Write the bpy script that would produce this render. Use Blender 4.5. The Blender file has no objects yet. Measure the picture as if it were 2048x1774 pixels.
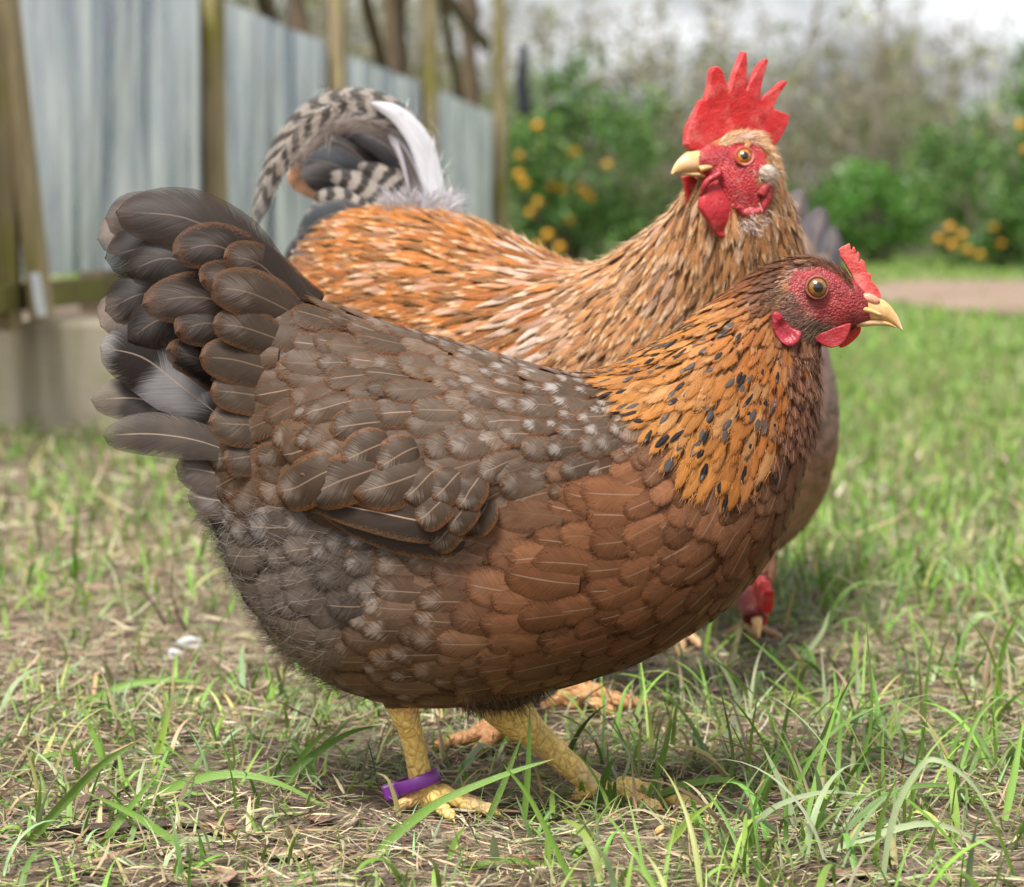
import bpy, bmesh, math, random
import numpy as np
from mathutils import Vector, Matrix
from mathutils.bvhtree import BVHTree

rng = np.random.default_rng(7)
random.seed(7)
scene = bpy.context.scene
COL = scene.collection

# ------------------------------------------------------------------ camera, sky, sun, exposure
F, CX, CY = 5357.0, 1024.0, 887.0            # focal length and centre of the frame in photograph pixels
PITCH = math.atan((887 - 450) / F)
CAM = np.array([0.0, 0.0, 0.401])
FWD = np.array([0, math.cos(PITCH), -math.sin(PITCH)])
UP = np.array([0, math.sin(PITCH), math.cos(PITCH)])
RIGHT = np.array([1.0, 0, 0])
cd = bpy.data.cameras.new("camera")
cam = bpy.data.objects.new("camera", cd)
COL.objects.link(cam)
cam.location = CAM
cam.rotation_euler = (math.pi / 2 - PITCH, 0, 0)
cd.sensor_width = 36.0
cd.lens = 36.0 * F / 2048.0
cd.clip_start = 0.05
cd.clip_end = 2000
cd.dof.use_dof = True
cd.dof.focus_distance = 1.775
cd.dof.aperture_fstop = 9.5
scene.camera = cam

SUN_EL, SUN_AZ = 58.0, 205.0                 # azimuth clockwise from +Y
world = bpy.data.worlds.new("World")
scene.world = world
world.use_nodes = True
wn, wl = world.node_tree.nodes, world.node_tree.links
for n_ in list(wn):
    wn.remove(n_)
wo = wn.new("ShaderNodeOutputWorld")
wb = wn.new("ShaderNodeBackground")
sky = wn.new("ShaderNodeTexSky")
sky.sky_type = 'NISHITA'
sky.sun_disc = False
sky.sun_elevation = math.radians(SUN_EL)
sky.sun_rotation = math.radians(SUN_AZ)
sky.air_density = 1.0
sky.dust_density = 4.0
sky.ozone_density = 1.0
hs = wn.new("ShaderNodeHueSaturation")
hs.inputs['Saturation'].default_value = 0.30
hs.inputs['Value'].default_value = 1.0
tc = wn.new("ShaderNodeTexCoord")
mp = wn.new("ShaderNodeMapping")
mp.inputs['Scale'].default_value = (1.0, 1.0, 2.5)
cn = wn.new("ShaderNodeTexNoise")
cn.inputs['Scale'].default_value = 7.0
cn.inputs['Detail'].default_value = 5.0
cr = wn.new("ShaderNodeMapRange")
cr.inputs['From Min'].default_value = 0.40
cr.inputs['From Max'].default_value = 0.62
cmix = wn.new("ShaderNodeMix")
cmix.data_type = 'RGBA'
cmix.inputs[7].default_value = (9.0, 9.1, 9.4, 1)      # overcast cloud, same order of radiance as the sky texture
wl.new(tc.outputs['Generated'], mp.inputs['Vector'])
wl.new(mp.outputs['Vector'], cn.inputs['Vector'])
wl.new(cn.outputs['Fac'], cr.inputs['Value'])
wl.new(cr.outputs['Result'], cmix.inputs[0])
wl.new(sky.outputs['Color'], hs.inputs['Color'])
wl.new(hs.outputs['Color'], cmix.inputs[6])
wl.new(cmix.outputs[2], wb.inputs['Color'])
wb.inputs['Strength'].default_value = 0.064
wl.new(wb.outputs['Background'], wo.inputs['Surface'])

sd = bpy.data.lights.new("sun", 'SUN')
sd.energy = 3.3
sd.angle = math.radians(20)
sd.color = (1.0, 0.965, 0.91)
sun = bpy.data.objects.new("sun", sd)
COL.objects.link(sun)
_az, _el = math.radians(SUN_AZ), math.radians(SUN_EL)
sdir = Vector((math.sin(_az) * math.cos(_el), math.cos(_az) * math.cos(_el), math.sin(_el)))
sun.rotation_euler = sdir.to_track_quat('Z', 'Y').to_euler()
sun.location = (0, -5, 12)

vs = scene.view_settings
vs.view_transform = 'Standard'
vs.look = 'None'
vs.exposure = 1.1
vs.gamma = 1.0
vs.use_curve_mapping = False
scene.render.engine = 'CYCLES'
cy = scene.cycles
cy.use_denoising = True
try:
    cy.denoiser = 'OPENIMAGEDENOISE'
    cy.denoising_prefilter = 'ACCURATE'
except Exception:
    pass
cy.max_bounces = 6
cy.diffuse_bounces = 3
cy.glossy_bounces = 3
cy.transmission_bounces = 4
cy.transparent_max_bounces = 8
cy.caustics_reflective = False
cy.caustics_refractive = False


# ------------------------------------------------------------------ helpers
def P(px, py, Y):
    """World point seen at photograph pixel (px, py), on the vertical plane y = Y."""
    px, py, Y = np.broadcast_arrays(np.asarray(px, float), np.asarray(py, float), np.asarray(Y, float))
    d = RIGHT * (px - CX)[..., None] + UP * (CY - py)[..., None] + FWD * F
    return CAM + d * (Y / d[..., 1])[..., None]


def G(px, py):
    """Ground point seen at a photograph pixel."""
    d = RIGHT * (px - CX) + UP * (CY - py) + FWD * F
    return CAM + d * (-CAM[2] / d[2])


def proj(p):
    q = np.asarray(p) - CAM
    z = q @ FWD
    return CX + F * (q @ RIGHT) / z, CY - F * (q @ UP) / z


def unit(a):
    a = np.asarray(a, float)
    return a / np.maximum(np.linalg.norm(a, axis=-1, keepdims=True), 1e-12)


def sstep(a, b, x):
    t = np.clip((np.asarray(x, float) - a) / (b - a), 0, 1)
    return t * t * (3 - 2 * t)


def catmull(pts, t):
    """Catmull-Rom through pts (n,k) at parameters t in 0..1."""
    pts = np.asarray(pts, float)
    n = len(pts)
    e = np.vstack([2 * pts[0] - pts[1], pts, 2 * pts[-1] - pts[-2]])
    x = np.clip(np.asarray(t, float), 0, 1) * (n - 1)
    i = np.minimum(x.astype(int), n - 2)
    f = (x - i)[..., None]
    p0, p1, p2, p3 = e[i], e[i + 1], e[i + 2], e[i + 3]
    return 0.5 * (2 * p1 + (p2 - p0) * f + (2 * p0 - 5 * p1 + 4 * p2 - p3) * f ** 2 + (3 * p1 - p0 - 3 * p2 + p3) * f ** 3)


def make_mesh(name, V, quads=None, mat=None, uv=None, attrs=None, smooth=True, tris=None, midx=None):
    V = np.ascontiguousarray(np.asarray(V, np.float32).reshape(-1, 3))
    me = bpy.data.meshes.new(name)
    nq = 0 if quads is None else len(quads)
    ntr = 0 if tris is None else len(tris)
    li = np.concatenate([np.asarray(quads, np.int32).ravel() if nq else np.zeros(0, np.int32),
                         np.asarray(tris, np.int32).ravel() if ntr else np.zeros(0, np.int32)]).astype(np.int32)
    ls = np.concatenate([np.arange(nq) * 4, nq * 4 + np.arange(ntr) * 3]).astype(np.int32)
    me.vertices.add(len(V))
    me.vertices.foreach_set('co', V.ravel())
    me.loops.add(len(li))
    me.loops.foreach_set('vertex_index', li)
    me.polygons.add(nq + ntr)
    me.polygons.foreach_set('loop_start', ls)
    if smooth:
        me.polygons.foreach_set('use_smooth', np.ones(nq + ntr, bool))
    for m in (mat if isinstance(mat, (list, tuple)) else [mat]):
        if m is not None:
            me.materials.append(m)
    if midx is not None:
        me.polygons.foreach_set('material_index', np.asarray(midx, np.int32))
    me.update(calc_edges=True)
    if uv is not None:
        l = me.uv_layers.new(name="uv")
        l.data.foreach_set('uv', np.asarray(uv, np.float32).reshape(-1, 2)[li].ravel())
    for k, a in (attrs or {}).items():
        at = me.attributes.new(k, 'FLOAT_COLOR', 'POINT')
        a = np.asarray(a, np.float32)
        if a.shape[-1] == 3:
            a = np.concatenate([a, np.ones(a.shape[:-1] + (1,), np.float32)], -1)
        at.data.foreach_set('color', np.ascontiguousarray(a).ravel())
    return me


def link(name, me, parent=None, label=None, cat=None, group=None, kind=None):
    o = bpy.data.objects.new(name, me)
    COL.objects.link(o)
    if parent is not None:
        o.parent = parent
        o.matrix_parent_inverse = Matrix.Translation(-Vector(parent.location))
    if label: o['label'] = label
    if cat: o['category'] = cat
    if group: o['group'] = group
    if kind: o['kind'] = kind
    return o


def empty(name, loc, label, cat, group=None):
    o = bpy.data.objects.new(name, None)
    COL.objects.link(o)
    o.empty_display_size = 0.05
    o.location = Vector([float(c) for c in loc])
    o['label'] = label
    o['category'] = cat
    if group: o['group'] = group
    return o


def grid_quads(nu, nv, N=1, wrap=False):
    a = np.arange(nu * nv).reshape(nu, nv)
    if wrap:
        b = np.roll(a, -1, 1)
        q = np.stack([a[:-1], b[:-1], b[1:], a[1:]], -1).reshape(-1, 4)
    else:
        q = np.stack([a[:-1, :-1], a[:-1, 1:], a[1:, 1:], a[1:, :-1]], -1).reshape(-1, 4)
    if N == 1:
        return q
    return (q[None] + (np.arange(N) * nu * nv)[:, None, None]).reshape(-1, 4)


def tube(path, rad, ns=10, up=(0, 0, 1), cap=True):
    """Closed tube along a polyline; rad is a number, (n,) or (n,2) half-sizes."""
    path = np.asarray(path, float)
    n = len(path)
    rad = np.asarray(rad, float)
    if rad.ndim == 0: rad = np.full(n, float(rad))
    if rad.ndim == 1: rad = np.stack([rad, rad], -1)
    t = unit(np.gradient(path, axis=0))
    b = np.cross(t, np.asarray(up, float))
    bad = np.linalg.norm(b, axis=1) < 1e-3
    b[bad] = np.cross(t[bad], np.array([0.0, 1.0, 0.05]))
    b = unit(b)
    c = np.cross(b, t)
    th = np.linspace(0, 2 * np.pi, ns, endpoint=False)
    V = path[:, None] + b[:, None] * (np.cos(th)[None, :, None] * rad[:, 0][:, None, None]) + c[:, None] * (np.sin(th)[None, :, None] * rad[:, 1][:, None, None])
    V = V.reshape(-1, 3)
    q = grid_quads(n, ns, wrap=True)
    tr = np.zeros((0, 3), int)
    if cap:
        V = np.vstack([V, path[0], path[-1]])
        i0, i1 = n * ns, n * ns + 1
        k = np.arange(ns)
        tr = np.vstack([np.stack([np.full(ns, i0), (k + 1) % ns, k], -1),
                        np.stack([np.full(ns, i1), (n - 1) * ns + k, (n - 1) * ns + (k + 1) % ns], -1)])
    return V, q, tr


class Acc:
    """Collects verts / quads / tris into one mesh."""
    def __init__(self):
        self.V, self.Q, self.T, self.A, self.n = [], [], [], [], 0
    def add(self, V, q=None, t=None, col=None):
        V = np.asarray(V, float).reshape(-1, 3)
        self.V.append(V)
        if q is not None and len(q): self.Q.append(np.asarray(q) + self.n)
        if t is not None and len(t): self.T.append(np.asarray(t) + self.n)
        if col is not None:
            c = np.asarray(col, float)
            self.A.append(np.broadcast_to(c, (len(V), c.shape[-1])))
        self.n += len(V)
    def mesh(self, name, mat, smooth=True):
        return make_mesh(name, np.vstack(self.V), np.vstack(self.Q) if self.Q else None, mat,
                         tris=np.vstack(self.T) if self.T else None, smooth=smooth,
                         attrs={'ca': np.vstack(self.A)} if self.A else None)


def box_mesh(name, size, mat, bevel=0.004):
    bm = bmesh.new()
    bmesh.ops.create_cube(bm, size=1.0)
    for v in bm.verts:
        v.co = Vector((v.co.x * size[0], v.co.y * size[1], v.co.z * size[2]))
    if bevel:
        bmesh.ops.bevel(bm, geom=bm.edges[:], offset=bevel, segments=2, affect='EDGES', profile=0.5)
    me = bpy.data.meshes.new(name)
    bm.to_mesh(me)
    bm.free()
    me.materials.append(mat)
    return me


def evaluated(me, mods):
    """Applies modifiers [(type, {props})] and returns the resulting mesh."""
    o = bpy.data.objects.new("temporary", me)
    COL.objects.link(o)
    for ty, pr in mods:
        m = o.modifiers.new(ty, ty)
        for k, v in pr.items():
            setattr(m, k, v)
    dg = bpy.context.evaluated_depsgraph_get()
    dg.update()
    r = bpy.data.meshes.new_from_object(o.evaluated_get(dg))
    bpy.data.objects.remove(o)
    return r


def coords(me):
    a = np.empty(len(me.vertices) * 3, np.float32)
    me.vertices.foreach_get('co', a)
    return a.reshape(-1, 3).astype(float)


def set_coords(me, V):
    me.vertices.foreach_set('co', np.ascontiguousarray(V, np.float32).ravel())
    me.update()


def set_attr(me, name, a):
    at = me.attributes.new(name, 'FLOAT_COLOR', 'POINT')
    a = np.asarray(a, np.float32)
    if a.shape[-1] == 3:
        a = np.concatenate([a, np.ones((len(a), 1), np.float32)], -1)
    at.data.foreach_set('color', np.ascontiguousarray(a).ravel())


def all_smooth(me):
    me.polygons.foreach_set('use_smooth', np.ones(len(me.polygons), bool))


def vnoise(p, scale, seed=0):
    """Cheap smooth value noise (sum of sines) for arrays of points, about -1..1."""
    r = np.random.default_rng(seed)
    p = np.asarray(p, float)
    out = np.zeros(p.shape[:-1])
    for i in range(6):
        d = r.normal(size=p.shape[-1])
        d = d / np.linalg.norm(d) * scale * r.uniform(0.6, 1.7)
        out += np.sin(p @ d + r.uniform(0, 6.28))
    return out / 3.0


def in_poly(x, y, poly):
    poly = np.asarray(poly, float)
    x, y = np.asarray(x, float), np.asarray(y, float)
    r = np.zeros(x.shape, bool)
    j = len(poly) - 1
    for i in range(len(poly)):
        xi, yi = poly[i]; xj, yj = poly[j]
        c = ((yi > y) != (yj > y)) & (x < (xj - xi) * (y - yi) / (yj - yi + 1e-12) + xi)
        r ^= c
        j = i
    return r


def poly_sd(x, y, poly):
    """Signed distance to a polygon (positive inside)."""
    poly = np.asarray(poly, float)
    p = np.stack([np.asarray(x, float), np.asarray(y, float)], -1)
    d = np.full(p.shape[:-1], 1e9)
    for i in range(len(poly)):
        a, b = poly[i - 1], poly[i]
        ab = b - a
        t = np.clip(((p - a) @ ab) / (ab @ ab + 1e-12), 0, 1)
        d = np.minimum(d, np.linalg.norm(p - a - t[..., None] * ab, axis=-1))
    return np.where(in_poly(x, y, poly), d, -d)


# ------------------------------------------------------------------ materials
class NT:
    def __init__(self, name):
        self.m = bpy.data.materials.new(name)
        self.m.use_nodes = True
        self.t = self.m.node_tree
        self.t.nodes.clear()
        self.out = self.t.nodes.new("ShaderNodeOutputMaterial")
    def n(self, ty, ins=None, **props):
        nd = self.t.nodes.new(ty)
        for k, v in props.items():
            setattr(nd, k, v)
        for k, v in (ins or {}).items():
            self.put(nd.inputs[k], v)
        return nd
    def put(self, sock, v):
        if isinstance(v, bpy.types.NodeSocket):
            self.t.links.new(v, sock)
        else:
            sock.default_value = (*v, 1.0) if isinstance(v, tuple) and len(v) == 3 and sock.type == 'RGBA' else v
    def m2(self, op, a, b=0.0, c=None, clamp=False):
        nd = self.t.nodes.new("ShaderNodeMath")
        nd.operation = op
        nd.use_clamp = clamp
        self.put(nd.inputs[0], a); self.put(nd.inputs[1], b)
        if c is not None: self.put(nd.inputs[2], c)
        return nd.outputs[0]
    def ss(self, x, a, b, lo=0.0, hi=1.0, kind='SMOOTHSTEP'):
        nd = self.n("ShaderNodeMapRange", {'Value': x, 'From Min': a, 'From Max': b, 'To Min': lo, 'To Max': hi})
        nd.interpolation_type = kind
        return nd.outputs[0]
    def mix(self, f, a, b, blend='MIX'):
        nd = self.t.nodes.new("ShaderNodeMix")
        nd.data_type = 'RGBA'
        nd.blend_type = blend
        self.put(nd.inputs[0], f); self.put(nd.inputs[6], a); self.put(nd.inputs[7], b)
        return nd.outputs[2]
    def attr(self, name):
        return self.n("ShaderNodeAttribute", attribute_name=name)
    def noise(self, vec, scale, detail=3.0, rough=0.55):
        nd = self.n("ShaderNodeTexNoise", {'Scale': scale, 'Detail': detail, 'Roughness': rough})
        if vec is not None: self.put(nd.inputs['Vector'], vec)
        return nd.outputs['Fac']
    def obj(self):
        return self.n("ShaderNodeTexCoord").outputs['Object']
    def vec(self, x, y, z):
        return self.n("ShaderNodeCombineXYZ", {'X': x, 'Y': y, 'Z': z}).outputs[0]
    def bump(self, h, strength, dist=0.001, normal=None):
        nd = self.n("ShaderNodeBump", {'Height': h, 'Strength': strength, 'Distance': dist})
        if normal is not None: self.put(nd.inputs['Normal'], normal)
        return nd.outputs[0]
    def principled(self, col, rough=0.6, spec=0.3, normal=None, sheen=0.0, metal=0.0, sss=0.0, coat=0.0, sssr=(1, .3, .2)):
        nd = self.n("ShaderNodeBsdfPrincipled")
        self.put(nd.inputs['Base Color'], col)
        self.put(nd.inputs['Roughness'], rough)
        self.put(nd.inputs['Specular IOR Level'], spec)
        self.put(nd.inputs['Metallic'], metal)
        if normal is not None: self.put(nd.inputs['Normal'], normal)
        if sheen:
            nd.inputs['Sheen Weight'].default_value = sheen
            nd.inputs['Sheen Roughness'].default_value = 0.45
        if sss:
            nd.inputs['Subsurface Weight'].default_value = sss
            nd.inputs['Subsurface Radius'].default_value = sssr
            nd.inputs['Subsurface Scale'].default_value = 0.004
        if coat:
            nd.inputs['Coat Weight'].default_value = coat
            nd.inputs['Coat Roughness'].default_value = 0.03
        return nd.outputs[0]
    def trans(self, surf, col, f):
        tr = self.n("ShaderNodeBsdfTranslucent", {'Color': col})
        mx = self.n("ShaderNodeMixShader", {0: f})
        self.t.links.new(surf, mx.inputs[1]); self.t.links.new(tr.outputs[0], mx.inputs[2])
        return mx.outputs[0]
    def done(self, surf):
        self.t.links.new(surf, self.out.inputs['Surface'])
        return self.m


def feather_material():
    k = NT("feather")
    uvn = k.n("ShaderNodeUVMap", uv_map="uv")
    s = k.n("ShaderNodeSeparateXYZ", {0: uvn.outputs[0]})
    u, v = s.outputs[0], s.outputs[1]
    v2 = k.m2('ABSOLUTE', k.m2('MULTIPLY_ADD', v, 2.0, -1.0))
    ca, cb, cc, pa = k.attr('ca'), k.attr('cb'), k.attr('cc'), k.attr('pa')
    rnd = ca.outputs['Alpha']
    freq = cb.outputs['Alpha']
    ps = k.n("ShaderNodeSeparateColor", {0: pa.outputs['Color']})
    lace, shaft, spot, bar = ps.outputs[0], ps.outputs[1], ps.outputs[2], pa.outputs['Alpha']
    rz = k.m2('MULTIPLY', rnd, 61.0)
    ln = k.n("ShaderNodeSeparateColor", {0: k.attr('cl').outputs['Color']}).outputs[0]
    wd = k.n("ShaderNodeSeparateColor", {0: k.attr('cl').outputs['Color']}).outputs[1]
    along = k.m2('SUBTRACT', u, k.m2('MULTIPLY', v2, 0.28))
    barb = k.noise(k.vec(k.m2('MULTIPLY', k.m2('MULTIPLY', along, 36.0), ln), k.m2('MULTIPLY', v, 2.2), rz), 1.0, 2.0, 0.6)
    fine = k.noise(k.vec(k.m2('MULTIPLY', k.m2('MULTIPLY', u, 30.0), ln), k.m2('MULTIPLY', k.m2('MULTIPLY', v, 18.0), wd), rz), 1.0, 2.0, 0.7)
    soft = k.noise(k.vec(k.m2('MULTIPLY', u, 3.0), k.m2('MULTIPLY', v, 3.0), rz), 1.0, 2.0, 0.5)
    tip = k.ss(u, 0.66, 1.0, kind='LINEAR')
    e = k.m2('MAXIMUM', k.m2('POWER', v2, 1.8), k.m2('POWER', tip, 1.4))
    e = k.m2('ADD', e, k.m2('MULTIPLY', k.m2('SUBTRACT', fine, 0.5), 1.1))
    su = k.m2('SUBTRACT', 1.0, k.m2('DIVIDE', k.m2('ABSOLUTE', k.m2('SUBTRACT', u, 0.78)), 0.20))
    sv = k.m2('SUBTRACT', 1.0, k.m2('DIVIDE', v2, 0.66))
    sp = k.m2('ADD', k.m2('MINIMUM', su, sv), k.m2('MULTIPLY', k.m2('SUBTRACT', barb, 0.5), 2.0))
    c = k.mix(k.m2('MULTIPLY', k.ss(sp, 0.0, 0.9), spot), ca.outputs['Color'], cc.outputs['Color'])
    lf = k.m2('MULTIPLY', k.ss(e, 0.55, 0.95), lace)
    c = k.mix(lf, c, cb.outputs['Color'])
    ph = k.m2('ADD', k.m2('MULTIPLY', k.m2('ADD', k.m2('SUBTRACT', u, k.m2('MULTIPLY', v2, 0.025)), k.m2('MULTIPLY', k.m2('SUBTRACT', soft, 0.5), 0.12)), k.m2('MULTIPLY', freq, 6.2832)), k.m2('MULTIPLY', rnd, 6.28))
    bs = k.m2('ADD', k.m2('SINE', ph), k.m2('MULTIPLY', k.m2('SUBTRACT', barb, 0.5), 1.2))
    c = k.mix(k.m2('MULTIPLY', k.ss(bs, -0.6, 0.6), bar), c, cc.outputs['Color'])
    val = k.m2('ADD', k.ss(barb, 0.25, 0.75, 0.84, 1.16), k.ss(soft, 0.3, 0.7, -0.10, 0.10))
    c = k.n("ShaderNodeVectorMath", {0: c, 1: k.vec(val, val, val)}, operation='MULTIPLY').outputs[0]
    sw = k.m2('MULTIPLY', k.m2('MULTIPLY', k.ss(v2, 0.02, k.m2('DIVIDE', 0.065, wd), 1.0, 0.0), shaft), k.ss(u, 0.80, 0.97, 1.0, 0.0))
    c = k.mix(sw, c, k.mix(0.5, (0.60, 0.45, 0.33), cb.outputs['Color']))
    bmp = k.bump(k.m2('ADD', barb, k.m2('MULTIPLY', sw, 1.0)), 0.25, 0.0005)
    surf = k.trans(k.principled(c, 0.46, 0.11, bmp), c, 0.08)
    # barbs part towards the rim: the vane frays out
    rim = k.m2('MAXIMUM', k.m2('POWER', v2, 1.2), k.ss(u, 0.60, 1.0, kind='LINEAR'))
    split = k.noise(k.vec(k.m2('MULTIPLY', k.m2('MULTIPLY', along, 42.0), ln), k.m2('MULTIPLY', v, 3.0), k.m2('ADD', rz, 7.0)), 1.0, 2.0, 0.6)
    gap = k.m2('MULTIPLY', cc.outputs['Alpha'], k.ss(k.m2('ADD', rim, k.m2('MULTIPLY', k.m2('SUBTRACT', split, 0.5), 1.1)), 0.62, 1.05))
    tp = k.n("ShaderNodeBsdfTransparent")
    mx = k.n("ShaderNodeMixShader", {0: gap})
    k.t.links.new(surf, mx.inputs[1]); k.t.links.new(tp.outputs[0], mx.inputs[2])
    return k.done(mx.outputs[0])


def strand_material(name, rough=0.5, trans=0.2, sheen=0.0):
    k = NT(name)
    c = k.attr('ca').outputs['Color']
    return k.done(k.trans(k.principled(c, rough, 0.15, sheen=sheen), c, trans))


def body_material():
    """Bare skin, scaled legs and the under-plumage, each by its own painted base colour ('ca'); alpha 1 = skin with grain, 0.5 = leg scales."""
    k = NT("bird_skin")
    a = k.attr('ca')
    o = k.obj()
    vo = k.n("ShaderNodeTexVoronoi", {'Vector': o, 'Scale': 620.0})
    fine = k.noise(o, 300.0, 3.0)
    sc = k.n("ShaderNodeTexVoronoi", {'Vector': k.n("ShaderNodeMapping", {'Vector': o, 'Scale': (1, 1, 0.72)}).outputs[0], 'Scale': 165.0}, feature='DISTANCE_TO_EDGE')
    leg = k.ss(a.outputs['Alpha'], 0.3, 0.5, 0, 1)
    isskin = k.ss(a.outputs['Alpha'], 0.75, 0.95, 0, 1)
    legonly = k.m2('SUBTRACT', leg, isskin)
    h = k.m2('ADD', k.m2('MULTIPLY', k.m2('SUBTRACT', 1.0, vo.outputs['Distance']), isskin), k.m2('MULTIPLY', k.ss(sc.outputs['Distance'], 0.0, 0.25), legonly))
    crack = k.m2('MULTIPLY', k.ss(sc.outputs['Distance'], 0.0, 0.10, 1.0, 0.0), legonly)
    c = k.mix(k.m2('MULTIPLY', crack, 0.42), a.outputs['Color'], (0.36, 0.13, 0.06))
    c = k.mix(k.m2('MULTIPLY', isskin, k.ss(vo.outputs['Distance'], 0.25, 0.65, 0.0, 0.5)), c, k.mix(0.6, c, (0.22, 0.02, 0.025)))
    val = k.ss(fine, 0.3, 0.7, 0.82, 1.18)
    c = k.n("ShaderNodeVectorMath", {0: c, 1: k.vec(val, val, val)}, operation='MULTIPLY').outputs[0]
    bmp = k.bump(h, 0.6, 0.0016, k.bump(fine, 0.2, 0.0008))
    c = k.mix(k.m2('MULTIPLY', isskin, k.ss(k.noise(o, 95.0, 4.0, 0.65), 0.48, 0.72, 0.0, 0.5)), c, (0.42, 0.17, 0.14))
    return k.done(k.principled(c, 0.42, 0.28, bmp, sss=0.12))


def flesh_material(name, col, pale=(0.75, 0.30, 0.26), scale=650.0, bump=0.5):
    k = NT(name)
    o = k.obj()
    vo = k.n("ShaderNodeTexVoronoi", {'Vector': o, 'Scale': scale})
    big = k.noise(o, 70.0, 3.0)
    c = k.mix(k.ss(vo.outputs['Distance'], 0.15, 0.6, 0.0, 0.35), col, tuple(x * 0.5 for x in col))
    c = k.mix(k.ss(big, 0.45, 0.75, 0.0, 0.6), c, pale)
    c = k.mix(k.ss(k.noise(o, 160.0, 4.0, 0.7), 0.5, 0.75, 0.0, 0.45), c, tuple(x * 0.45 for x in col))
    bmp = k.bump(k.m2('SUBTRACT', 1.0, vo.outputs['Distance']), bump * 0.6, 0.0008, k.bump(k.noise(o, 130.0, 4.0, 0.65), 0.5, 0.003))
    return k.done(k.principled(c, 0.36, 0.34, bmp, sss=0.25))


def beak_material():
    k = NT("beak_horn")
    o = k.obj()
    n1 = k.noise(o, 90.0, 4.0)
    n2 = k.noise(o, 420.0, 2.0)
    c = k.mix(k.ss(n1, 0.35, 0.7), (0.62, 0.36, 0.12), (0.72, 0.52, 0.30))
    c = k.mix(k.ss(n1, 0.62, 0.78, 0, 0.55), c, (0.40, 0.24, 0.16))
    c = k.mix(k.ss(n2, 0.66, 0.76, 0, 0.5), c, (0.85, 0.78, 0.66))
    return k.done(k.principled(c, 0.36, 0.45, k.bump(n1, 0.25, 0.001), sss=0.1, sssr=(1, .6, .3)))


def plain(name, col, rough=0.5, spec=0.4, coat=0.0, noise_amt=0.12, scale=40.0, metal=0.0):
    k = NT(name)
    nz = k.noise(k.obj(), scale, 4.0)
    c = k.mix(k.ss(nz, 0.3, 0.7), tuple(x * (1 - noise_amt) for x in col), tuple(min(1, x * (1 + noise_amt)) for x in col))
    return k.done(k.principled(c, rough, spec, k.bump(nz, 0.1, 0.001), coat=coat, metal=metal))


def leaf_material(name, trans=0.3, rough=0.45):
    k = NT(name)
    c = k.attr('ca').outputs['Color']
    return k.done(k.trans(k.principled(c, rough, 0.35), c, trans))


def blade_material(name, trans=0.28, dust=0.6):
    k = NT(name)
    a = k.attr('ca')
    uvn = k.n("ShaderNodeUVMap", uv_map="uv")
    s = k.n("ShaderNodeSeparateXYZ", {0: uvn.outputs[0]})
    u, v = s.outputs[0], s.outputs[1]
    vein = k.m2('SINE', k.m2('MULTIPLY', v, 38.0))
    o = k.obj()
    n1 = k.noise(o, 60.0, 3.0)
    n2 = k.noise(o, 900.0, 2.0, 0.7)
    c = k.mix(k.ss(vein, -1, 1, 0, 0.22), a.outputs['Color'], k.mix(0.5, a.outputs['Color'], (0.5, 0.52, 0.36)))
    c = k.mix(k.ss(n1, 0.62, 0.80, 0, 0.5), c, (0.26, 0.19, 0.09))
    c = k.mix(k.m2('MULTIPLY', k.ss(n2, 0.58, 0.70, 0, dust), k.ss(n1, 0.4, 0.6)), c, (0.50, 0.48, 0.38))
    c = k.mix(k.ss(u, 0.90, 1.0, 0, 0.6), c, (0.38, 0.28, 0.13))
    bmp = k.bump(vein, 0.25, 0.0006)
    return k.done(k.trans(k.principled(c, 0.42, 0.38, bmp), c, trans))


M_FEATHER = feather_material()
M_FLUFF = strand_material("down_strands", 0.6, 0.15)
M_BODY = body_material()
M_COMB = flesh_material("comb_flesh", (0.56, 0.030, 0.030), (0.62, 0.16, 0.14))
M_COMB2 = flesh_material("comb_flesh_pale", (0.60, 0.085, 0.075), (0.70, 0.30, 0.26))
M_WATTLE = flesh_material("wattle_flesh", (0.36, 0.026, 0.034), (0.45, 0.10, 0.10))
M_WATTLE_LIT = flesh_material("wattle_flesh_backlit", (0.74, 0.05, 0.025))  # far wattle: light shining through it is painted into the brighter red
M_EARLOBE = flesh_material("earlobe_flesh", (0.34, 0.026, 0.040), (0.46, 0.10, 0.12))
M_BEAK = beak_material()
M_LID = flesh_material("eyelid_skin", (0.30, 0.085, 0.055), (0.38, 0.14, 0.10), 900.0, 0.3)


# ------------------------------------------------------------------ the ground
def gh(x, y):
    """Gentle height of the ground near the birds (metres)."""
    x, y = np.asarray(x, float), np.asarray(y, float)
    p = np.stack([x, y], -1)
    near = 1 - sstep(4.0, 9.0, y)
    return near * (0.004 * vnoise(p, 7.0, 1) + 0.0022 * vnoise(p, 30.0, 2) + 0.0012 * vnoise(p, 90.0, 5)) - 0.003 * near


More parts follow.
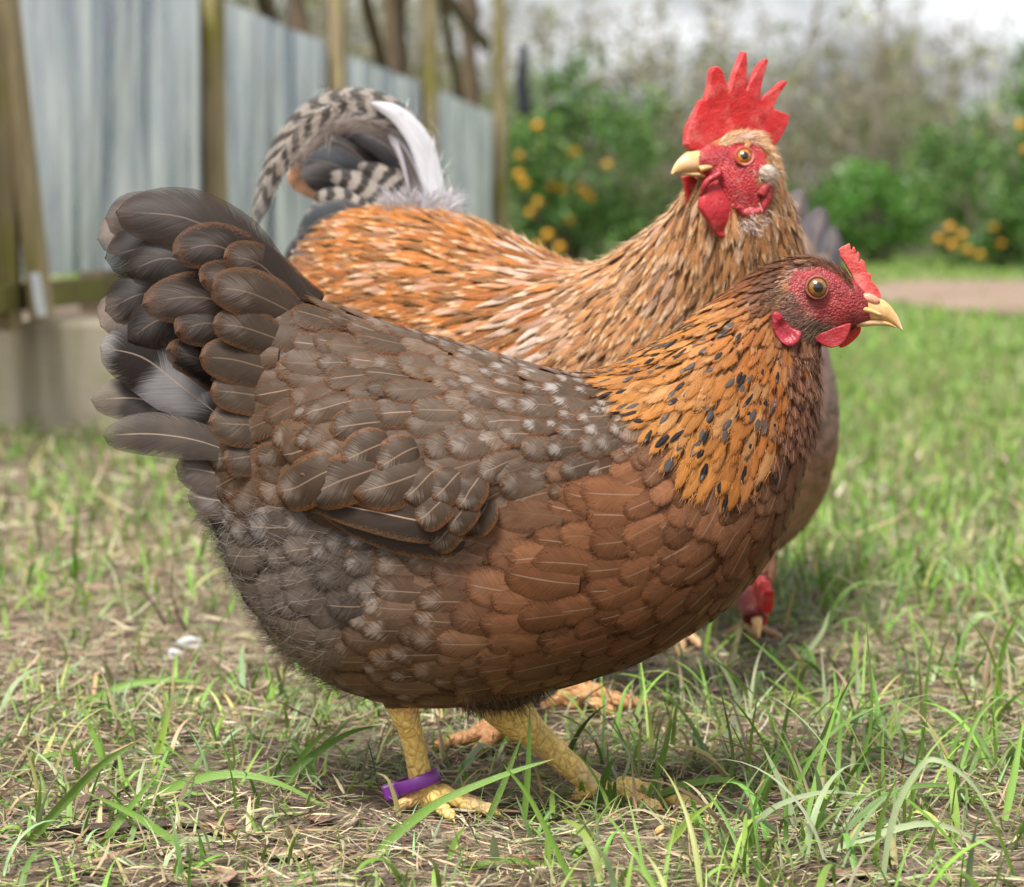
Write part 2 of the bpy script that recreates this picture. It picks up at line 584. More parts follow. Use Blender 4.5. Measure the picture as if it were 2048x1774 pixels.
def bare(x, y):
    """0 grassy .. 1 bare earth."""
    p = np.stack([np.asarray(x, float), np.asarray(y, float)], -1)
    b = 0.30 + 0.34 * vnoise(p, 2.6, 11) + 0.25 * vnoise(p, 7.0, 12)
    b += 0.55 * sstep(0.15, -0.5, p[..., 0] / np.maximum(p[..., 1], .5) * 2.0) * sstep(1.9, 2.6, p[..., 1]) * sstep(7.0, 4.5, p[..., 1])
    b -= 0.30 * sstep(0.02, 0.15, p[..., 0] / np.maximum(p[..., 1], .5))
    b += 0.7 * np.exp(-(((p[..., 0] + 0.06) / 0.12) ** 2 + ((p[..., 1] - 1.75) / 0.07) ** 2))
    b += 0.25 * np.exp(-(((p[..., 0] + 0.2) / 0.12) ** 2 + ((p[..., 1] - 1.68) / 0.10) ** 2))
    b -= 0.3 * sstep(7, 11, p[..., 1])
    return np.clip(b, 0, 1)


def soil_material():
    k = NT("soil")
    o = k.obj()
    big = k.noise(o, 0.9, 5.0, 0.6)
    n1 = k.noise(o, 9.0, 5.0, 0.6)
    n2 = k.noise(o, 140.0, 5.0, 0.7)
    n3 = k.noise(o, 700.0, 2.0, 0.6)
    c = k.mix(k.ss(n1, 0.35, 0.65), (0.150, 0.108, 0.078), (0.310, 0.240, 0.180))
    c = k.mix(k.ss(n2, 0.35, 0.70, 0, 0.75), c, (0.075, 0.053, 0.038))
    c = k.mix(k.ss(n3, 0.60, 0.75, 0, 0.6), c, (0.30, 0.235, 0.175))
    y = k.n("ShaderNodeSeparateXYZ", {0: o}).outputs[1]
    turf = k.mix(k.ss(k.noise(o, 2.4, 5.0, 0.65), 0.35, 0.65), (0.090, 0.150, 0.032), (0.185, 0.25, 0.075))
    turf = k.mix(k.ss(big, 0.52, 0.66, 0, 0.7), turf, (0.24, 0.185, 0.11))
    c = k.mix(k.m2('MULTIPLY', k.ss(y, 4.0, 10.0), 0.92), c, turf)
    bmp = k.bump(n2, 1.0, 0.008, k.bump(n3, 0.6, 0.0015))
    return k.done(k.principled(c, 0.9, 0.15, bmp))


M_SOIL = soil_material()


def build_ground():
    xs = np.concatenate([-np.geomspace(600, 1.0, 34), np.linspace(-0.97, 0.97, 195), np.geomspace(1.0, 600, 34)])
    ys = np.concatenate([-np.geomspace(300, 0.5, 14), np.linspace(-0.4, 1.4, 14), np.linspace(1.42, 3.2, 178), np.geomspace(3.24, 1500, 90)])
    X, Y = np.meshgrid(xs, ys, indexing='xy')
    Z = gh(X, Y)
    V = np.stack([X, Y, Z], -1).reshape(-1, 3)
    me = make_mesh("ground", V, grid_quads(len(ys), len(xs)), M_SOIL)
    link("ground", me, kind="structure")
    # worn dirt track crossing the lawn on the right
    k = NT("track_dirt")
    o = k.obj()
    c = k.mix(k.ss(k.noise(o, 1.6, 5.0), 0.3, 0.7), (0.195, 0.135, 0.098), (0.275, 0.205, 0.158))
    m = k.done(k.principled(c, 0.95, 0.1, k.bump(k.noise(o, 30.0, 4.0), 0.4, 0.01)))
    t = np.linspace(0, 1, 60)
    cx = 1.8 + 10.5 * t
    nr = 10.7 + 0.2 * np.sin(t * 14) + 3.4 * (1 - sstep(0, .06, t))
    fr = 19.0 + 0.4 * np.sin(t * 9 + 1) - 4.2 * (1 - sstep(0, .10, t))
    rows = []
    for f in np.linspace(0, 1, 6):
        yy = nr + (fr - nr) * f
        rows.append(np.stack([cx, yy, np.full_like(cx, 0.006 + 0.012 * math.sin(math.pi * f))], -1))
    V = np.stack(rows, 0).reshape(-1, 3)
    link("dirt_path", make_mesh("dirt_path", V, grid_quads(6, 60), m), kind="structure")


build_ground()


# ------------------------------------------------------------------ grass, straw and crumbs of soil
M_BLADE = blade_material("grass_blade")
M_BLADE_FAR = leaf_material("grass_far", 0.3, 0.55)
M_STRAW = blade_material("dry_straw", 0.12, 0.35)


def ribbons(root, head, L, W, lean, bend, twist, nseg, fold=True, power=1.3, ground_clip=True, kink=None, root_w=0.65, tipw=1.6):
    N = len(root)
    u = np.linspace(0, 1, nseg + 1)
    a = lean[:, None] + bend[:, None] * u[None] ** power
    if kink is not None:
        a = a + kink[:, 1:2] * sstep(-0.03, 0.03, u[None] - kink[:, 0:1])
    ds = L[:, None] / nseg
    am = 0.5 * (a[:, 1:] + a[:, :-1])
    r = np.concatenate([np.zeros((N, 1)), np.cumsum(np.sin(am) * ds, 1)], 1)
    z = np.concatenate([np.zeros((N, 1)), np.cumsum(np.cos(am) * ds, 1)], 1)
    hd = np.stack([np.cos(head), np.sin(head), np.zeros(N)], -1)
    hp = np.stack([-np.sin(head), np.cos(head), np.zeros(N)], -1)
    curve = (rng.normal(0, 0.12, N) * L)[:, None] * u[None] ** 2
    c = root[:, None] + hd[:, None] * r[..., None] + hp[:, None] * curve[..., None]
    c[..., 2] += z
    if ground_clip:
        g = gh(c[..., 0], c[..., 1]) + 0.0015 + 0.006 * (root[:, None, 0] * 977 % 1)
        low = c[..., 2] < g
        c[..., 2] = np.where(low, g, c[..., 2])
    tang = unit(np.gradient(c, axis=1))
    side = hp[:, None] + 0 * c
    nor = unit(np.cross(tang, side))
    tw = twist[:, None] * u[None]
    s = side * np.cos(tw)[..., None] + nor * np.sin(tw)[..., None]
    nn = np.cross(s, tang)
    prof = np.minimum(root_w + (1 - root_w) * u / 0.25, 1) * (1 - u ** tipw) ** 0.8
    w = 0.5 * W[:, None] * prof[None]
    if fold:
        V = np.stack([c - s * w[..., None], c - nn * (0.35 * w)[..., None], c + s * w[..., None]], 2)
        nv = 3
    else:
        V = np.stack([c - s * w[..., None], c + s * w[..., None]], 2)
        nv = 2
    uv = np.stack(np.broadcast_arrays(u[:, None], np.linspace(0, 1, nv)[None]), -1)
    uv = np.broadcast_to(uv[None], (N, nseg + 1, nv, 2)).reshape(-1, 2)
    return V.reshape(-1, 3), grid_quads(nseg + 1, nv, N), uv, (nseg + 1) * nv


def pick_cols(N, pal, wts, var=0.18):
    pal = np.asarray(pal, float)
    i = rng.choice(len(pal), N, p=np.asarray(wts, float) / sum(wts))
    c = pal[i] * (1 + rng.normal(0, var, (N, 1))) * (1 + rng.normal(0, var * 0.35, (N, 3)))
    return np.clip(c, 0.005, 0.9)


GREENS = [(0.190, 0.340, 0.042), (0.115, 0.230, 0.030), (0.290, 0.380, 0.190), (0.390, 0.380, 0.130), (0.060, 0.125, 0.020)]


def scatter(n, y0, y1, margin, dens=None, power=1.0):
    y = rng.uniform(y0 ** power, y1 ** power, n) ** (1 / power)
    hw = 0.191 * y + margin
    x = rng.uniform(-1, 1, n) * hw
    k = np.ones(n, bool) if dens is None else rng.random(n) < dens(x, y)
    return x[k], y[k]


def build_grass():
    # long blades around the birds, in tufts
    x, y = scatter(2500, 1.45, 3.1, 0.28, lambda a, b: np.clip(1.10 - bare(a, b), 0.24, 1), 1.5)
    k = rng.integers(1, 5, len(x))
    x = np.repeat(x, k) + rng.normal(0, 0.007, k.sum())
    y = np.repeat(y, k) + rng.normal(0, 0.007, k.sum())
    keep = ~((np.abs(x + 0.065) < 0.075) & (np.abs(y - 1.71) < 0.12) & (rng.random(len(x)) < 0.9))
    keep &= ~((y < 1.62) & (rng.random(len(x)) < 0.45))
    x, y = x[keep], y[keep]
    N = len(x)
    root = np.stack([x, y, gh(x, y) - 0.002], -1)
    big = rng.random(N)
    right = sstep(-0.02, 0.12, x / y)
    L = (0.028 + 0.085 * rng.beta(1.4, 2.8, N)) * (0.72 + 0.42 * right) * np.where(big > 0.93, 1.45, 1)
    W = np.clip(0.0018 + 0.0056 * rng.beta(1.6, 2.2, N), 0, 0.075 * L + 0.001)
    V, q, uv, per = ribbons(root, rng.uniform(0, 6.283, N), L, W, np.abs(rng.normal(0.45, 0.42, N)),
                            rng.gamma(2.2, 0.55, N), rng.normal(0, 0.7, N), 11, True,
                            kink=np.stack([rng.uniform(0.3, 0.8, N), np.where(rng.random(N) < 0.22, rng.uniform(0.5, 1.5, N), 0)], -1))
    ca = pick_cols(N, GREENS + [(0.40, 0.31, 0.18), (0.27, 0.20, 0.11)], (40, 22, 22, 8, 4, 8, 5), 0.25)
    V1, q1, uv1, c1 = V, q, uv, np.repeat(ca, per, 0)
    # short fine blades
    x, y = scatter(14000, 1.45, 3.4, 0.28, lambda a, b: np.clip(1.05 - bare(a, b), 0.25, 1) * 0.85, 1.4)
    N = len(x)
    root = np.stack([x, y, gh(x, y) - 0.001], -1)
    L = 0.012 + 0.045 * rng.beta(1.4, 3, N)
    V, q, uv, per = ribbons(root, rng.uniform(0, 6.283, N), L, np.clip(rng.uniform(0.0010, 0.0030, N), 0, L * 0.1), np.abs(rng.normal(0.7, 0.5, N)),
                            rng.gamma(2.0, 0.45, N), rng.normal(0, 0.5, N), 5, True)
    ca = pick_cols(N, GREENS + [(0.40, 0.31, 0.18), (0.27, 0.20, 0.11)], (40, 18, 20, 9, 4, 12, 8), 0.25)
    V = np.vstack([V1, V]); q = np.vstack([q1, q + len(V1)]); uv = np.vstack([uv1, uv]); ca = np.vstack([c1, np.repeat(ca, per, 0)])
    link("grass", make_mesh("grass", V, q, M_BLADE, uv, {'ca': ca}), kind="stuff")['label'] = "long green grass blades growing through the dry litter round the hen"

    # middle distance turf
    x, y = scatter(62000, 2.7, 8.5, 0.7, lambda a, b: np.clip(1.15 - bare(a, b), 0.26, 1), 1.2)
    N = len(x)
    root = np.stack([x, y, gh(x, y) - 0.002], -1)
    L = 0.02 + 0.060 * rng.beta(1.5, 2.6, N)
    V1, q1, uv1, per = ribbons(root, rng.uniform(0, 6.283, N), L, rng.uniform(0.003, 0.0065, N), np.abs(rng.normal(0.3, 0.3, N)),
                               rng.gamma(2.0, 0.45, N), rng.normal(0, 0.6, N), 4, False)
    FG = [(0.175, 0.310, 0.045), (0.260, 0.350, 0.120), (0.095, 0.200, 0.026), (0.370, 0.330, 0.150)]
    c1 = np.repeat(pick_cols(N, FG, (50, 24, 18, 8)), per, 0)
    x, y = scatter(42000, 8.0, 34.0, 2.5, None, 0.9)
    keep = ~((x > 1.95 + 0.12 * np.sin(y * 3)) & (y > 10.9 + 3.0 * sstep(2.4, 1.9, x)) & (y < 19.0 - 3.6 * sstep(2.8, 1.9, x)) & (rng.random(len(x)) < 0.95))
    x, y = x[keep], y[keep]
    N = len(x)
    root = np.stack([x, y, np.zeros(N)], -1)
    L = 0.025 + 0.05 * rng.beta(1.5, 2.4, N)
    V2, q2, uv2, per = ribbons(root, rng.uniform(0, 6.283, N), L, rng.uniform(0.010, 0.020, N), np.abs(rng.normal(0.3, 0.3, N)),
                               rng.gamma(2.0, 0.4, N), rng.normal(0, 0.6, N), 3, False, ground_clip=False)
    c2 = np.repeat(pick_cols(N, FG, (56, 26, 12, 6)), per, 0)
    link("grass", make_mesh("grass", np.vstack([V1, V2]), np.vstack([q1, q2 + len(V1)]), M_BLADE_FAR, np.vstack([uv1, uv2]), {'ca': np.vstack([c1, c2])}),
         kind="stuff")['label'] = "short lawn grass stretching away behind the birds"

    # dry straw and clippings lying flat
    x, y = scatter(46000, 1.45, 3.5, 0.28, lambda a, b: 0.75 + 0.25 * vnoise(np.stack([a, b], -1), 9, 31) + 0.3 * bare(a, b), 1.2)
    N = len(x)
    root = np.stack([x, y, gh(x, y) + rng.uniform(0.0, 0.010, N)], -1)
    L = 0.008 + 0.070 * rng.beta(1.1, 3.4, N)
    V1, q1, uv1, per = ribbons(root, rng.uniform(0, 6.283, N), L, 0.0005 + 0.0026 * rng.beta(1.2, 2.6, N), rng.normal(1.52, 0.16, N), rng.normal(0.05, 0.35, N),
                               rng.normal(0, 1.3, N), 4, True, kink=np.stack([rng.uniform(0.2, 0.8, N), np.where(rng.random(N) < 0.2, rng.normal(0, 0.7, N), 0)], -1), tipw=3.0)
    SP = [(0.46, 0.36, 0.22), (0.32, 0.235, 0.14), (0.17, 0.12, 0.08), (0.58, 0.50, 0.36), (0.36, 0.34, 0.22), (0.26, 0.15, 0.09)]
    c1 = np.repeat(pick_cols(N, SP, (28, 25, 18, 12, 10, 8)), per, 0)
    x, y = scatter(13000, 3.1, 8.0, 0.6, None, 1.2)
    N = len(x)
    root = np.stack([x, y, gh(x, y) + rng.uniform(0, 0.012, N)], -1)
    V2, q2, uv2, per = ribbons(root, rng.uniform(0, 6.283, N), 0.02 + 0.10 * rng.beta(1.2, 3, N), rng.uniform(0.002, 0.006, N), rng.normal(1.45, 0.25, N), rng.normal(0.1, 0.4, N),
                               rng.normal(0, 1.0, N), 3, True)
    c2 = np.repeat(pick_cols(N, SP, (34, 25, 10, 18, 10, 5)), per, 0)
    link("straw", make_mesh("straw", np.vstack([V1, V2]), np.vstack([q1, q2 + len(V1)]), M_STRAW, np.vstack([uv1, uv2]), {'ca': np.vstack([c1, c2])}),
         kind="stuff")['label'] = "dry straw and grass clippings littering the soil"

    # crumbs of soil
    x, y = scatter(26000, 1.45, 2.6, 0.2, lambda a, b: 0.15 + bare(a, b), 1.5)
    N = len(x)
    base = np.array([[1, 0, 0], [-1, 0, 0], [0, 1, 0], [0, -1, 0], [0, 0, 1], [0, 0, -1]], float)
    tri = np.array([[0, 2, 4], [2, 1, 4], [1, 3, 4], [3, 0, 4], [2, 0, 5], [1, 2, 5], [3, 1, 5], [0, 3, 5]])
    r = 0.0008 + 0.0036 * rng.beta(1.1, 4, N)
    V = base[None] * r[:, None, None] * rng.uniform(0.6, 1.3, (N, 6, 1)) + rng.normal(0, 0.2, (N, 6, 3)) * r[:, None, None]
    V += np.stack([x, y, gh(x, y) + r * 0.3], -1)[:, None]
    t = (tri[None] + (np.arange(N) * 6)[:, None, None]).reshape(-1, 3)
    link("soil_crumbs", make_mesh("soil_crumbs", V, None, M_SOIL, tris=t), kind="stuff")['label'] = "crumbs of brown soil on the bare patches"


build_grass()


# ------------------------------------------------------------------ fence of metal sheets, its posts, and the low concrete wall
def wood_material(name, base, moss, mossamt):
    k = NT(name)
    o = k.obj()
    st = k.n("ShaderNodeMapping", {'Vector': o, 'Scale': (18, 18, 1.6)}).outputs[0]
    g = k.noise(st, 3.0, 5.0, 0.65)
    b = k.noise(o, 3.5, 4.0)
    c = k.mix(k.ss(g, 0.3, 0.7), tuple(x * 0.62 for x in base), tuple(x * 1.15 for x in base))
    c = k.mix(k.ss(b, 0.62 - 0.3 * mossamt, 0.78 - 0.2 * mossamt, 0, 0.9), c, moss)
    return k.done(k.principled(c, 0.85, 0.15, k.bump(g, 0.5, 0.003)))


M_POST = wood_material("weathered_post", (0.36, 0.29, 0.17), (0.22, 0.20, 0.045), 0.55)
M_POST2 = wood_material("dark_post", (0.115, 0.085, 0.058), (0.10, 0.085, 0.035), 0.3)
M_RAIL = wood_material("mossy_rail", (0.16, 0.125, 0.07), (0.20, 0.20, 0.05), 0.8)


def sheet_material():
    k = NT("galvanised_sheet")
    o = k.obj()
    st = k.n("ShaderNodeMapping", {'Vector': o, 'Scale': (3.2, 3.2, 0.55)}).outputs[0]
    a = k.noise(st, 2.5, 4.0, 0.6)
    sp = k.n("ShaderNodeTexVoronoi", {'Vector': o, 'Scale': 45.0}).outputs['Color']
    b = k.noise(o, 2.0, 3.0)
    c = k.mix(k.ss(a, 0.3, 0.7), (0.28, 0.335, 0.41), (0.92, 0.965, 1.0))  # pale and dark streaks painted in place of sky and tree reflections
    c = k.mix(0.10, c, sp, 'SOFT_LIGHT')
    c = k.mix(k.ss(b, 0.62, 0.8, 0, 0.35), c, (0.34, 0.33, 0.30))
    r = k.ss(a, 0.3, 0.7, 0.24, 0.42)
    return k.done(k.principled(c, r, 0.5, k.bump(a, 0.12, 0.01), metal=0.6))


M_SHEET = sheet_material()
FA, FB = np.array([-0.994, 5.2]), np.array([-0.041, 15.6])
FT = (FB - FA) / np.linalg.norm(FB - FA)
FN = np.array([FT[1], -FT[0]])


def fpt(s, off, z):
    s, off, z = np.broadcast_arrays(np.asarray(s, float), np.asarray(off, float), np.asarray(z, float))
    xy = FA + FT * s[..., None] + FN * off[..., None]
    return np.concatenate([xy, z[..., None]], -1)


def slab(s0, s1, o0, o1, z0, z1, lean_s=0.0, lean_o=0.0):
    """Box along the fence line; lean moves its top."""
    c = []
    for z, k in ((z0, 0), (z1, 1)):
        for s, o in ((s0, o0), (s1, o0), (s1, o1), (s0, o1)):
            c.append(fpt(s + k * lean_s, o + k * lean_o, z))
    V = np.array(c)
    q = np.array([[0, 3, 2, 1], [4, 5, 6, 7], [0, 1, 5, 4], [1, 2, 6, 5], [2, 3, 7, 6], [3, 0, 4, 7]])
    return V, q


def bevelled(name, V, q, mat, bev=0.004):
    bm = bmesh.new()
    vs_ = [bm.verts.new(tuple(v)) for v in V]
    for f in q:
        bm.faces.new([vs_[i] for i in f])
    bmesh.ops.recalc_face_normals(bm, faces=bm.faces[:])
    bmesh.ops.bevel(bm, geom=bm.edges[:], offset=bev, segments=2, affect='EDGES', profile=0.5)
    me = bpy.data.meshes.new(name)
    bm.to_mesh(me); bm.free()
    me.materials.append(mat)
    return me


def s_at(px, off=0.0):
    """Distance along the fence seen at image column px (near the ground line)."""
    r = (px - CX) / F
    # X = r * (Y cos + ...) ; depth is nearly Y
    a = FA + FN * off
    return (r * a[1] - a[0]) / (FT[0] - r * FT[1])


def build_fence():
    base = fpt(0, 0, 0)
    e = empty("sheet_metal_fence", base, "fence of ribbed galvanised sheets on wooden posts running away behind the rooster", "fence")
    s, end, i = -1.1, float(s_at(1008)), 0
    while s < end:
        w = min(0.80, end - s)
        ns, nz = 60, 14
        ss_ = np.linspace(s - 0.012, s + w + 0.012, ns)
        zz = np.linspace(0.297 + rng.normal(0, 0.002), 1.01 + rng.normal(0, 0.004), nz)
        S, Z = np.meshgrid(ss_, zz, indexing='ij')
        ph = (S / 0.092) % 1.0
        rib = 0.011 * sstep(0.18, 0.36, np.abs(ph - 0.5) * -1 + 0.5) + 0.002 * np.sin(S * 130)
        buck = 0.006 * vnoise(np.stack([S * 2.6, Z * 1.6], -1), 2.2, 40 + i) + 0.0022 * vnoise(np.stack([S * 6, Z * 3], -1), 2.6, 90 + i)
        V = fpt(S, rib + buck + (0.0025 if i % 2 else 0), Z)
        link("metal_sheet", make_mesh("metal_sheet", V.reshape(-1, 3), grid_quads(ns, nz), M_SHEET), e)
        s += w; i += 1
    # face posts: planks standing on the visible side of the sheets
    for px, zt, ln, w, th in ((20, 2.3, -0.02, 0.07, 0.036), (440, 2.3, -0.03, 0.13, 0.036), (683, 2.4, -0.02, 0.13, 0.042), (862, 2.4, 0.0, 0.14, 0.052), (1000, 1.86, 0.0, 0.14, 0.055)):
        sc = float(s_at(px, 0.04))
        V, q = slab(sc - w / 2, sc + w / 2, 0.020, 0.020 + th, 0.20, zt, ln, -0.015)
        link("post", bevelled("post", V, q, M_POST), e)
    # leaning board beside the first post, and the bottom rail
    sc = float(s_at(84, 0.088))
    V, q = slab(sc - 0.04, sc + 0.04, 0.074, 0.104, 0.215, 1.35, -0.10, -0.085)
    link("leaning_board", bevelled("leaning_board", V, q, M_POST), e)
    for a, b in ((-1.0, 3.2), (3.21, 6.8), (6.81, end)):
        V, q = slab(a, b, 0.018, 0.056, 0.236, 0.288)
        link("bottom_rail", bevelled("bottom_rail", V, q, M_RAIL), e)
    # thick rear posts and the braces between them
    for px, zt, w in ((-60, 2.5, 0.10), (270, 2.5, 0.10), (640, 2.5, 0.085), (828, 2.6, 0.12), (968, 2.7, 0.13)):
        sc = float(s_at(px))
        path = fpt(np.full(8, sc), np.full(8, -0.075), np.linspace(-0.05, zt, 8)) + rng.normal(0, 0.004, (8, 3)) * np.array([1, 1, 0])
        V, q, t = tube(path, w / 2 * np.linspace(1.05, 0.95, 8), 12)
        link("rear_post", make_mesh("rear_post", V, q, M_POST2, tris=t), e)
    for (pa, za), (pb, zb) in (((500, 1.30), (575, 0.98)), ((728, 1.40), (800, 0.90)), ((885, 1.62), (940, 0.92)), ((880, 1.52), (985, 1.38))):
        sa, sb = float(s_at(pa)), float(s_at(pb))
        path = np.stack([fpt(sa, -0.03, za), fpt(sb, -0.03, zb)])
        V, q, t = tube(np.linspace(path[0], path[1], 4), np.stack([np.full(4, 0.022), np.full(4, 0.05)], -1), 8)
        link("brace", make_mesh("brace", V, q, M_POST2, tris=t), e)
    # things hanging on the fence
    c = fpt(float(s_at(938)), -0.01, 1.66)
    a = Acc()
    th = np.linspace(0, np.pi, 9)
    prof = np.stack([0.06 * np.sin(th) ** 0.8, 0.075 * -np.cos(th)], -1)
    ang = np.linspace(0, 2 * np.pi, 14, endpoint=False)
    V = np.stack([c[0] + prof[:, 0, None] * np.cos(ang), c[1] + prof[:, 0, None] * np.sin(ang), c[2] + prof[:, 1, None] + 0 * ang[None]], -1)
    a.add(V, grid_quads(9, 14, wrap=True))
    Vt, qt, tt = tube(np.array([c + (0, 0, 0.07), c + (0, 0, 0.13)]), 0.008, 8)
    a.add(Vt, qt, tt)
    o = link("yellow_float", a.mesh("yellow_float", plain("yellow_plastic", (0.62, 0.46, 0.06), 0.4)))
    o['label'] = "small yellow object hanging high on the braces at the far end of the fence"; o['category'] = "hanging ornament"
    k = NT("dark_cloth")
    m = k.done(k.principled((0.022, 0.024, 0.034), 0.8, 0.2))
    z = np.linspace(1.04, 1.44, 12)
    sv = float(s_at(1010))
    rows = []
    for zi in z:
        f = (1.44 - zi) / 0.4
        aa = np.linspace(0, 2 * np.pi, 12, endpoint=False)
        w = 0.022 + 0.022 * f
        rows.append(fpt(sv + 0.035 + 0.02 * np.sin(aa), 0.10 + w * np.cos(aa) + 0.008 * np.sin(f * 9 + aa * 2), zi))
    V = np.array(rows).reshape(-1, 3)
    k0 = len(V)
    V = np.vstack([V, rows[0].mean(0), rows[-1].mean(0)])
    tr = [[k0, (j + 1) % 12, j] for j in range(12)] + [[k0 + 1, 132 + j, 132 + (j + 1) % 12] for j in range(12)]
    o = link("dark_cloth", make_mesh("dark_cloth", V, grid_quads(12, 12, wrap=True), m, tris=tr))
    o['label'] = "dark cloth hanging on the last post of the fence"; o['category'] = "cloth"
    # pale scrap of flashing at the foot of the leaning board
    V, q = slab(float(s_at(84, 0.113)) - 0.03, float(s_at(84, 0.113)) + 0.03, 0.110, 0.116, 0.228, 0.31, -0.01, -0.01)
    o = link("metal_scrap", bevelled("metal_scrap", V, q, plain("pale_flashing", (0.62, 0.64, 0.67), 0.4, metal=0.3), 0.002))
    o['label'] = "small pale metal scrap at the foot of the leaning fence board"; o['category'] = "scrap"
    # low concrete wall and the bank it holds
    k = NT("mossy_concrete")
    oo = k.obj()
    n1, n2 = k.noise(oo, 4.5, 5.0, 0.6), k.noise(oo, 40.0, 5.0, 0.7)
    st = k.noise(k.n("ShaderNodeMapping", {'Vector': oo, 'Scale': (14, 1, 1.2)}).outputs[0], 1.0, 4.0)
    c = k.mix(k.ss(n1, 0.3, 0.7), (0.33, 0.29, 0.21), (0.45, 0.40, 0.31))
    c = k.mix(k.ss(st, 0.5, 0.72, 0, 0.6), c, (0.19, 0.165, 0.105))
    c = k.mix(k.ss(n1, 0.55, 0.72, 0, 0.6), c, (0.24, 0.235, 0.10))
    m = k.done(k.principled(c, 0.9, 0.15, k.bump(n2, 0.5, 0.004)))
    me = box_mesh("concrete_wall", (1.45, 0.22, 0.32), m, 0.012)
    o = link("concrete_wall", me)
    o.location = (-1.06, 5.36, 0.053)
    o['label'] = "low mossy concrete wall in front of the metal fence at the left"; o['category'] = "wall"
    me = box_mesh("soil_bank", (2.2, 5.0, 0.3), M_SOIL, 0.02)
    o = link("soil_bank", me, kind="structure")
    o.location = (-1.62, 7.98, 0.045)


build_fence()


# ------------------------------------------------------------------ bushes with yellow fruit, and the bare thicket beyond
M_LEAF = leaf_material("bush_leaf", 0.3, 0.38)
M_BARK = plain("bark", (0.20, 0.165, 0.135), 0.9, 0.1, 0, 0.4, 25.0)
M_FRUIT = plain("orange_peel", (0.58, 0.27, 0.02), 0.45, 0.4, 0, 0.12, 60.0)
M_TWIG = leaf_material("twig", 0.0, 0.9)


def leaf_cloud(c, size, col, tilt=None):
    """N pointed leaves (2 quads each, folded) at centres c with random directions."""
    N = len(c)
    d = unit(rng.normal(size=(N, 3)) + (0 if tilt is None else tilt))
    s = unit(np.cross(d, rng.normal(size=(N, 3))))
    n = np.cross(d, s)
    L = size[:, None]
    p0 = c - d * L * 0.5
    p2 = c + d * L * 0.5
    m1 = c - s * L * 0.22 + n * L * 0.06
    m2 = c + s * L * 0.22 + n * L * 0.06
    V = np.stack([p0, m1, p2, m2], 1).reshape(-1, 3)
    q = np.arange(4 * N).reshape(N, 4)
    return V, q, np.repeat(col, 4, 0)


def bush(name, loc, rad, nclump, nleaf, pal, wts, label, cat, fruits, group=None, leaf=0.075):
    e = empty(name, loc, label, cat, group)
    loc = np.asarray(loc, float)
    rad = np.asarray(rad, float)
    # stems
    a = Acc()
    for i in range(7):
        th, r = rng.uniform(0, 6.28), rng.uniform(0.1, 0.6)
        top = loc + np.array([math.cos(th) * r * rad[0], math.sin(th) * r * rad[1], rad[2] * rng.uniform(1.0, 1.6)])
        mid = loc + (top - loc) * 0.5 + rng.normal(0, 0.08, 3)
        V, q, t = tube(catmull([loc + rng.normal(0, 0.05, 3) * (1, 1, 0), mid, top], np.linspace(0, 1, 7)), np.linspace(0.035, 0.010, 7), 7)
        a.add(V, q, t)
    link("stem", a.mesh("stem", M_BARK), e)
    # leaf clumps through the volume, with gaps
    cc = unit(rng.normal(size=(nclump, 3))) * rng.uniform(0.35, 1.22, (nclump, 1)) ** 0.7
    cen = loc + np.array([0, 0, rad[2]]) + cc * rad
    cen[:, 2] = np.maximum(cen[:, 2], 0.12 + 0.15 * rng.random(nclump))
    k = rng.integers(0, nclump, nleaf)
    p = cen[k] + rng.normal(0, 1, (nleaf, 3)) * (0.135 * rad.mean())
    p[:, 2] = np.maximum(p[:, 2], 0.03)
    col = pick_cols(nleaf, pal, wts, 0.22) * (0.75 + 0.5 * rng.random(nclump))[k][:, None]
    V, q, c = leaf_cloud(p, rng.uniform(0.6, 1.3, nleaf) * leaf, col)
    link("crown", make_mesh("crown", V, q, M_LEAF, None, {'ca': c}, smooth=False), e)
    # fruit on the outside of the crown: given pixels, hung on the near face
    for px, py in fruits:
        Y = loc[1] - 0.75 * rad[1]
        c0 = P(px, py, Y)
        th = np.linspace(0, np.pi, 7); ang = np.linspace(0, 2 * np.pi, 10, endpoint=False)
        r = rng.uniform(0.034, 0.046)
        V = np.stack([r * np.sin(th)[:, None] * np.cos(ang), r * np.sin(th)[:, None] * np.sin(ang), r * 0.95 * np.cos(th)[:, None] + 0 * ang], -1).reshape(-1, 3) + c0
        link("fruit", make_mesh("fruit", V, grid_quads(7, 10, wrap=True), M_FRUIT), e)
    return e


DARKG = [(0.065, 0.150, 0.028), (0.110, 0.215, 0.050), (0.030, 0.075, 0.016), (0.200, 0.300, 0.100)]


def gx(px, Y):
    return (px - CX) / F * Y


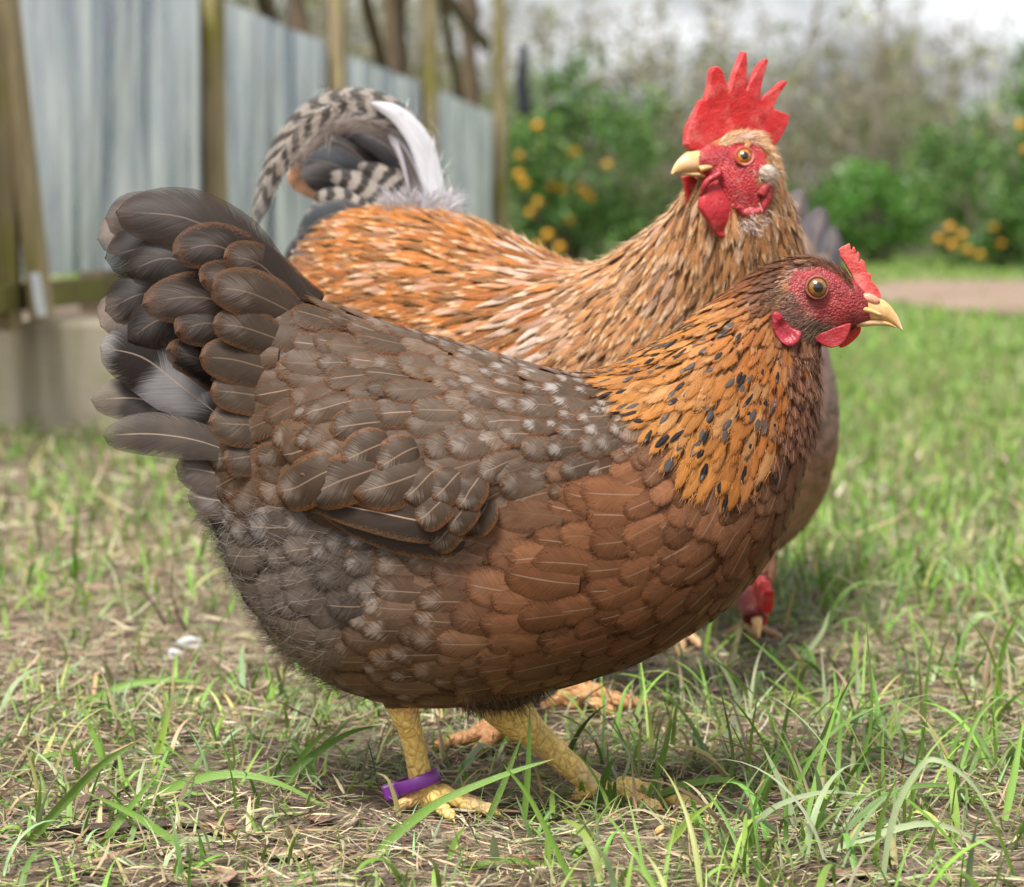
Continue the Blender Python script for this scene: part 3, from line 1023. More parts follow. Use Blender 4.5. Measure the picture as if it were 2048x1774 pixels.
def build_bushes():
    bush("citrus_bush", (gx(1150, 24) - 0.02, 24.0, 0), (0.86, 0.75, 0.92), 60, 9000, DARKG, (40, 35, 15, 10),
         "dark green citrus bush with orange fruit beside the end of the metal fence", "bush",
         [(1075, 252), (1040, 312), (1038, 350), (1148, 306), (1172, 388), (1160, 378), (1075, 405), (1182, 396), (1105, 372), (1125, 378), (1060, 425), (1095, 470), (1120, 495), (1050, 368), (1215, 330), (1140, 440), (1075, 492)])
    bush("citrus_bush", (gx(1990, 25), 25.0, 0), (0.78, 0.75, 0.74), 55, 8200, DARKG, (40, 30, 15, 15),
         "green citrus bush with orange fruit at the right edge of the lawn", "bush",
         [(1987, 455), (2003, 488), (1925, 470), (1905, 490), (1900, 455), (1935, 500), (1878, 478), (2040, 250), (1960, 510)])
    bush("leafy_shrub", (gx(1745, 27), 27.0, 0), (0.62, 0.6, 0.50), 40, 6000, [(0.080, 0.200, 0.030), (0.130, 0.280, 0.050), (0.045, 0.120, 0.020)], (45, 40, 15),
         "low bright green shrub without fruit left of the right hand citrus bush", "bush", [])
    bush("leafy_shrub", (gx(1610, 29), 29.0, 0), (0.60, 0.55, 0.42), 34, 4600, DARKG, (30, 25, 40, 5),
         "low dark shrub just right of the rooster's neck at the lawn's end", "bush", [])
    bush("leafy_shrub", (gx(1345, 30), 30.0, 0), (0.75, 0.6, 0.62), 34, 4600, [(0.090, 0.140, 0.035), (0.120, 0.130, 0.050), (0.050, 0.075, 0.022)], (45, 30, 25),
         "olive green shrub between the left citrus bush and the rooster's face", "bush", [])
    bush("leafy_shrub", (gx(2140, 23), 23.0, 0), (0.70, 0.6, 1.05), 40, 6000, DARKG, (35, 40, 10, 15),
         "tall citrus bush standing half outside the picture at the right", "bush", [(2042, 250), (2052, 300)])
    # far thicket: one mass of bare saplings and thin foliage
    a = Acc()
    LV, LC, LS = [], [], []
    grey = [(0.30, 0.265, 0.215), (0.22, 0.19, 0.145), (0.36, 0.33, 0.28)]
    for i in range(190):
        y = rng.uniform(30, 52)
        x = rng.uniform(-0.26, 0.27) * y
        h = rng.uniform(1.9, 3.9) * (0.74 + 0.011 * y) * (1.3 if x / y < -0.02 else 0.92)
        col = np.array(grey[rng.integers(0, 3)]) * rng.uniform(0.7, 1.1)
        for s in range(rng.integers(2, 5)):
            b = np.array([x + rng.normal(0, 0.25), y + rng.normal(0, 0.25), -0.02])
            top = b + np.array([rng.normal(0, 0.5), rng.normal(0, 0.5), h * rng.uniform(0.7, 1.1)])
            path = catmull([b, b + (top - b) * 0.5 + rng.normal(0, 0.15, 3), top], np.linspace(0, 1, 6))
            V, q, _ = tube(path, np.linspace(rng.uniform(0.02, 0.05), 0.006, 6), 5, cap=False)
            a.add(V, q, None, col)
            for tdx in range(rng.integers(10, 18)):
                f = rng.uniform(0.25, 1.0)
                p = catmull(path, np.array([f]))[0]
                d = unit(rng.normal(0, 1, 3) + np.array([0, 0, 0.6])) * rng.uniform(0.25, 0.8) * (1.15 - 0.5 * f)
                V, q, _ = tube(np.array([p, p + d * 0.55 + rng.normal(0, 0.04, 3), p + d]), np.array([0.010, 0.007, 0.003]), 3, cap=False)
                a.add(V, q, None, col)
                nl = rng.integers(2, 16)
                if rng.random() < 0.75:
                    LV.append(p + d * rng.uniform(0.2, 1.1, (nl, 1)) + rng.normal(0, 0.10, (nl, 3)))
                    t = rng.random()
                    cc = np.array([(0.185, 0.180, 0.090), (0.140, 0.185, 0.058), (0.215, 0.185, 0.125), (0.28, 0.29, 0.065)][0 if t < .35 else 1 if t < .62 else 2 if t < .93 else 3])
                    LC.append(np.tile(cc, (nl, 1)) * rng.uniform(0.7, 1.3, (nl, 1)))
    # dense low undergrowth closes the view near the ground
    n = 44000
    yy = rng.uniform(31, 50, n)
    xx = rng.uniform(-0.27, 0.28, n) * yy
    top = 1.75 + 0.7 * vnoise(np.stack([xx * 0.8, yy * 0.3], -1), 1.0, 77) + 0.012 * (yy - 30)
    LV.append(np.stack([xx, yy, top * rng.beta(1.3, 1.3, n)], -1))
    LC.append(pick_cols(n, [(0.145, 0.135, 0.082), (0.110, 0.138, 0.052), (0.18, 0.16, 0.118), (0.065, 0.080, 0.032)], (37, 26, 24, 13), 0.25))
    lv, lc = np.vstack(LV), np.vstack(LC)
    V, q, c = leaf_cloud(lv, rng.uniform(0.07, 0.16, len(lv)), lc)
    a.add(V, q, None, c)
    o = link("thicket", a.mesh("thicket", leaf_material("thicket_leaf_and_twig", 0.2, 0.7), smooth=False), kind="stuff")
    o['label'] = "far thicket of bare saplings and thin olive foliage beyond the lawn"


build_bushes()


# ------------------------------------------------------------------ birds: bodies
class Loft:
    """Smooth body through stations given by a top point, a bottom point and a half width."""
    def __init__(self, tops, bots, hw, p=2.15):
        tops, bots = np.asarray(tops, float), np.asarray(bots, float)
        self.C, self.A, self.hw, self.p = (tops + bots) / 2, (tops - bots) / 2, np.asarray(hw, float), p
    def frame(self, s):
        s = np.asarray(s, float)
        C, A = catmull(self.C, s), catmull(self.A, s)
        hw = np.maximum(catmull(self.hw[:, None], s)[..., 0], 0.0015)
        T = catmull(self.C, np.minimum(s + 0.004, 1)) - catmull(self.C, np.maximum(s - 0.004, 0))
        B = unit(np.cross(A, T)) * hw[..., None]          # towards the viewer's side for a bird facing right
        return C, A, B, unit(T)
    def pts(self, s, th):
        C, A, B, T = self.frame(s)
        e = 2.0 / self.p
        c, q = np.cos(th), np.sin(th)
        return C + A * (np.sign(c) * np.abs(c) ** e)[..., None] + B * (np.sign(q) * np.abs(q) ** e)[..., None]
    def grid(self, ns, nt):
        s = np.linspace(0, 1, ns)
        th = np.linspace(0, 2 * np.pi, nt, endpoint=False)
        S, T = np.meshgrid(s, th, indexing='ij')
        V = self.pts(S, T)
        q = grid_quads(ns, nt, wrap=True)
        V = V.reshape(-1, 3)
        i0, i1 = len(V), len(V) + 1
        V = np.vstack([V, self.C[0], self.C[-1]])
        j = np.arange(nt)
        tr = np.vstack([np.stack([np.full(nt, i0), j, (j + 1) % nt], -1),
                        np.stack([np.full(nt, i1), (ns - 1) * nt + (j + 1) % nt, (ns - 1) * nt + j], -1)])
        return V, q[:, ::-1], tr


def bvh_of(V, q, t):
    return BVHTree.FromPolygons([tuple(v) for v in V], [tuple(int(i) for i in f) for f in q] + [tuple(int(i) for i in f) for f in t])


def snap(bvh, p):
    """Nearest surface points and outward normals for (N,3)."""
    co = np.empty_like(p); no = np.empty_like(p)
    fn = bvh.find_nearest
    for i in range(len(p)):
        a, b, _, _ = fn(p[i])
        co[i] = a; no[i] = b
    return co, no


def poisson(p, r):
    cell = float(r.max())
    key = np.floor(p / cell).astype(int)
    grid = {}
    keep = []
    nb = [(i, j, k) for i in (-1, 0, 1) for j in (-1, 0, 1) for k in (-1, 0, 1)]
    for i in range(len(p)):
        kx, ky, kz = key[i]
        ok = True
        px_, py_, pz_ = p[i]
        ri = r[i]
        for a, b, c in nb:
            for j in grid.get((kx + a, ky + b, kz + c), ()):
                q = p[j]
                d = 0.5 * (ri + r[j])
                if (px_ - q[0]) ** 2 + (py_ - q[1]) ** 2 + (pz_ - q[2]) ** 2 < d * d:
                    ok = False
                    break
            if not ok: break
        if ok:
            grid.setdefault((kx, ky, kz), []).append(i)
            keep.append(i)
    return np.array(keep)


NU, NV = 9, 5


def width_profile(u, shape):
    """Half-width along a feather; shape 0 rounded, 1 pointed, 0.5 between."""
    sh = np.asarray(shape, float)[..., None]
    base = 0.45 + 0.55 * sstep(0, 0.42, u)
    ut = 0.56 - 0.22 * sh
    x = np.clip((u - ut) / (1 - ut), 0, 1)
    rnd_ = np.sqrt(np.clip(1 - x ** 2.3, 0, 1))
    pnt = 1 - x ** 1.25
    return base * (rnd_ * (1 - sh) + pnt * sh)


def place_feathers(bvh, root, d, n, L, W, shape, h0, h1, arch):
    """Feathers lying on a body: (N,NU,NV,3)."""
    N = len(root)
    u = 1 - (1 - np.linspace(0, 1, NU)) ** 1.45
    v = np.linspace(-1, 1, NV)
    d = unit(d - n * np.sum(d * n, -1, keepdims=True))
    b = np.cross(n, d)
    w = 0.5 * W[:, None] * width_profile(u[None], shape)
    bow = rng.normal(0, 0.05, N) * L
    p = root[:, None, None] + d[:, None, None] * (L[:, None, None, None] * u[None, :, None, None]) \
        + b[:, None, None] * (w[:, :, None, None] * v[None, None, :, None] + (bow[:, None] * u[None] ** 2)[:, :, None, None])
    # the middle of the tip reaches further than its sides
    co, no = snap(bvh, p.reshape(-1, 3))
    co, no = co.reshape(p.shape), no.reshape(p.shape)
    no = 0.6 * no + 0.4 * no[:, :, NV // 2:NV // 2 + 1]
    no = unit(no)
    h = h0[:, None] + h1[:, None] * u[None] ** 0.9
    h = h[:, :, None] + (arch * W)[:, None, None] * (1 - v[None, None] ** 2) - (0.10 * h1)[:, None, None] * sstep(0.8, 1, u)[None, :, None]
    return co + no * h[..., None]


def free_feather(ctrl, W, nrm, shape=0.0, camber=0.12, nu=None, nv=None, asym=0.0):
    """A single feather along control points (k,3), lying across normal nrm."""
    nu, nv = nu or 15, nv or 7
    u = np.linspace(0, 1, nu)
    us = 1 - (1 - u) ** 1.3
    c = catmull(np.asarray(ctrl, float), us)
    t = unit(np.gradient(c, axis=0))
    nrm = np.broadcast_to(np.asarray(nrm, float), c.shape)
    n = unit(nrm - t * np.sum(nrm * t, -1, keepdims=True))
    s = np.cross(n, t)
    v = np.linspace(-1, 1, nv)
    w = 0.5 * W * width_profile(us, np.array(shape))
    vv = v * (1 + asym * np.sign(v))
    V = c[:, None] + s[:, None] * (w[:, None] * vv[None])[..., None] + n[:, None] * (camber * W * (1 - v[None] ** 2) * np.minimum(1, us[:, None] * 4))[..., None]
    uv = np.stack(np.broadcast_arrays(us[:, None], 0.5 + 0.5 * v[None]), -1)
    return V, uv


UVF = np.stack(np.broadcast_arrays((1 - (1 - np.linspace(0, 1, NU)) ** 1.45)[:, None], np.linspace(0, 1, NV)[None]), -1).reshape(-1, 2)
QF = grid_quads(NU, NV)


def feather_attrs(N, nper, ca, cb, cc, lace, shaft, spot, bar, freq, fray=0.35, size=(0.03, 0.02), seed=None):
    """Per-feather colours and markings expanded to vertices."""
    f = lambda x: np.broadcast_to(np.asarray(x, float), (N,))
    rnd_ = rng.random(N) if seed is None else np.full(N, seed)
    a = np.concatenate([ca, rnd_[:, None]], 1)
    b = np.concatenate([cb, f(freq)[:, None]], 1)
    c = np.concatenate([cc, f(fray)[:, None]], 1)
    p = np.stack([f(lace), f(shaft), f(spot), f(bar)], 1)
    l = np.stack([f(size[0]) / 0.03, f(size[1]) / 0.02, f(0), f(1)], 1)
    return {k: np.repeat(v[:, None], nper, 1) for k, v in (('ca', a), ('cb', b), ('cc', c), ('pa', p), ('cl', l))}


def emit_feathers(parent, V, at, single, stuff_label=None, name="feather"):
    """V (N,NU,NV,3); the feathers flagged in single become objects, the others one 'plumage' part."""
    N = len(V)
    V = V.reshape(N, -1, 3)
    for i in np.where(single)[0]:
        me = make_mesh(name, V[i], QF, M_FEATHER, UVF, {k: a[i] for k, a in at.items()})
        link(name, me, parent)
    r = ~single
    m = int(r.sum())
    if m:
        me = make_mesh("plumage", V[r].reshape(-1, 3), grid_quads(NU, NV, m), M_FEATHER, np.tile(UVF, (m, 1)),
                       {k: a[r].reshape(-1, 4) for k, a in at.items()})
        link("plumage", me, parent, kind="stuff")


def emit_free(parent, name, V, uv, ca, cb, cc, lace, shaft, spot, bar, freq, label=None, seed=None):
    n = V.shape[0] * V.shape[1]
    at = feather_attrs(1, n, np.array([ca]), np.array([cb]), np.array([cc]), lace, shaft, spot, bar, freq, 0.45, (np.linalg.norm(np.diff(V[:, V.shape[1] // 2], axis=0), axis=1).sum(), np.linalg.norm(V[:, 0] - V[:, -1], axis=1).max()), seed)
    me = make_mesh(name, V.reshape(-1, 3), grid_quads(V.shape[0], V.shape[1]), M_FEATHER, uv.reshape(-1, 2), {k: a.reshape(-1, 4) for k, a in at.items()})
    return link(name, me, parent, label)


def strands(root, d, n, L, W, lift, curl, col, nseg=4, clump=None):
    """Thin tapering barbs: root, direction, outward normal."""
    N = len(root)
    u = np.linspace(0, 1, nseg + 1)
    d = unit(d)
    c = root[:, None] + d[:, None] * (L[:, None] * u[None])[..., None] + n[:, None] * ((lift * L)[:, None] * u[None] ** 1.2)[..., None]
    side = unit(np.cross(d, n) + 1e-6)
    c += side[:, None] * ((curl * L)[:, None] * u[None] ** 2)[..., None]
    face = unit(rng.normal(0, 0.7, (N, 3)) + n)
    t = unit(np.gradient(c, axis=1))
    s = unit(np.cross(t, face[:, None] + 0 * t))
    w = 0.5 * W[:, None] * (1 - 0.85 * u[None] ** 1.5)
    V = np.stack([c - s * w[..., None], c + s * w[..., None]], 2).reshape(-1, 3)
    return V, grid_quads(nseg + 1, 2, N), np.repeat(col, (nseg + 1) * 2, 0)


def shell_mesh(name, outline, y_half, mat, voxel=0.0008, smooth=6, bend=None, rough=0.0):
    """Solid, round-edged lobe from an outline of 3D points; y_half is the half thickness vector."""
    o = np.asarray(outline, float)
    th = np.asarray(y_half, float)
    m = len(o)
    bm = bmesh.new()
    f = [bm.verts.new(tuple(p - th)) for p in o]
    g = [bm.verts.new(tuple(p + th)) for p in o]
    bm.faces.new(f); bm.faces.new(g[::-1])
    for i in range(m):
        j = (i + 1) % m
        bm.faces.new([f[j], f[i], g[i], g[j]])
    bmesh.ops.recalc_face_normals(bm, faces=bm.faces[:])
    bmesh.ops.triangulate(bm, faces=bm.faces[:])
    me = bpy.data.meshes.new(name)
    bm.to_mesh(me); bm.free()
    me = evaluated(me, [('REMESH', dict(mode='VOXEL', voxel_size=voxel)), ('SMOOTH', dict(iterations=smooth, factor=0.5))])
    me.name = name
    V = coords(me)
    if rough:
        no = np.empty(len(me.vertices) * 3, np.float32)
        me.vertices.foreach_get('normal', no)
        V = V + no.reshape(-1, 3) * (rough * (vnoise(V, 260.0, 3) + 0.6 * vnoise(V, 600.0, 4)))[:, None]
    if bend is not None:
        V = bend(V)
    set_coords(me, V)
    me.materials.clear()
    me.materials.append(mat)
    all_smooth(me)
    return me


def dense(poly, n=4):
    """Rounds an outline of points with Catmull-Rom, keeping it closed."""
    p = np.asarray(poly, float)
    return p


def eye_mesh(c, axis, R, pupil, iris, iris_col, rim_col):
    """Eyeball with pupil, iris ring and dark rim, looking along axis."""
    axis = unit(axis)
    a = unit(np.cross(axis, np.array([0.0, 0, 1.0])))
    b = np.cross(a, axis)
    th = np.concatenate([np.linspace(0, pupil, 8), np.linspace(pupil + 0.015, iris, 12), np.linspace(iris + 0.02, iris + 0.22, 4), np.linspace(iris + 0.3, math.pi, 12)])
    ph = np.linspace(0, 2 * np.pi, 48, endpoint=False)
    TH, PH = np.meshgrid(th, ph, indexing='ij')
    r = R * (1 + 0.05 * np.exp(-(TH / 0.5) ** 2))
    V = c + (np.cos(TH) * r)[..., None] * axis + (np.sin(TH) * np.cos(PH) * r)[..., None] * a + (np.sin(TH) * np.sin(PH) * r)[..., None] * b
    col = np.zeros(TH.shape + (3,))
    x = np.clip((TH - pupil) / (iris - pupil), 0, 1)
    ic = np.asarray(iris_col, float)
    g = np.where(x[..., None] < 0.5, ic * (0.75 + 0.5 * x[..., None]), ic * (1.25 - 0.65 * x[..., None]))
    g = g * (1 + 0.25 * np.sin(PH * 17 + 3 * np.sin(PH * 5)))[..., None]
    col[:] = g
    col[TH <= pupil] = (0.004, 0.004, 0.004)
    col[TH > iris + 0.01] = rim_col
    return make_mesh("eye", V.reshape(-1, 3), grid_quads(len(th), 48, wrap=True), M_EYE, None, {'ca': col.reshape(-1, 3)})


def ring_mesh(name, c, axis, R, r, mat, squash=1.0, seg=40, rs=10):
    axis = unit(axis)
    a = unit(np.cross(axis, np.array([0.0, 0, 1.0])))
    b = np.cross(a, axis)
    A = np.linspace(0, 2 * np.pi, seg, endpoint=False)
    B = np.linspace(0, 2 * np.pi, rs, endpoint=False)
    ra = np.cos(A)[:, None] * a + np.sin(A)[:, None] * b * squash
    V = c + ra[:, None] * (R + r * np.cos(B))[None, :, None] + axis * (r * np.sin(B))[None, :, None]
    i = np.arange(seg * rs).reshape(seg, rs)
    q = np.stack([i, np.roll(i, -1, 0), np.roll(np.roll(i, -1, 0), -1, 1), np.roll(i, -1, 1)], -1).reshape(-1, 4)
    return make_mesh(name, V.reshape(-1, 3), q, mat)


def eye_material():
    k = NT("eye_gloss")
    return k.done(k.principled(k.attr('ca').outputs['Color'], 0.25, 0.5, coat=1.0))


M_EYE = eye_material()


def fuse(name, pieces, voxel, smooth=2):
    """One continuous skin over overlapping closed pieces."""
    a = Acc()
    for V, q, t in pieces:
        a.add(V, q, t)
    me = a.mesh(name, None)
    me = evaluated(me, [('REMESH', dict(mode='VOXEL', voxel_size=voxel)), ('SMOOTH', dict(iterations=smooth, factor=0.5))])
    me.name = name
    all_smooth(me)
    me.materials.clear()
    me.materials.append(M_BODY)
    return me


def toes(foot, dirs, L, r):
    """Four toes from a foot point: dirs are headings; returns closed tubes with claws."""
    out = []
    for (hd, ln, r0) in dirs:
        d = np.array([math.cos(hd), math.sin(hd), 0.0])
        g = lambda p, up: np.array([p[0], p[1], float(gh(p[0], p[1])) + up])
        k = ln * L
        pts = [foot + (0, 0, 0.004), g(foot + d * k * 0.22, r * 2.3), g(foot + d * k * 0.5, r * 1.55), g(foot + d * k * 0.8, r * 1.15), g(foot + d * k * 0.98, r * 0.8), g(foot + d * k * 1.2, 0.001)]
        path = catmull(pts, np.linspace(0, 1, 22))
        s = np.linspace(0, 1, 22)
        rad = r * r0 * (1.12 - 0.45 * s) * (1 + 0.10 * np.cos(s * 2 * np.pi * 4)) * np.where(s > 0.82, np.clip((1 - s) / 0.18, 0.12, 1) ** 0.8 * 0.62 + 0.08, 1)
        out.append(tube(path, np.stack([rad, rad * 0.95], -1), 10))
    return out


# ================================================================== the hen in front
HY = 1.80
KH = HY / F
HEN = empty("hen", G(1000, 1625), "brown hen in front with orange black-flecked neck and a purple band on her leg", "hen")

hen_st = [  # top, bottom, half width (photograph pixels at the hen's distance)
    ((392, 600), (372, 880), 14),
    ((430, 565), (398, 960), 62),
    ((500, 552), (440, 1062), 105),
    ((590, 585), (492, 1188), 148),
    ((700, 622), (580, 1302), 190),
    ((830, 664), (706, 1384), 224),
    ((970, 702), (880, 1414), 240),
    ((1090, 735), (1060, 1386), 240),
    ((1185, 748), (1262, 1328), 226),
    ((1265, 715), (1425, 1236), 196),
    ((1330, 678), (1545, 1108), 160),
    ((1385, 640), (1608, 945), 126),
    ((1440, 598), (1632, 812), 92),
    ((1500, 553), (1634, 728), 68),
    ((1565, 521), (1645, 688), 57),
    ((1628, 515), (1672, 674), 56),
    ((1685, 540), (1698, 660), 46),
    ((1722, 574), (1722, 652), 30),
    ((1745, 600), (1740, 646), 18)]
hen_loft = Loft(P([s[0][0] for s in hen_st], [s[0][1] for s in hen_st], HY), P([s[1][0] for s in hen_st], [s[1][1] for s in hen_st], HY), [s[2] * KH for s in hen_st])
INSET = np.interp(np.arange(len(hen_st)), [0, 3, 11, 13, 14, 18], [3, 7, 7, 4, 3, 0]) * KH
hen_loft.A *= (1 - INSET / np.linalg.norm(hen_loft.A, axis=1))[:, None]
hen_loft.hw -= INSET * 0.7
WING = [(1262, 905), (1245, 840), (1170, 795), (1050, 770), (900, 745), (760, 735), (640, 760), (560, 830), (545, 900), (575, 960), (640, 1000), (760, 1060), (862, 1092), (950, 1040), (1080, 1000), (1200, 970)]


def hen_uv(p):
    """Photograph pixels of points on the hen, far side mirrored to the near side."""
    q = np.array(p, float)
    q[..., 1] = HY - np.abs(q[..., 1] - HY)
    return proj(q)


def wing_bulge(V, amount=0.013):
    x, y = hen_uv(V)
    d = poly_sd(x, y, WING)
    b = sstep(-10, 46, d / (1 + 3.2 * sstep(900, 1120, x))) * amount
    side = np.sign(V[:, 1] - HY)
    w = sstep(0.0, 0.03, np.abs(V[:, 1] - HY))
    V = V.copy()
    V[:, 1] += side * b * w
    return V


V0, Q0, T0 = hen_loft.grid(150, 96)
V0 = wing_bulge(V0)
hen_bvh = bvh_of(V0, Q0, T0)

NYL, FYL = 1.768, 1.842          # the near and the far leg
nf, ff = G(858, 1618), G(1222, 1592)
nf = np.array([nf[0], nf[1], float(gh(nf[0], nf[1]))]); ff = np.array([ff[0], ff[1], float(gh(ff[0], ff[1]))])
near_leg = catmull([P(770, 1290, 1.80), P(804, 1405, 1.802), P(822, 1465, nf[1] - .006), P(838, 1540, nf[1]), P(851, 1598, nf[1])], np.linspace(0, 1, 26))
far_leg = catmull([P(930, 1310, 1.85), P(1020, 1420, 1.845), P(1082, 1480, ff[1]), P(1150, 1540, ff[1]), P(1212, 1588, ff[1])], np.linspace(0, 1, 26))
ls = np.linspace(0, 1, 26)
lr = np.interp(ls, [0, 0.25, 0.42, 0.6, 0.85, 1.0], [50, 36, 28, 24, 24, 27]) * KH
lr2 = np.interp(ls, [0, 0.25, 0.42, 0.6, 0.85, 1.0], [70, 48, 33, 27, 25, 26]) * KH
hen_pieces = [(V0, Q0, T0), tube(near_leg, np.stack([lr * .88, lr * 1.05], -1), 16), tube(far_leg, np.stack([lr2 * .88, lr2 * 1.05], -1), 16)]
hen_pieces += toes(nf, [(math.radians(-12), 0.95, 1.0), (math.radians(-62), 0.72, .9), (math.radians(30), 0.85, .9), (math.radians(205), 0.50, .85)], 0.048, 0.0062)
hen_pieces += toes(ff, [(math.radians(-6), 1.05, 1.0), (math.radians(-45), 0.85, .9), (math.radians(35), 0.85, .9), (math.radians(185), 0.50, .85)], 0.052, 0.0062)
body = fuse("body", hen_pieces, 0.0017, 3)
bv = coords(body)
bx, by = hen_uv(bv)
ca = np.zeros((len(bv), 4)); ca[:] = (0.13, 0.085, 0.06, 0)
belly = sstep(1180, 1400, by)
under_h = sstep(-10, 20, poly_sd(bx, by, [(1180, 750), (1300, 672), (1400, 602), (1480, 540), (1570, 500), (1660, 690), (1660, 860), (1580, 930), (1500, 1000), (1420, 1020), (1330, 960), (1270, 880)]))[:, None]
under_b = (sstep(880, 1000, bx) * sstep(930, 1010, by))[:, None]
ca[:, :3] = ca[:, :3] * 0.55
ca[:, :3] = ca[:, :3] * (1 - belly[:, None]) + np.array([0.10, 0.06, 0.026]) * belly[:, None]
ca[:, :3] = ca[:, :3] * (1 - under_b) + np.array([0.085, 0.032, 0.014]) * under_b
neckc = np.where((bx > 1575)[:, None], np.array([[0.11, 0.045, 0.028]]), np.array([[0.24, 0.085, 0.022]]))
ca[:, :3] = ca[:, :3] * (1 - under_h) + neckc * under_h
FACE = [(1545, 640), (1575, 560), (1590, 535), (1640, 528), (1672, 540), (1690, 552), (1700, 530), (1780, 590), (1760, 655), (1700, 672), (1655, 680), (1600, 672), (1572, 650)]
fd = poly_sd(bx, by, FACE)
fm = sstep(-8, 8, fd - 4 + 8 * vnoise(bv, 300, 6))
facecol = np.array([0.27, 0.040, 0.042]) * (1 + 0.18 * vnoise(bv, 300, 8))[:, None]
tuft = np.exp(-(((bx - 1588) / 34) ** 2 + ((by - 622) / 34) ** 2))
facecol = facecol * (1 - 0.6 * tuft[:, None]) + np.array([0.12, 0.075, 0.055]) * 0.6 * tuft[:, None]
chin = np.clip(sstep(655, 690, by) * sstep(1600, 1640, bx) + 0.8 * sstep(628, 655, by + 0.25 * (1640 - bx)) * sstep(1700, 1660, bx), 0, 1)
facecol = facecol * (1 - chin[:, None]) + np.array([0.13, 0.07, 0.05]) * chin[:, None]
ca[:, :3] = ca[:, :3] * (1 - fm[:, None]) + facecol * fm[:, None]
ca[:, 3] = fm
dn = np.minimum(np.min(np.linalg.norm(bv[:, None] - near_leg[None, 8:], axis=-1), 1), np.min(np.linalg.norm(bv[:, None] - far_leg[None, 8:], axis=-1), 1)) if False else None
leg = (by > np.where(bx > 900, 1452, 1416) + 6 * vnoise(bv, 200, 9)) | (bv[:, 2] < 0.058)
legc = np.array([0.96, 0.68, 0.22]) * (1 + 0.12 * vnoise(bv, 160, 10))[:, None]
pink = sstep(0.15, 0.9, vnoise(bv, 110, 12))[:, None]
legc = legc * (1 - 0.45 * pink) + np.array([0.70, 0.33, 0.20]) * 0.45 * pink
pale = sstep(0.3, 1.0, vnoise(bv, 140, 14))[:, None]
legc = legc * (1 - 0.4 * pale) + np.array([0.82, 0.70, 0.50]) * 0.4 * pale
ca[leg, :3] = legc[leg]
ca[leg, 3] = 0.5
set_attr(body, 'ca', ca)
link("body", body, HEN)

# ---- directions and sizes of the hen's feathers, from places in the photograph: x, y, direction, spacing
FLOW = np.array([
    (1150, 765, -1, -.22, 38), (1000, 725, -1, -.27, 36), (900, 700, -1, -.27, 38), (750, 650, -1, -.27, 42), (640, 620, -1, -.40, 46),
    (520, 590, -1, -.42, 52), (440, 660, -1, -.25, 62), (450, 760, -1, -.02, 56), (470, 850, -1, .15, 50), (430, 930, -1, .30, 50), (480, 960, -1, .35, 48),
    (1220, 850, -1, .22, 32), (1100, 800, -1, .02, 40), (1000, 800, -1, .03, 44), (900, 800, -1, .10, 46), (760, 760, -1, .02, 44), (640, 740, -1, -.02, 46),
    (600, 850, -1, .25, 50), (700, 860, -1, .32, 52), (800, 860, -1, .28, 54), (950, 900, -1, .38, 44), (1080, 880, -1, .36, 40), (1180, 930, -1, .34, 36),
    (880, 950, -1, .45, 50), (1000, 960, -1, .45, 40), (880, 1030, -1, .42, 46), (620, 920, -1, .30, 62), (720, 930, -1, .26, 70), (560, 930, -1, .38, 56),
    (1620, 850, -.15, 1, 26), (1610, 950, -.30, 1, 34), (1590, 1060, -.5, 1, 36), (1500, 1100, -.75, .85, 42), (1400, 1060, -1, .42, 44), (1500, 1010, -.6, .7, 38),
    (1250, 1020, -1, -.06, 48), (1150, 1040, -1, -.22, 50), (1000, 1080, -1, -.34, 54), (930, 1130, -1, -.30, 56), (1020, 1180, -1, -.12, 58), (1200, 1150, -1, -.02, 54),
    (1400, 1200, -1, .50, 44), (1300, 1260, -1, .28, 44), (1150, 1290, -1, .10, 46), (900, 1230, -1, .02, 54), (1450, 1170, -.9, .7, 40), (1000, 1350, -1, .15, 40),
    (700, 1130, -1, .22, 50), (600, 1200, -1, .30, 50), (500, 1100, -1, .12, 46), (760, 1260, -1, .16, 50), (900, 1370, -1, .2, 44), (450, 1040, -1, .12, 44), (560, 1300, -.8, .6, 44), (720, 1390, -.9, .45, 42),
    (1575, 548, -1, .30, 13), (1520, 580, -.9, .55, 14), (1450, 640, -.9, .65, 19), (1350, 705, -1, .55, 25), (1260, 745, -1, .25, 28), (1420, 850, -.5, 1, 27), (1320, 830, -.72, .85, 29), (1280, 800, -.85, .55, 30),
    (1500, 900, -.28, 1, 29), (1550, 760, -.32, 1, 20), (1620, 760, -.02, 1, 20), (1610, 700, -.1, 1, 14), (1450, 960, -.38, 1, 33), (1570, 640, -.4, 1, 13), (1520, 680, -.5, .9, 17), (1450, 740, -.6, .9, 23)])


def flow(x, y, tab, power=3.0):
    d2 = (x[:, None] - tab[None, :, 0]) ** 2 + (y[:, None] - tab[None, :, 1]) ** 2 + 60.0
    w = d2 ** (-power / 2)
    w /= w.sum(1, keepdims=True)
    v = unit(tab[:, 2:4])
    return unit(w @ v), w @ tab[:, 4]


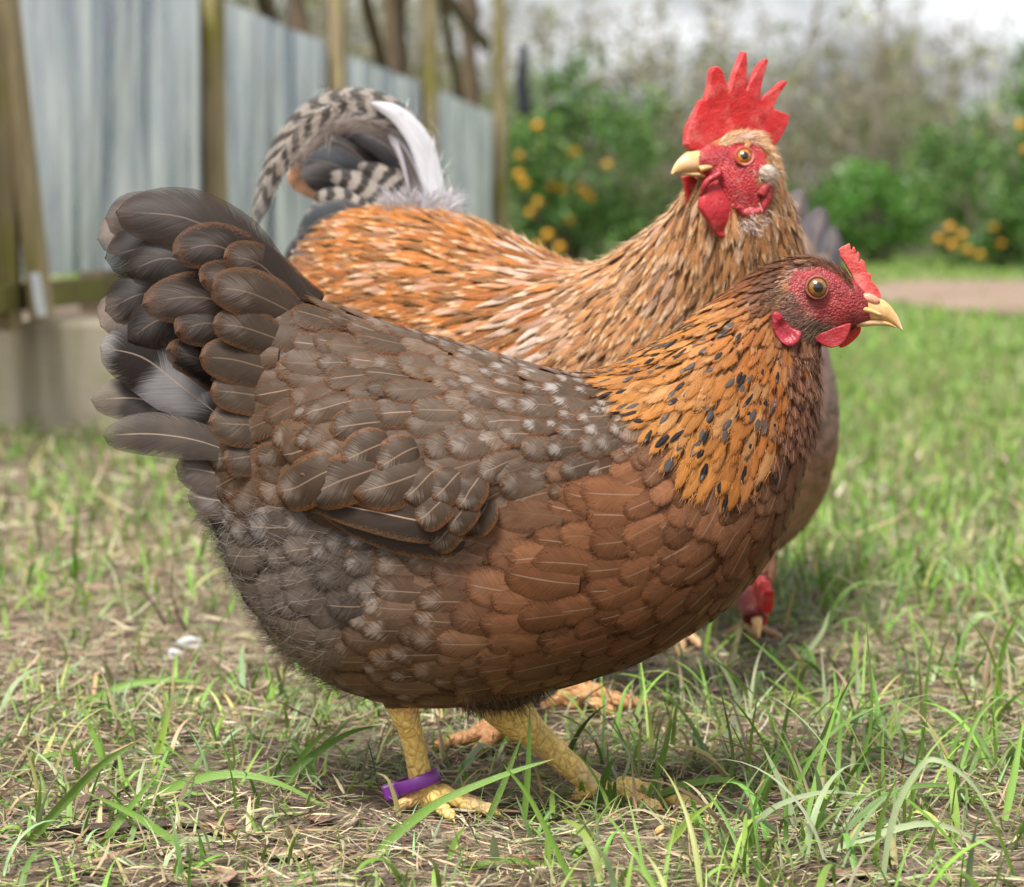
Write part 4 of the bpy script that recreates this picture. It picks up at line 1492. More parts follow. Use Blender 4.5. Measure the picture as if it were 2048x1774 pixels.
HACKLE = [(1215, 742), (1300, 672), (1400, 602), (1480, 540), (1570, 500), (1605, 530), (1572, 560), (1545, 620), (1545, 670), (1600, 690), (1670, 690), (1670, 800), (1640, 870), (1580, 900), (1530, 925), (1470, 950), (1400, 925), (1340, 880), (1300, 830), (1262, 780)]
n_c = 60000
cs, ct = rng.random(n_c), rng.uniform(0, 2 * np.pi, n_c)
cp = hen_loft.pts(cs, ct)
e1 = hen_loft.pts(np.minimum(cs + 1e-3, 1), ct) - cp
e2 = hen_loft.pts(cs, ct + 1e-3) - cp
wgt = np.linalg.norm(np.cross(e1, e2), axis=1)
keep = rng.random(n_c) < wgt / np.quantile(wgt, 0.97)
cp = cp[keep]
cp, cn_ = snap(hen_bvh, cp)
cn_ *= np.sign(np.sum(cn_ * (cp - hen_loft.C.mean(0)), 1, keepdims=True) + 0)[:, :1] * 0 + 1
x, y = hen_uv(cp)
ok = ~((poly_sd(x, y, FACE) > -9) & (y < 690)) & (x < 1700) & (y < 1418)
cp, cn_, x, y = cp[ok], cn_[ok], x[ok], y[ok]
fdir, fsp = flow(x, y, FLOW)
fsp = fsp * np.where(poly_sd(x, y, HACKLE) > 0, 0.52, 0.84)
far = (cp[:, 1] > HY + 0.01)
fsp = fsp * np.clip(rng.normal(1, 0.13, len(fsp)), 0.72, 1.4)
fsp = np.where(far, fsp * 1.25, fsp)                # the side turned away is feathered a little more openly
ki = poisson(cp, fsp * KH)
cp, cn_, x, y, fdir, fsp = cp[ki], cn_[ki], x[ki], y[ki], fdir[ki], fsp[ki]
N = len(cp)
d3 = np.stack([fdir[:, 0], np.zeros(N), -fdir[:, 1]], -1)
d3 += rng.normal(0, 0.07, (N, 3))

hk = poly_sd(x, y, HACKLE)
is_h = hk > 0
wn_ = poly_sd(x, y, [(1290, 880), (1240, 940), (1050, 1012), (862, 1094), (600, 992), (440, 1010), (340, 900), (360, 560), (560, 540), (1180, 720), (1300, 760)])
wn_ = wn_ + (20 * vnoise(cp, 90.0, 77) + rng.normal(0, 20, N)) * sstep(820, 1000, x)
is_w = (wn_ > 0) & ~is_h
is_f = ~is_h & ~is_w & (x + 0.35 * (y - 1100) + rng.normal(0, 45, N) < 830)
is_b = ~is_h & ~is_w & ~is_f
tailc = is_w & (x + 0.25 * (y - 600) + rng.normal(0, 34, N) < 480)
front = is_h & (x + rng.normal(0, 24, N) > 1572 - 0.15 * (y - 700)) & (y > 660)
upper = is_h & (fsp < 9.4)

sp = fsp * KH
L, W = sp * 2.75, sp * 1.72
shape = np.zeros(N); h0 = np.full(N, 0.0004); h1 = np.full(N, 0.0021); arch = np.full(N, 0.040)
L = np.where(is_b, sp * 2.8, L); W = np.where(is_b, sp * 1.85, W)
L = np.where(is_h, sp * 5.0, L); W = np.where(is_h, sp * 1.60, W); shape = np.where(is_h, 0.42, shape)
L = np.where(front, sp * 2.4, L); shape = np.where(front, 0.5, shape)
L = np.where(tailc, sp * 2.5, L); W = np.where(tailc, sp * 1.7, W)
h1 = np.where(is_w, 0.0030, h1); arch = np.where(is_w, 0.060, arch)
h0 = np.where(is_h, 0.0008 + 0.0022 * sstep(0, 90, hk) * 0 + 0.001, h0); h1 = np.where(is_h, 0.0028, h1)
h1 = np.where(upper, 0.0022, h1); h0 = np.where(upper, 0.0004, h0)
h0 = np.where(is_f, 0.0, h0); h1 = np.where(is_f, 0.0030, h1)
h1 = h1 * rng.uniform(0.7, 1.3, N) * np.where(is_b | is_w, 0.72, 1)
h0 = h0 + rng.uniform(0, 0.0006, N)
L *= rng.uniform(0.9, 1.12, N); W *= rng.uniform(0.9, 1.12, N)

# colours of each feather
r1, r2, r3 = rng.random(N), rng.random(N), rng.random(N)
patch = vnoise(cp, 28.0, 21)
lr_ = sstep(1250, 600, x)
A_ = np.zeros((N, 3)); B_ = np.zeros((N, 3)); C_ = np.zeros((N, 3))
lace, shaft, spot, bar, freq = np.zeros(N), np.zeros(N), np.zeros(N), np.zeros(N), np.zeros(N)
mix3 = lambda a, b, t: np.asarray(a)[None] * (1 - t[:, None]) + np.asarray(b)[None] * t[:, None]
# wing and back
wa = mix3((0.096, 0.066, 0.047), (0.086, 0.051, 0.030), np.clip(0.55 * lr_ + 0.25 * patch + 0.2 * r1, 0, 1))
A_[is_w] = wa[is_w]; B_[is_w] = mix3((0.250, 0.092, 0.030), (0.140, 0.064, 0.030), r2)[is_w]; C_[is_w] = mix3((0.30, 0.265, 0.24), (0.20, 0.165, 0.14), np.clip(r3 + 0.5 * lr_ - 0.2, 0, 1))[is_w]
lace[is_w] = (0.70 + 0.30 * r2)[is_w]; shaft[is_w] = (0.5 * r3 ** 1.8)[is_w]
spot_w = np.clip(0.08 + 0.60 * sstep(650, 1100, x) + 0.35 * patch + 0.6 * (r1 - 0.45), 0, 0.95)
spot[is_w] = spot_w[is_w]
white = is_w & (r1 > 0.985); C_[white] = (0.32, 0.305, 0.30); spot[white] = 1
A_[tailc] = mix3((0.046, 0.035, 0.031), (0.068, 0.049, 0.040), r1)[tailc]; lace[tailc] = 0.35; spot[tailc] = (0.3 * r3)[tailc]; C_[tailc] = (0.16, 0.135, 0.12); B_[tailc] = (0.125, 0.062, 0.032)
# breast: rust, greyer towards the thigh
gb = np.clip(0.9 * np.exp(-np.clip(-wn_, 0, 400) / 40) * (x > 820) * (rng.random(N) < 0.7) + sstep(1120, 850, x) + 0.35 * sstep(1130, 960, y) * sstep(1300, 1000, x) + 0.25 * patch, 0, 1)
A_[is_b] = mix3((0.152, 0.063, 0.029), (0.098, 0.062, 0.042), gb)[is_b] * (0.82 + 0.36 * r1)[is_b][:, None]
B_[is_b] = mix3((0.075, 0.028, 0.012), (0.150, 0.064, 0.026), r2)[is_b]
C_[is_b] = mix3((0.20, 0.088, 0.044), (0.34, 0.29, 0.25), gb)[is_b]
lace[is_b] = 0.55; shaft[is_b] = (0.02 + 0.62 * r3)[is_b]; spot[is_b] = np.clip(0.15 + 0.9 * gb * r2, 0, 0.9)[is_b]
low = sstep(1230, 1370, y)
A_[is_b] = A_[is_b] * (1 - 0.5 * low[is_b])[:, None] + np.array([0.14, 0.080, 0.026]) * (0.5 * low[is_b])[:, None]
# fluff and thigh
A_[is_f] = mix3((0.100, 0.078, 0.064), (0.052, 0.039, 0.031), np.clip(0.5 + 0.5 * patch, 0, 1))[is_f]
B_[is_f] = (0.085, 0.056, 0.038); C_[is_f] = (0.33, 0.30, 0.285)
lace[is_f] = 0.4; shaft[is_f] = np.where(r3 > 0.55, 0.7, 0.1)[is_f]; spot[is_f] = np.clip(0.22 + 0.4 * patch + 0.3 * (r2 - .4), 0, 0.5)[is_f]
A_[is_f] = A_[is_f] * (1 - 0.6 * low[is_f])[:, None] + np.array([0.125, 0.085, 0.038]) * (0.6 * low[is_f])[:, None]
# neck
gold = mix3((0.42, 0.170, 0.038), (0.30, 0.095, 0.020), np.clip(sstep(1380, 1560, x) + 0.4 * (r1 - .5), 0, 1))
gold = gold * (1 - 0.45 * sstep(640, 560, y)[:, None]) + np.array([0.22, 0.085, 0.035]) * (0.45 * sstep(640, 560, y))[:, None]
tan_ = (r3 * (r1 > 0.55))[:, None]
gold = gold * (1 - 0.55 * tan_) + np.array([0.40, 0.235, 0.105]) * 0.55 * tan_
brn_ = ((r1 < 0.28) * r2)[:, None]
gold = gold * (1 - 0.7 * brn_) + np.array([0.17, 0.062, 0.020]) * 0.7 * brn_
A_[is_h] = gold[is_h] * (0.85 + 0.3 * r2)[is_h][:, None]; B_[is_h] = (gold * 1.2 + 0.02)[is_h]; C_[is_h] = mix3((0.012, 0.012, 0.015), (0.16, 0.145, 0.14), (r3 > 0.62) * r1)[is_h]
lace[is_h] = 0.7; shaft[is_h] = 0.1
blk = sstep(1600, 1500, x + 0.25 * (y - 800)) * 0.0 * fsp
spot[is_h] = (blk * 1.0)[is_h]
hd_ = upper & (y < 620); A_[hd_] = mix3((0.24, 0.085, 0.028), (0.095, 0.036, 0.018), sstep(1460, 1560, x))[hd_]; B_[hd_] = A_[hd_] * 1.3; spot[hd_] = 0
A_[front] = mix3((0.150, 0.056, 0.026), (0.165, 0.078, 0.050), r1)[front]; B_[front] = (0.25, 0.125, 0.080); C_[front] = (0.09, 0.04, 0.03); spot[front] = 0.3; shaft[front] = 0.4; lace[front] = 0.5
near_b = 1 - sstep(0.5, 1.0, r1)

A_ = A_ * np.where(is_h, 0.84, np.where(is_b, 1.02, np.where(tailc, 0.75, np.where(is_f, 1.55, 0.95))))[:, None]
B_ = B_ * np.where(is_h, 1.0, 0.85)[:, None]
C_ = C_ * np.where(is_w, 0.92, np.where(is_h, 0.7, 0.85))[:, None]
mot = (np.clip(0.35 + 0.6 * vnoise(cp, 38.0, 91), 0, 1) * 0.55 * is_b)[:, None]
A_ = A_ * (1 - mot) + np.array([0.098, 0.060, 0.040]) * mot
toT = sstep(640, 430, x + 0.25 * (y - 600))[:, None] * is_w[:, None]
A_ = A_ * (1 - 0.45 * toT)
A_ = A_ * np.where(is_w | is_b | is_f, np.clip(rng.normal(1, 0.17, N), 0.6, 1.5) * (1 + 0.16 * vnoise(cp, 45.0, 66)), 1)[:, None]
HV = place_feathers(hen_bvh, cp, d3, cn_, L, W, shape, h0, h1, arch)
fray = np.where(is_h, 0.95, np.where(is_f, 0.9, 0.7))
hat = feather_attrs(N, NU * NV, A_, B_, C_, lace, shaft, spot, bar, freq, fray, (L, W))
vis = (cp[:, 1] < HY - 0.02) & (cn_[:, 1] < -0.25)
score = np.where(vis & (is_w | is_b | (is_h & ~upper & ~front)), L * W, 0)
single = np.zeros(N, bool)
single[np.argsort(-score)[:250]] = True
emit_feathers(HEN, HV, hat, single)
print("hen feathers", N, "hackle", is_h.sum(), "wing", is_w.sum(), "breast", is_b.sum(), "fluff", is_f.sum())

# black centres showing through the gold of the neck
fk = np.where(is_h & ~upper & (x < 1590) & (rng.random(N) < 0.50 * sstep(1600, 1520, x + 0.12 * (y - 800)) + 0.04) & (fsp > 9.5))[0]
nk = len(fk)
fr = HV[fk, NU - 6, NV // 2]
fdr = unit(HV[fk, NU - 2, NV // 2] - HV[fk, NU - 6, NV // 2])
big_ = sstep(780, 960, y[fk])
fL, fW = (0.0070 + 0.0060 * rng.random(nk)) * (1 + 0.15 * big_), (0.0025 + 0.0018 * rng.random(nk)) * (1 + 0.8 * big_)
fdr = fdr + rng.normal(0, 0.16, (nk, 3))
FV = place_feathers(hen_bvh, fr, fdr, cn_[fk], fL, fW, np.full(nk, 0.45), np.full(nk, 0.0041), np.full(nk, 0.0007), np.full(nk, 0.05))
fA = np.tile([0.010, 0.010, 0.012], (nk, 1)); gr_ = (rng.random(nk) < 0.35)[:, None]
fA = np.where(gr_, np.array([[0.060, 0.055, 0.055]]), fA)
fat = feather_attrs(nk, NU * NV, fA, np.tile([0.16, 0.07, 0.022], (nk, 1)) * rng.uniform(0.5, 1.2, (nk, 1)), np.tile([0.22, 0.20, 0.19], (nk, 1)), 0.45, 0.1, 0.6 * (rng.random(nk) < 0.3), 0, 0, 0.8, (fL * 2, fW * 2))
me_ = make_mesh("neck_flecks", FV.reshape(-1, 3), grid_quads(NU, NV, nk), M_FEATHER, np.tile(UVF, (nk, 1)), {k: a.reshape(-1, 4) for k, a in fat.items()})
link("neck_flecks", me_, HEN, "dark centres of the golden neck feathers", kind="stuff")

# ---- downy barbs: fluff at the rear and thighs, loose fringe of the neck, the short brush on the crown
SV, SQ, SC, sn = [], [], [], 0
def add_strands(args):
    global sn
    V, q, c = args
    SV.append(V); SQ.append(q + sn); SC.append(c); sn += len(V)

fi = np.where(is_f)[0]
rep = 46
idx = np.repeat(fi, rep)
m = len(idx)
u_ = rng.uniform(0.25, 1.0, m); v_ = rng.integers(0, NV, m); ui = np.clip((u_ * (NU - 1)).astype(int), 0, NU - 2)
rp = HV[idx, ui, v_]
dd = HV[idx, np.minimum(ui + 1, NU - 1), v_] - HV[idx, ui, np.full(m, NV // 2)]
dd = unit(dd) + rng.normal(0, 0.25, (m, 3)) + d3[idx] * 0.6
edge = sstep(560, 420, x[idx] + 0.2 * (y[idx] - 1000)) + sstep(1250, 1380, y[idx])
Ls = (0.007 + 0.010 * rng.random(m)) * (1 + 0.5 * np.clip(edge, 0, 1))
tuftv = np.clip(0.5 + 0.8 * vnoise(rp, 60.0, 55), 0, 1)[:, None]
tone = (A_[idx] * 0.75 + C_[idx] * 0.95 * rng.random((m, 1)) ** 1.7 * tuftv * (1 - 0.8 * low[idx])[:, None]) * rng.uniform(0.6, 1.4, (m, 1))
add_strands(strands(rp, dd, cn_[idx], Ls, rng.uniform(0.00014, 0.00026, m), rng.uniform(-0.05, 0.30, m), rng.normal(0, 0.25, m), tone, 4))

hi = np.where(is_h)[0]
idx = np.repeat(hi, 13)
m = len(idx)
ui = rng.integers(2, NU - 1, m); v_ = rng.choice([0, 0, 0, 4, 4, 4], m)
rp = HV[idx, ui, v_]
dd = unit(HV[idx, np.minimum(ui + 1, NU - 1), NV // 2] - HV[idx, ui - 1, NV // 2]) + (HV[idx, ui, v_] - HV[idx, ui, NV // 2]) * 45 + rng.normal(0, 0.16, (m, 3))
tone = (A_[idx] + B_[idx]) * 0.5 * rng.uniform(0.5, 1.4, (m, 1)) + (rng.random((m, 1)) < 0.15) * np.array([[0.16, 0.10, 0.05]])
add_strands(strands(rp, dd, cn_[idx], fsp[idx] * KH * rng.uniform(0.6, 1.7, m), rng.uniform(0.00015, 0.00030, m), rng.uniform(0.0, 0.20, m), rng.normal(0, 0.14, m), tone, 3))

bi = np.where((is_b | is_w) & (rng.random(N) < 0.95))[0]
idx = np.repeat(bi, 18)
m = len(idx)
ui = rng.integers(5, NU - 1, m); v_ = rng.choice([0, 4, 1, 3], m)
rp = HV[idx, ui, v_]
dd = unit(HV[idx, np.minimum(ui + 1, NU - 1), NV // 2] - HV[idx, ui - 1, NV // 2]) + (HV[idx, ui, v_] - HV[idx, ui, NV // 2]) * 45 + rng.normal(0, 0.12, (m, 3))
add_strands(strands(rp, dd, cn_[idx], fsp[idx] * KH * rng.uniform(0.2, 0.6, m), rng.uniform(0.00013, 0.00026, m), rng.uniform(-0.05, 0.15, m), rng.normal(0, 0.2, m), (A_[idx] + B_[idx]) * 0.5 * rng.uniform(0.6, 1.5, (m, 1)), 3))


def skin_strands(poly, count, dirf, L0, L1, w, pal, wts, lift, jit=0.2, both=True, sd=0.0):
    """Short hair-like feathers on the head inside a polygon of photograph pixels."""
    s_, t_ = rng.uniform(0.55, 1.0, count * 14), rng.uniform(0, 2 * np.pi, count * 14)
    p = hen_loft.pts(s_, t_)
    xx, yy = hen_uv(p)
    k_ = in_poly(xx, yy, poly)
    p = p[k_][:count]
    xx, yy = hen_uv(p)
    p, nn = snap(hen_bvh, p)
    dx, dy = dirf(xx, yy)
    d = np.stack([dx, np.zeros(len(p)), -dy], -1)
    d = unit(d - nn * np.sum(d * nn, 1, keepdims=True)) + rng.normal(0, jit, (len(p), 3))
    add_strands(strands(p, d, nn, rng.uniform(L0, L1, len(p)), np.full(len(p), w) * rng.uniform(0.7, 1.3, len(p)), rng.uniform(lift * 0.3, lift, len(p)), rng.normal(0, 0.15, len(p)), pick_cols(len(p), pal, wts, 0.25), 3))


BR = [(0.150, 0.060, 0.032), (0.085, 0.035, 0.022), (0.26, 0.115, 0.055), (0.34, 0.22, 0.16)]
skin_strands([(1480, 545), (1560, 500), (1640, 496), (1690, 512), (1702, 548), (1712, 585), (1700, 575), (1684, 556), (1640, 533), (1600, 537), (1580, 560), (1548, 600)], 2600,
             lambda a, b: (-np.ones_like(a), np.clip((1600 - a) / 120, -0.6, 0.9)), 0.004, 0.009, 0.00030, BR, (45, 28, 20, 7), 0.25)
skin_strands([(1532, 640), (1540, 585), (1565, 568), (1590, 588), (1618, 625), (1660, 648), (1690, 650), (1650, 672), (1612, 676), (1582, 655)], 2600,
             lambda a, b: (-np.ones_like(a) * 0.9, 0.35 + 0 * a), 0.004, 0.009, 0.00028, [(0.21, 0.145, 0.105), (0.12, 0.072, 0.05), (0.36, 0.27, 0.20), (0.06, 0.04, 0.03)], (40, 30, 20, 10), 0.30)
skin_strands([(1540, 578), (1556, 572), (1584, 585), (1586, 612), (1566, 620), (1545, 606)], 600, lambda a, b: (-np.ones_like(a), -0.1 + 0 * a), 0.004, 0.007, 0.00030, [(0.33, 0.23, 0.165), (0.42, 0.32, 0.24), (0.2, 0.13, 0.09)], (45, 30, 25), 0.7)
skin_strands([(1590, 672), (1640, 676), (1690, 662), (1712, 648), (1720, 664), (1660, 730), (1600, 730)], 900, lambda a, b: (-0.35 + 0 * a, np.ones_like(a)), 0.004, 0.009, 0.00028, BR, (40, 40, 12, 8), 0.35)
skin_strands([(1560, 690), (1660, 690), (1660, 870), (1590, 900), (1545, 800)], 1500, lambda a, b: (-0.05 + 0 * a, np.ones_like(a)), 0.006, 0.012, 0.00030, [(0.24, 0.115, 0.075), (0.16, 0.065, 0.038), (0.38, 0.26, 0.21), (0.32, 0.12, 0.04)], (30, 35, 10, 25), 0.35)
# brown down round the top of the far shank, and the white root of a ragged tail feather
k_ = np.where((by > 1375) & (by < 1452) & (bx > 925) & (bv[:, 1] < 1.9))[0]
k_ = rng.choice(k_, 1500)
tn_ = unit(bv[k_] - P(1020, 1420, 1.845))
add_strands(strands(bv[k_], np.array([0.35, 0, -1.0]) + rng.normal(0, 0.25, (1500, 3)), tn_, rng.uniform(0.008, 0.016, 1500), np.full(1500, 0.0004), rng.uniform(0, 0.3, 1500), rng.normal(0, 0.2, 1500), pick_cols(1500, [(0.055, 0.035, 0.018), (0.10, 0.062, 0.030)], (60, 40), 0.2), 3))
link("down", make_mesh("down", np.vstack(SV), np.vstack(SQ), M_FLUFF, None, {'ca': np.vstack(SC)}), HEN, kind="stuff")

# ---- the hen's large feathers
def hen_feather(name, ctrl, Wpx, ca, cb, cc, lace, shaft, spot, bar=0.0, freq=0.0, Y=1.80, Y2=None, shape=0.0, tilt=(0, -1, 0.25), camber=0.10, label=None, asym=0.0, lay=None, seed=None):
    n_ = len(ctrl)
    ys = np.linspace(Y, Y if Y2 is None else Y2, n_)
    c = P([p[0] for p in ctrl], [p[1] for p in ctrl], ys)
    if lay is not None:
        us_ = np.linspace(0, 1, 9)
        pp = catmull(np.array(ctrl, float), us_)
        c = []
        for (a_, b_), o_ in zip(pp, np.interp(us_, [0, 0.3, 1], [-0.004, lay, lay])):
            d_ = unit(RIGHT * (a_ - CX) + UP * (CY - b_) + FWD * F)
            h_ = hen_bvh.ray_cast(Vector(CAM), Vector(d_))
            c.append(np.array(h_[0]) + (np.array(h_[1]) if h_[1][1] < 0 else -np.array(h_[1])) * o_)
        c = np.array(c)
        c[1:-1] = (c[:-2] + 2 * c[1:-1] + c[2:]) / 4
    V, uv = free_feather(c, Wpx * KH, np.array(tilt, float), shape, camber, asym=asym)
    return emit_free(HEN, name, V, uv, ca, cb, cc, lace, shaft, spot, bar, freq, label, seed)


TD, TD2, TB = (0.0150, 0.0112, 0.0100), (0.026, 0.0185, 0.0150), (0.050, 0.028, 0.017)
TL = (0.20, 0.175, 0.16)
tails = [  # control points, width, nearness, tone
    ([(560, 640), (380, 520), (262, 470), (197, 482)], 112, 1.845, (0.15, 0.118, 0.098)),
    ([(520, 700), (330, 640), (245, 630), (204, 655)], 110, 1.850, (0.15, 0.118, 0.098)),
    ([(560, 620), (400, 500), (290, 440), (212, 440)], 124, 1.828, (0.060, 0.045, 0.038)),
    ([(600, 640), (430, 545), (310, 500), (212, 520)], 136, 1.818, TD),
    ([(590, 690), (420, 620), (300, 590), (213, 625)], 136, 1.812, TD),
    ([(600, 600), (480, 500), (370, 440), (232, 428)], 138, 1.800, TD2),
    ([(560, 640), (440, 560), (340, 520), (255, 548)], 118, 1.795, TD),
    ([(560, 700), (430, 660), (330, 640), (258, 684)], 110, 1.790, TD),
]
for k_, (ctrl, w_, Yt, tone) in enumerate(tails):
    hen_feather("tail_feather", ctrl, w_, tone, TB, (0.13, 0.11, 0.10), 0.30, 0.22, 0.18 if k_ > 3 else 0.05, Y=HY - 0.02 + (Yt - HY), Y2=Yt - 0.018, tilt=(0.05, -1, 0.35), camber=0.10)
covs = [([(640, 610), (530, 545), (430, 495), (345, 512)], 108, TD2), ([(640, 700), (520, 635), (400, 598), (283, 612)], 118, (0.036, 0.025, 0.019)), ([(600, 735), (500, 680), (420, 650), (350, 668)], 106, TD2),
        ([(580, 790), (470, 765), (400, 722), (330, 700)], 86, TD), ([(620, 650), (520, 595), (450, 560), (400, 565)], 88, (0.038, 0.026, 0.019))]
for k_, (ctrl, w_, tone) in enumerate(covs):
    hen_feather("tail_covert", ctrl, w_, tone, (0.135, 0.066, 0.034), (0.20, 0.175, 0.165), 0.75, 0.22, 0.25, Y=1.800, Y2=1.752 - 0.002 * k_, tilt=(0.1, -1, 0.3), camber=0.12)
for k_, (ctrl, w_, ya, yb) in enumerate((([(640, 600), (560, 555), (500, 522), (446, 516)], 84, 1.800, 1.762), ([(625, 650), (555, 612), (490, 585), (416, 576)], 104, 1.785, 1.748), ([(610, 700), (535, 672), (480, 655), (424, 650)], 84, 1.772, 1.747),
                           ([(600, 752), (525, 736), (462, 720), (398, 716)], 96, 1.768, 1.747), ([(600, 800), (525, 794), (470, 786), (420, 782)], 82, 1.765, 1.747), ([(600, 845), (530, 850), (475, 850), (415, 846)], 92, 1.765, 1.748), ([(600, 892), (540, 905), (492, 915), (446, 922)], 80, 1.765, 1.749))):
    hen_feather("tail_covert", ctrl, w_, np.array([0.060, 0.042, 0.030]) * (0.7 + 0.5 * rng.random()), (0.150, 0.070, 0.032), (0.20, 0.165, 0.145), 0.6 + 0.3 * rng.random(), 0.25, 0.5 * rng.random(), Y=ya, Y2=yb, tilt=(0.1, -1, 0.25), camber=0.09)
loose = [  # ragged under-tail feathers with white patches
    ([(450, 840), (360, 770), (285, 715), (200, 695)], 136, (0.016, 0.012, 0.011), 0.55, 0.0, 1.770, 1.772),
    ([(480, 880), (390, 850), (290, 800), (182, 800)], 104, (0.120, 0.100, 0.082), 0.1, 0.85, 1.776, 1.778),
    ([(480, 910), (390, 880), (300, 868), (206, 872)], 88, (0.075, 0.060, 0.050), 0.2, 0.3, 1.768, 1.766),
    ([(500, 850), (420, 830), (350, 800), (285, 770)], 80, (0.052, 0.043, 0.040), 0.1, 0.0, 1.790, 1.800),
    ([(520, 960), (450, 950), (400, 940), (352, 935)], 92, (0.090, 0.070, 0.060), 0.2, 0.0, 1.772, 1.776),
    ([(540, 1010), (480, 1005), (430, 1000), (376, 990)], 80, (0.085, 0.067, 0.058), 0.2, 0.0, 1.772, 1.776),
    ([(520, 760), (450, 735), (400, 720), (345, 735)], 70, TD, 0.1, 0.0, 1.768, 1.770)]
for li_, (ctrl, w_, tone, spt, br, y1, y2) in enumerate(loose):
    if li_ == 0:
        hen_feather("tail_covert", ctrl, w_, tone, (0.05, 0.038, 0.032), (0.22, 0.21, 0.215), 0.3, 0.5, 0.0, 0.75, 1.3, Y=y1, Y2=y2, tilt=(0, -1, 0.15), camber=0.08, seed=0.81, label="ragged dark tail covert with a white patch near its root")
        continue
    hen_feather("tail_covert", ctrl, w_, tone, (0.15, 0.115, 0.090), (0.035, 0.030, 0.030) if br else (0.52, 0.50, 0.50), 0.3, 0.6, 0.0 if br else spt * 0.6, br, 2.6, Y=y1, Y2=y2, tilt=(0, -1, 0.15), camber=0.08)
# wing: folded flight feathers and the row of large coverts above them
WD = (0.050, 0.037, 0.030)
for ctrl, w_, y1, y2, tone, sh, lc in (
        ([(1010, 1050), (860, 1042), (720, 1010), (588, 972)], 92, 0.0050, 0, WD, 0.35, 0.7),
        ([(1010, 1075), (880, 1078), (740, 1050), (640, 1010)], 74, 0.0035, 0, (0.055, 0.042, 0.034), 0.35, 0.9),
        ([(980, 1020), (860, 1005), (740, 975), (610, 945)], 84, 0.0065, 0, (0.060, 0.044, 0.034), 0.2, 0.8)):
    hen_feather("flight_feather", ctrl, w_, tone, (0.24, 0.125, 0.060), (0.3, 0.27, 0.25), lc, 0.9, 0.0, lay=y1, shape=sh, tilt=(0.0, -1, -0.05), camber=0.07)
for ctrl, w_ in (([(760, 905), (690, 930), (620, 960), (566, 985)], 80), ([(850, 900), (780, 930), (700, 958), (628, 978)], 84), ([(930, 900), (860, 940), (790, 968), (716, 985)], 84),
                 ([(905, 905), (870, 940), (840, 975), (812, 998)], 66), ([(935, 950), (900, 985), (866, 1020), (836, 1040)], 62), ([(940, 990), (912, 1025), (885, 1056), (862, 1078)], 54),
                 ([(950, 915), (920, 945), (895, 975), (868, 1000)], 62), ([(965, 960), (940, 990), (912, 1022), (890, 1046)], 58), ([(985, 925), (960, 955), (935, 985), (915, 1010)], 58), ([(1000, 975), (975, 1000), (950, 1030), (925, 1052)], 54),
                 ([(830, 860), (780, 885), (735, 905), (690, 925)], 70), ([(880, 870), (835, 895), (795, 918), (760, 940)], 68)):
    hen_feather("wing_covert", catmull(ctrl, np.linspace(0.24, 1, 4)), w_ * 1.22, (0.058, 0.039, 0.027), (0.165, 0.070, 0.028), (0.22, 0.18, 0.15), 0.95, 0.4, 0.45, lay=0.0068, tilt=(-0.1, -1, 0.15), camber=0.11)

# ---- face: eye, lid, beak, comb, wattles and lobes
ey = P(1632, 575, 1.7820)
eax = np.array([0.10, -1.0, 0.03])
for side in (1, -1):
    c_ = ey.copy(); ax_ = eax.copy()
    if side < 0:
        c_[1] = 2 * HY - c_[1]; ax_[1] *= -1
    o = link("eye", eye_mesh(c_, ax_, 0.0080, 0.42, 0.86, (0.25, 0.105, 0.010), (0.012, 0.007, 0.005)), HEN)
    link("eyelid", ring_mesh("eyelid", c_ + unit(ax_) * 0.0040, ax_, 0.0073, 0.0010, M_LID, 0.98), HEN)


def profile_loft(rows, Y, k, p=2.2, xf=None):
    """Closed loft from rows of (x_top, y_top, x_bottom, y_bottom, half width) in photograph pixels."""
    tp = P([r[0] for r in rows], [r[1] for r in rows], Y)
    bt = P([r[2] for r in rows], [r[3] for r in rows], Y)
    lf = Loft(tp, bt, [r[4] * k for r in rows], p)
    V, q, t = lf.grid(40, 28)
    if xf is not None: V = xf(V)
    return V, q, t


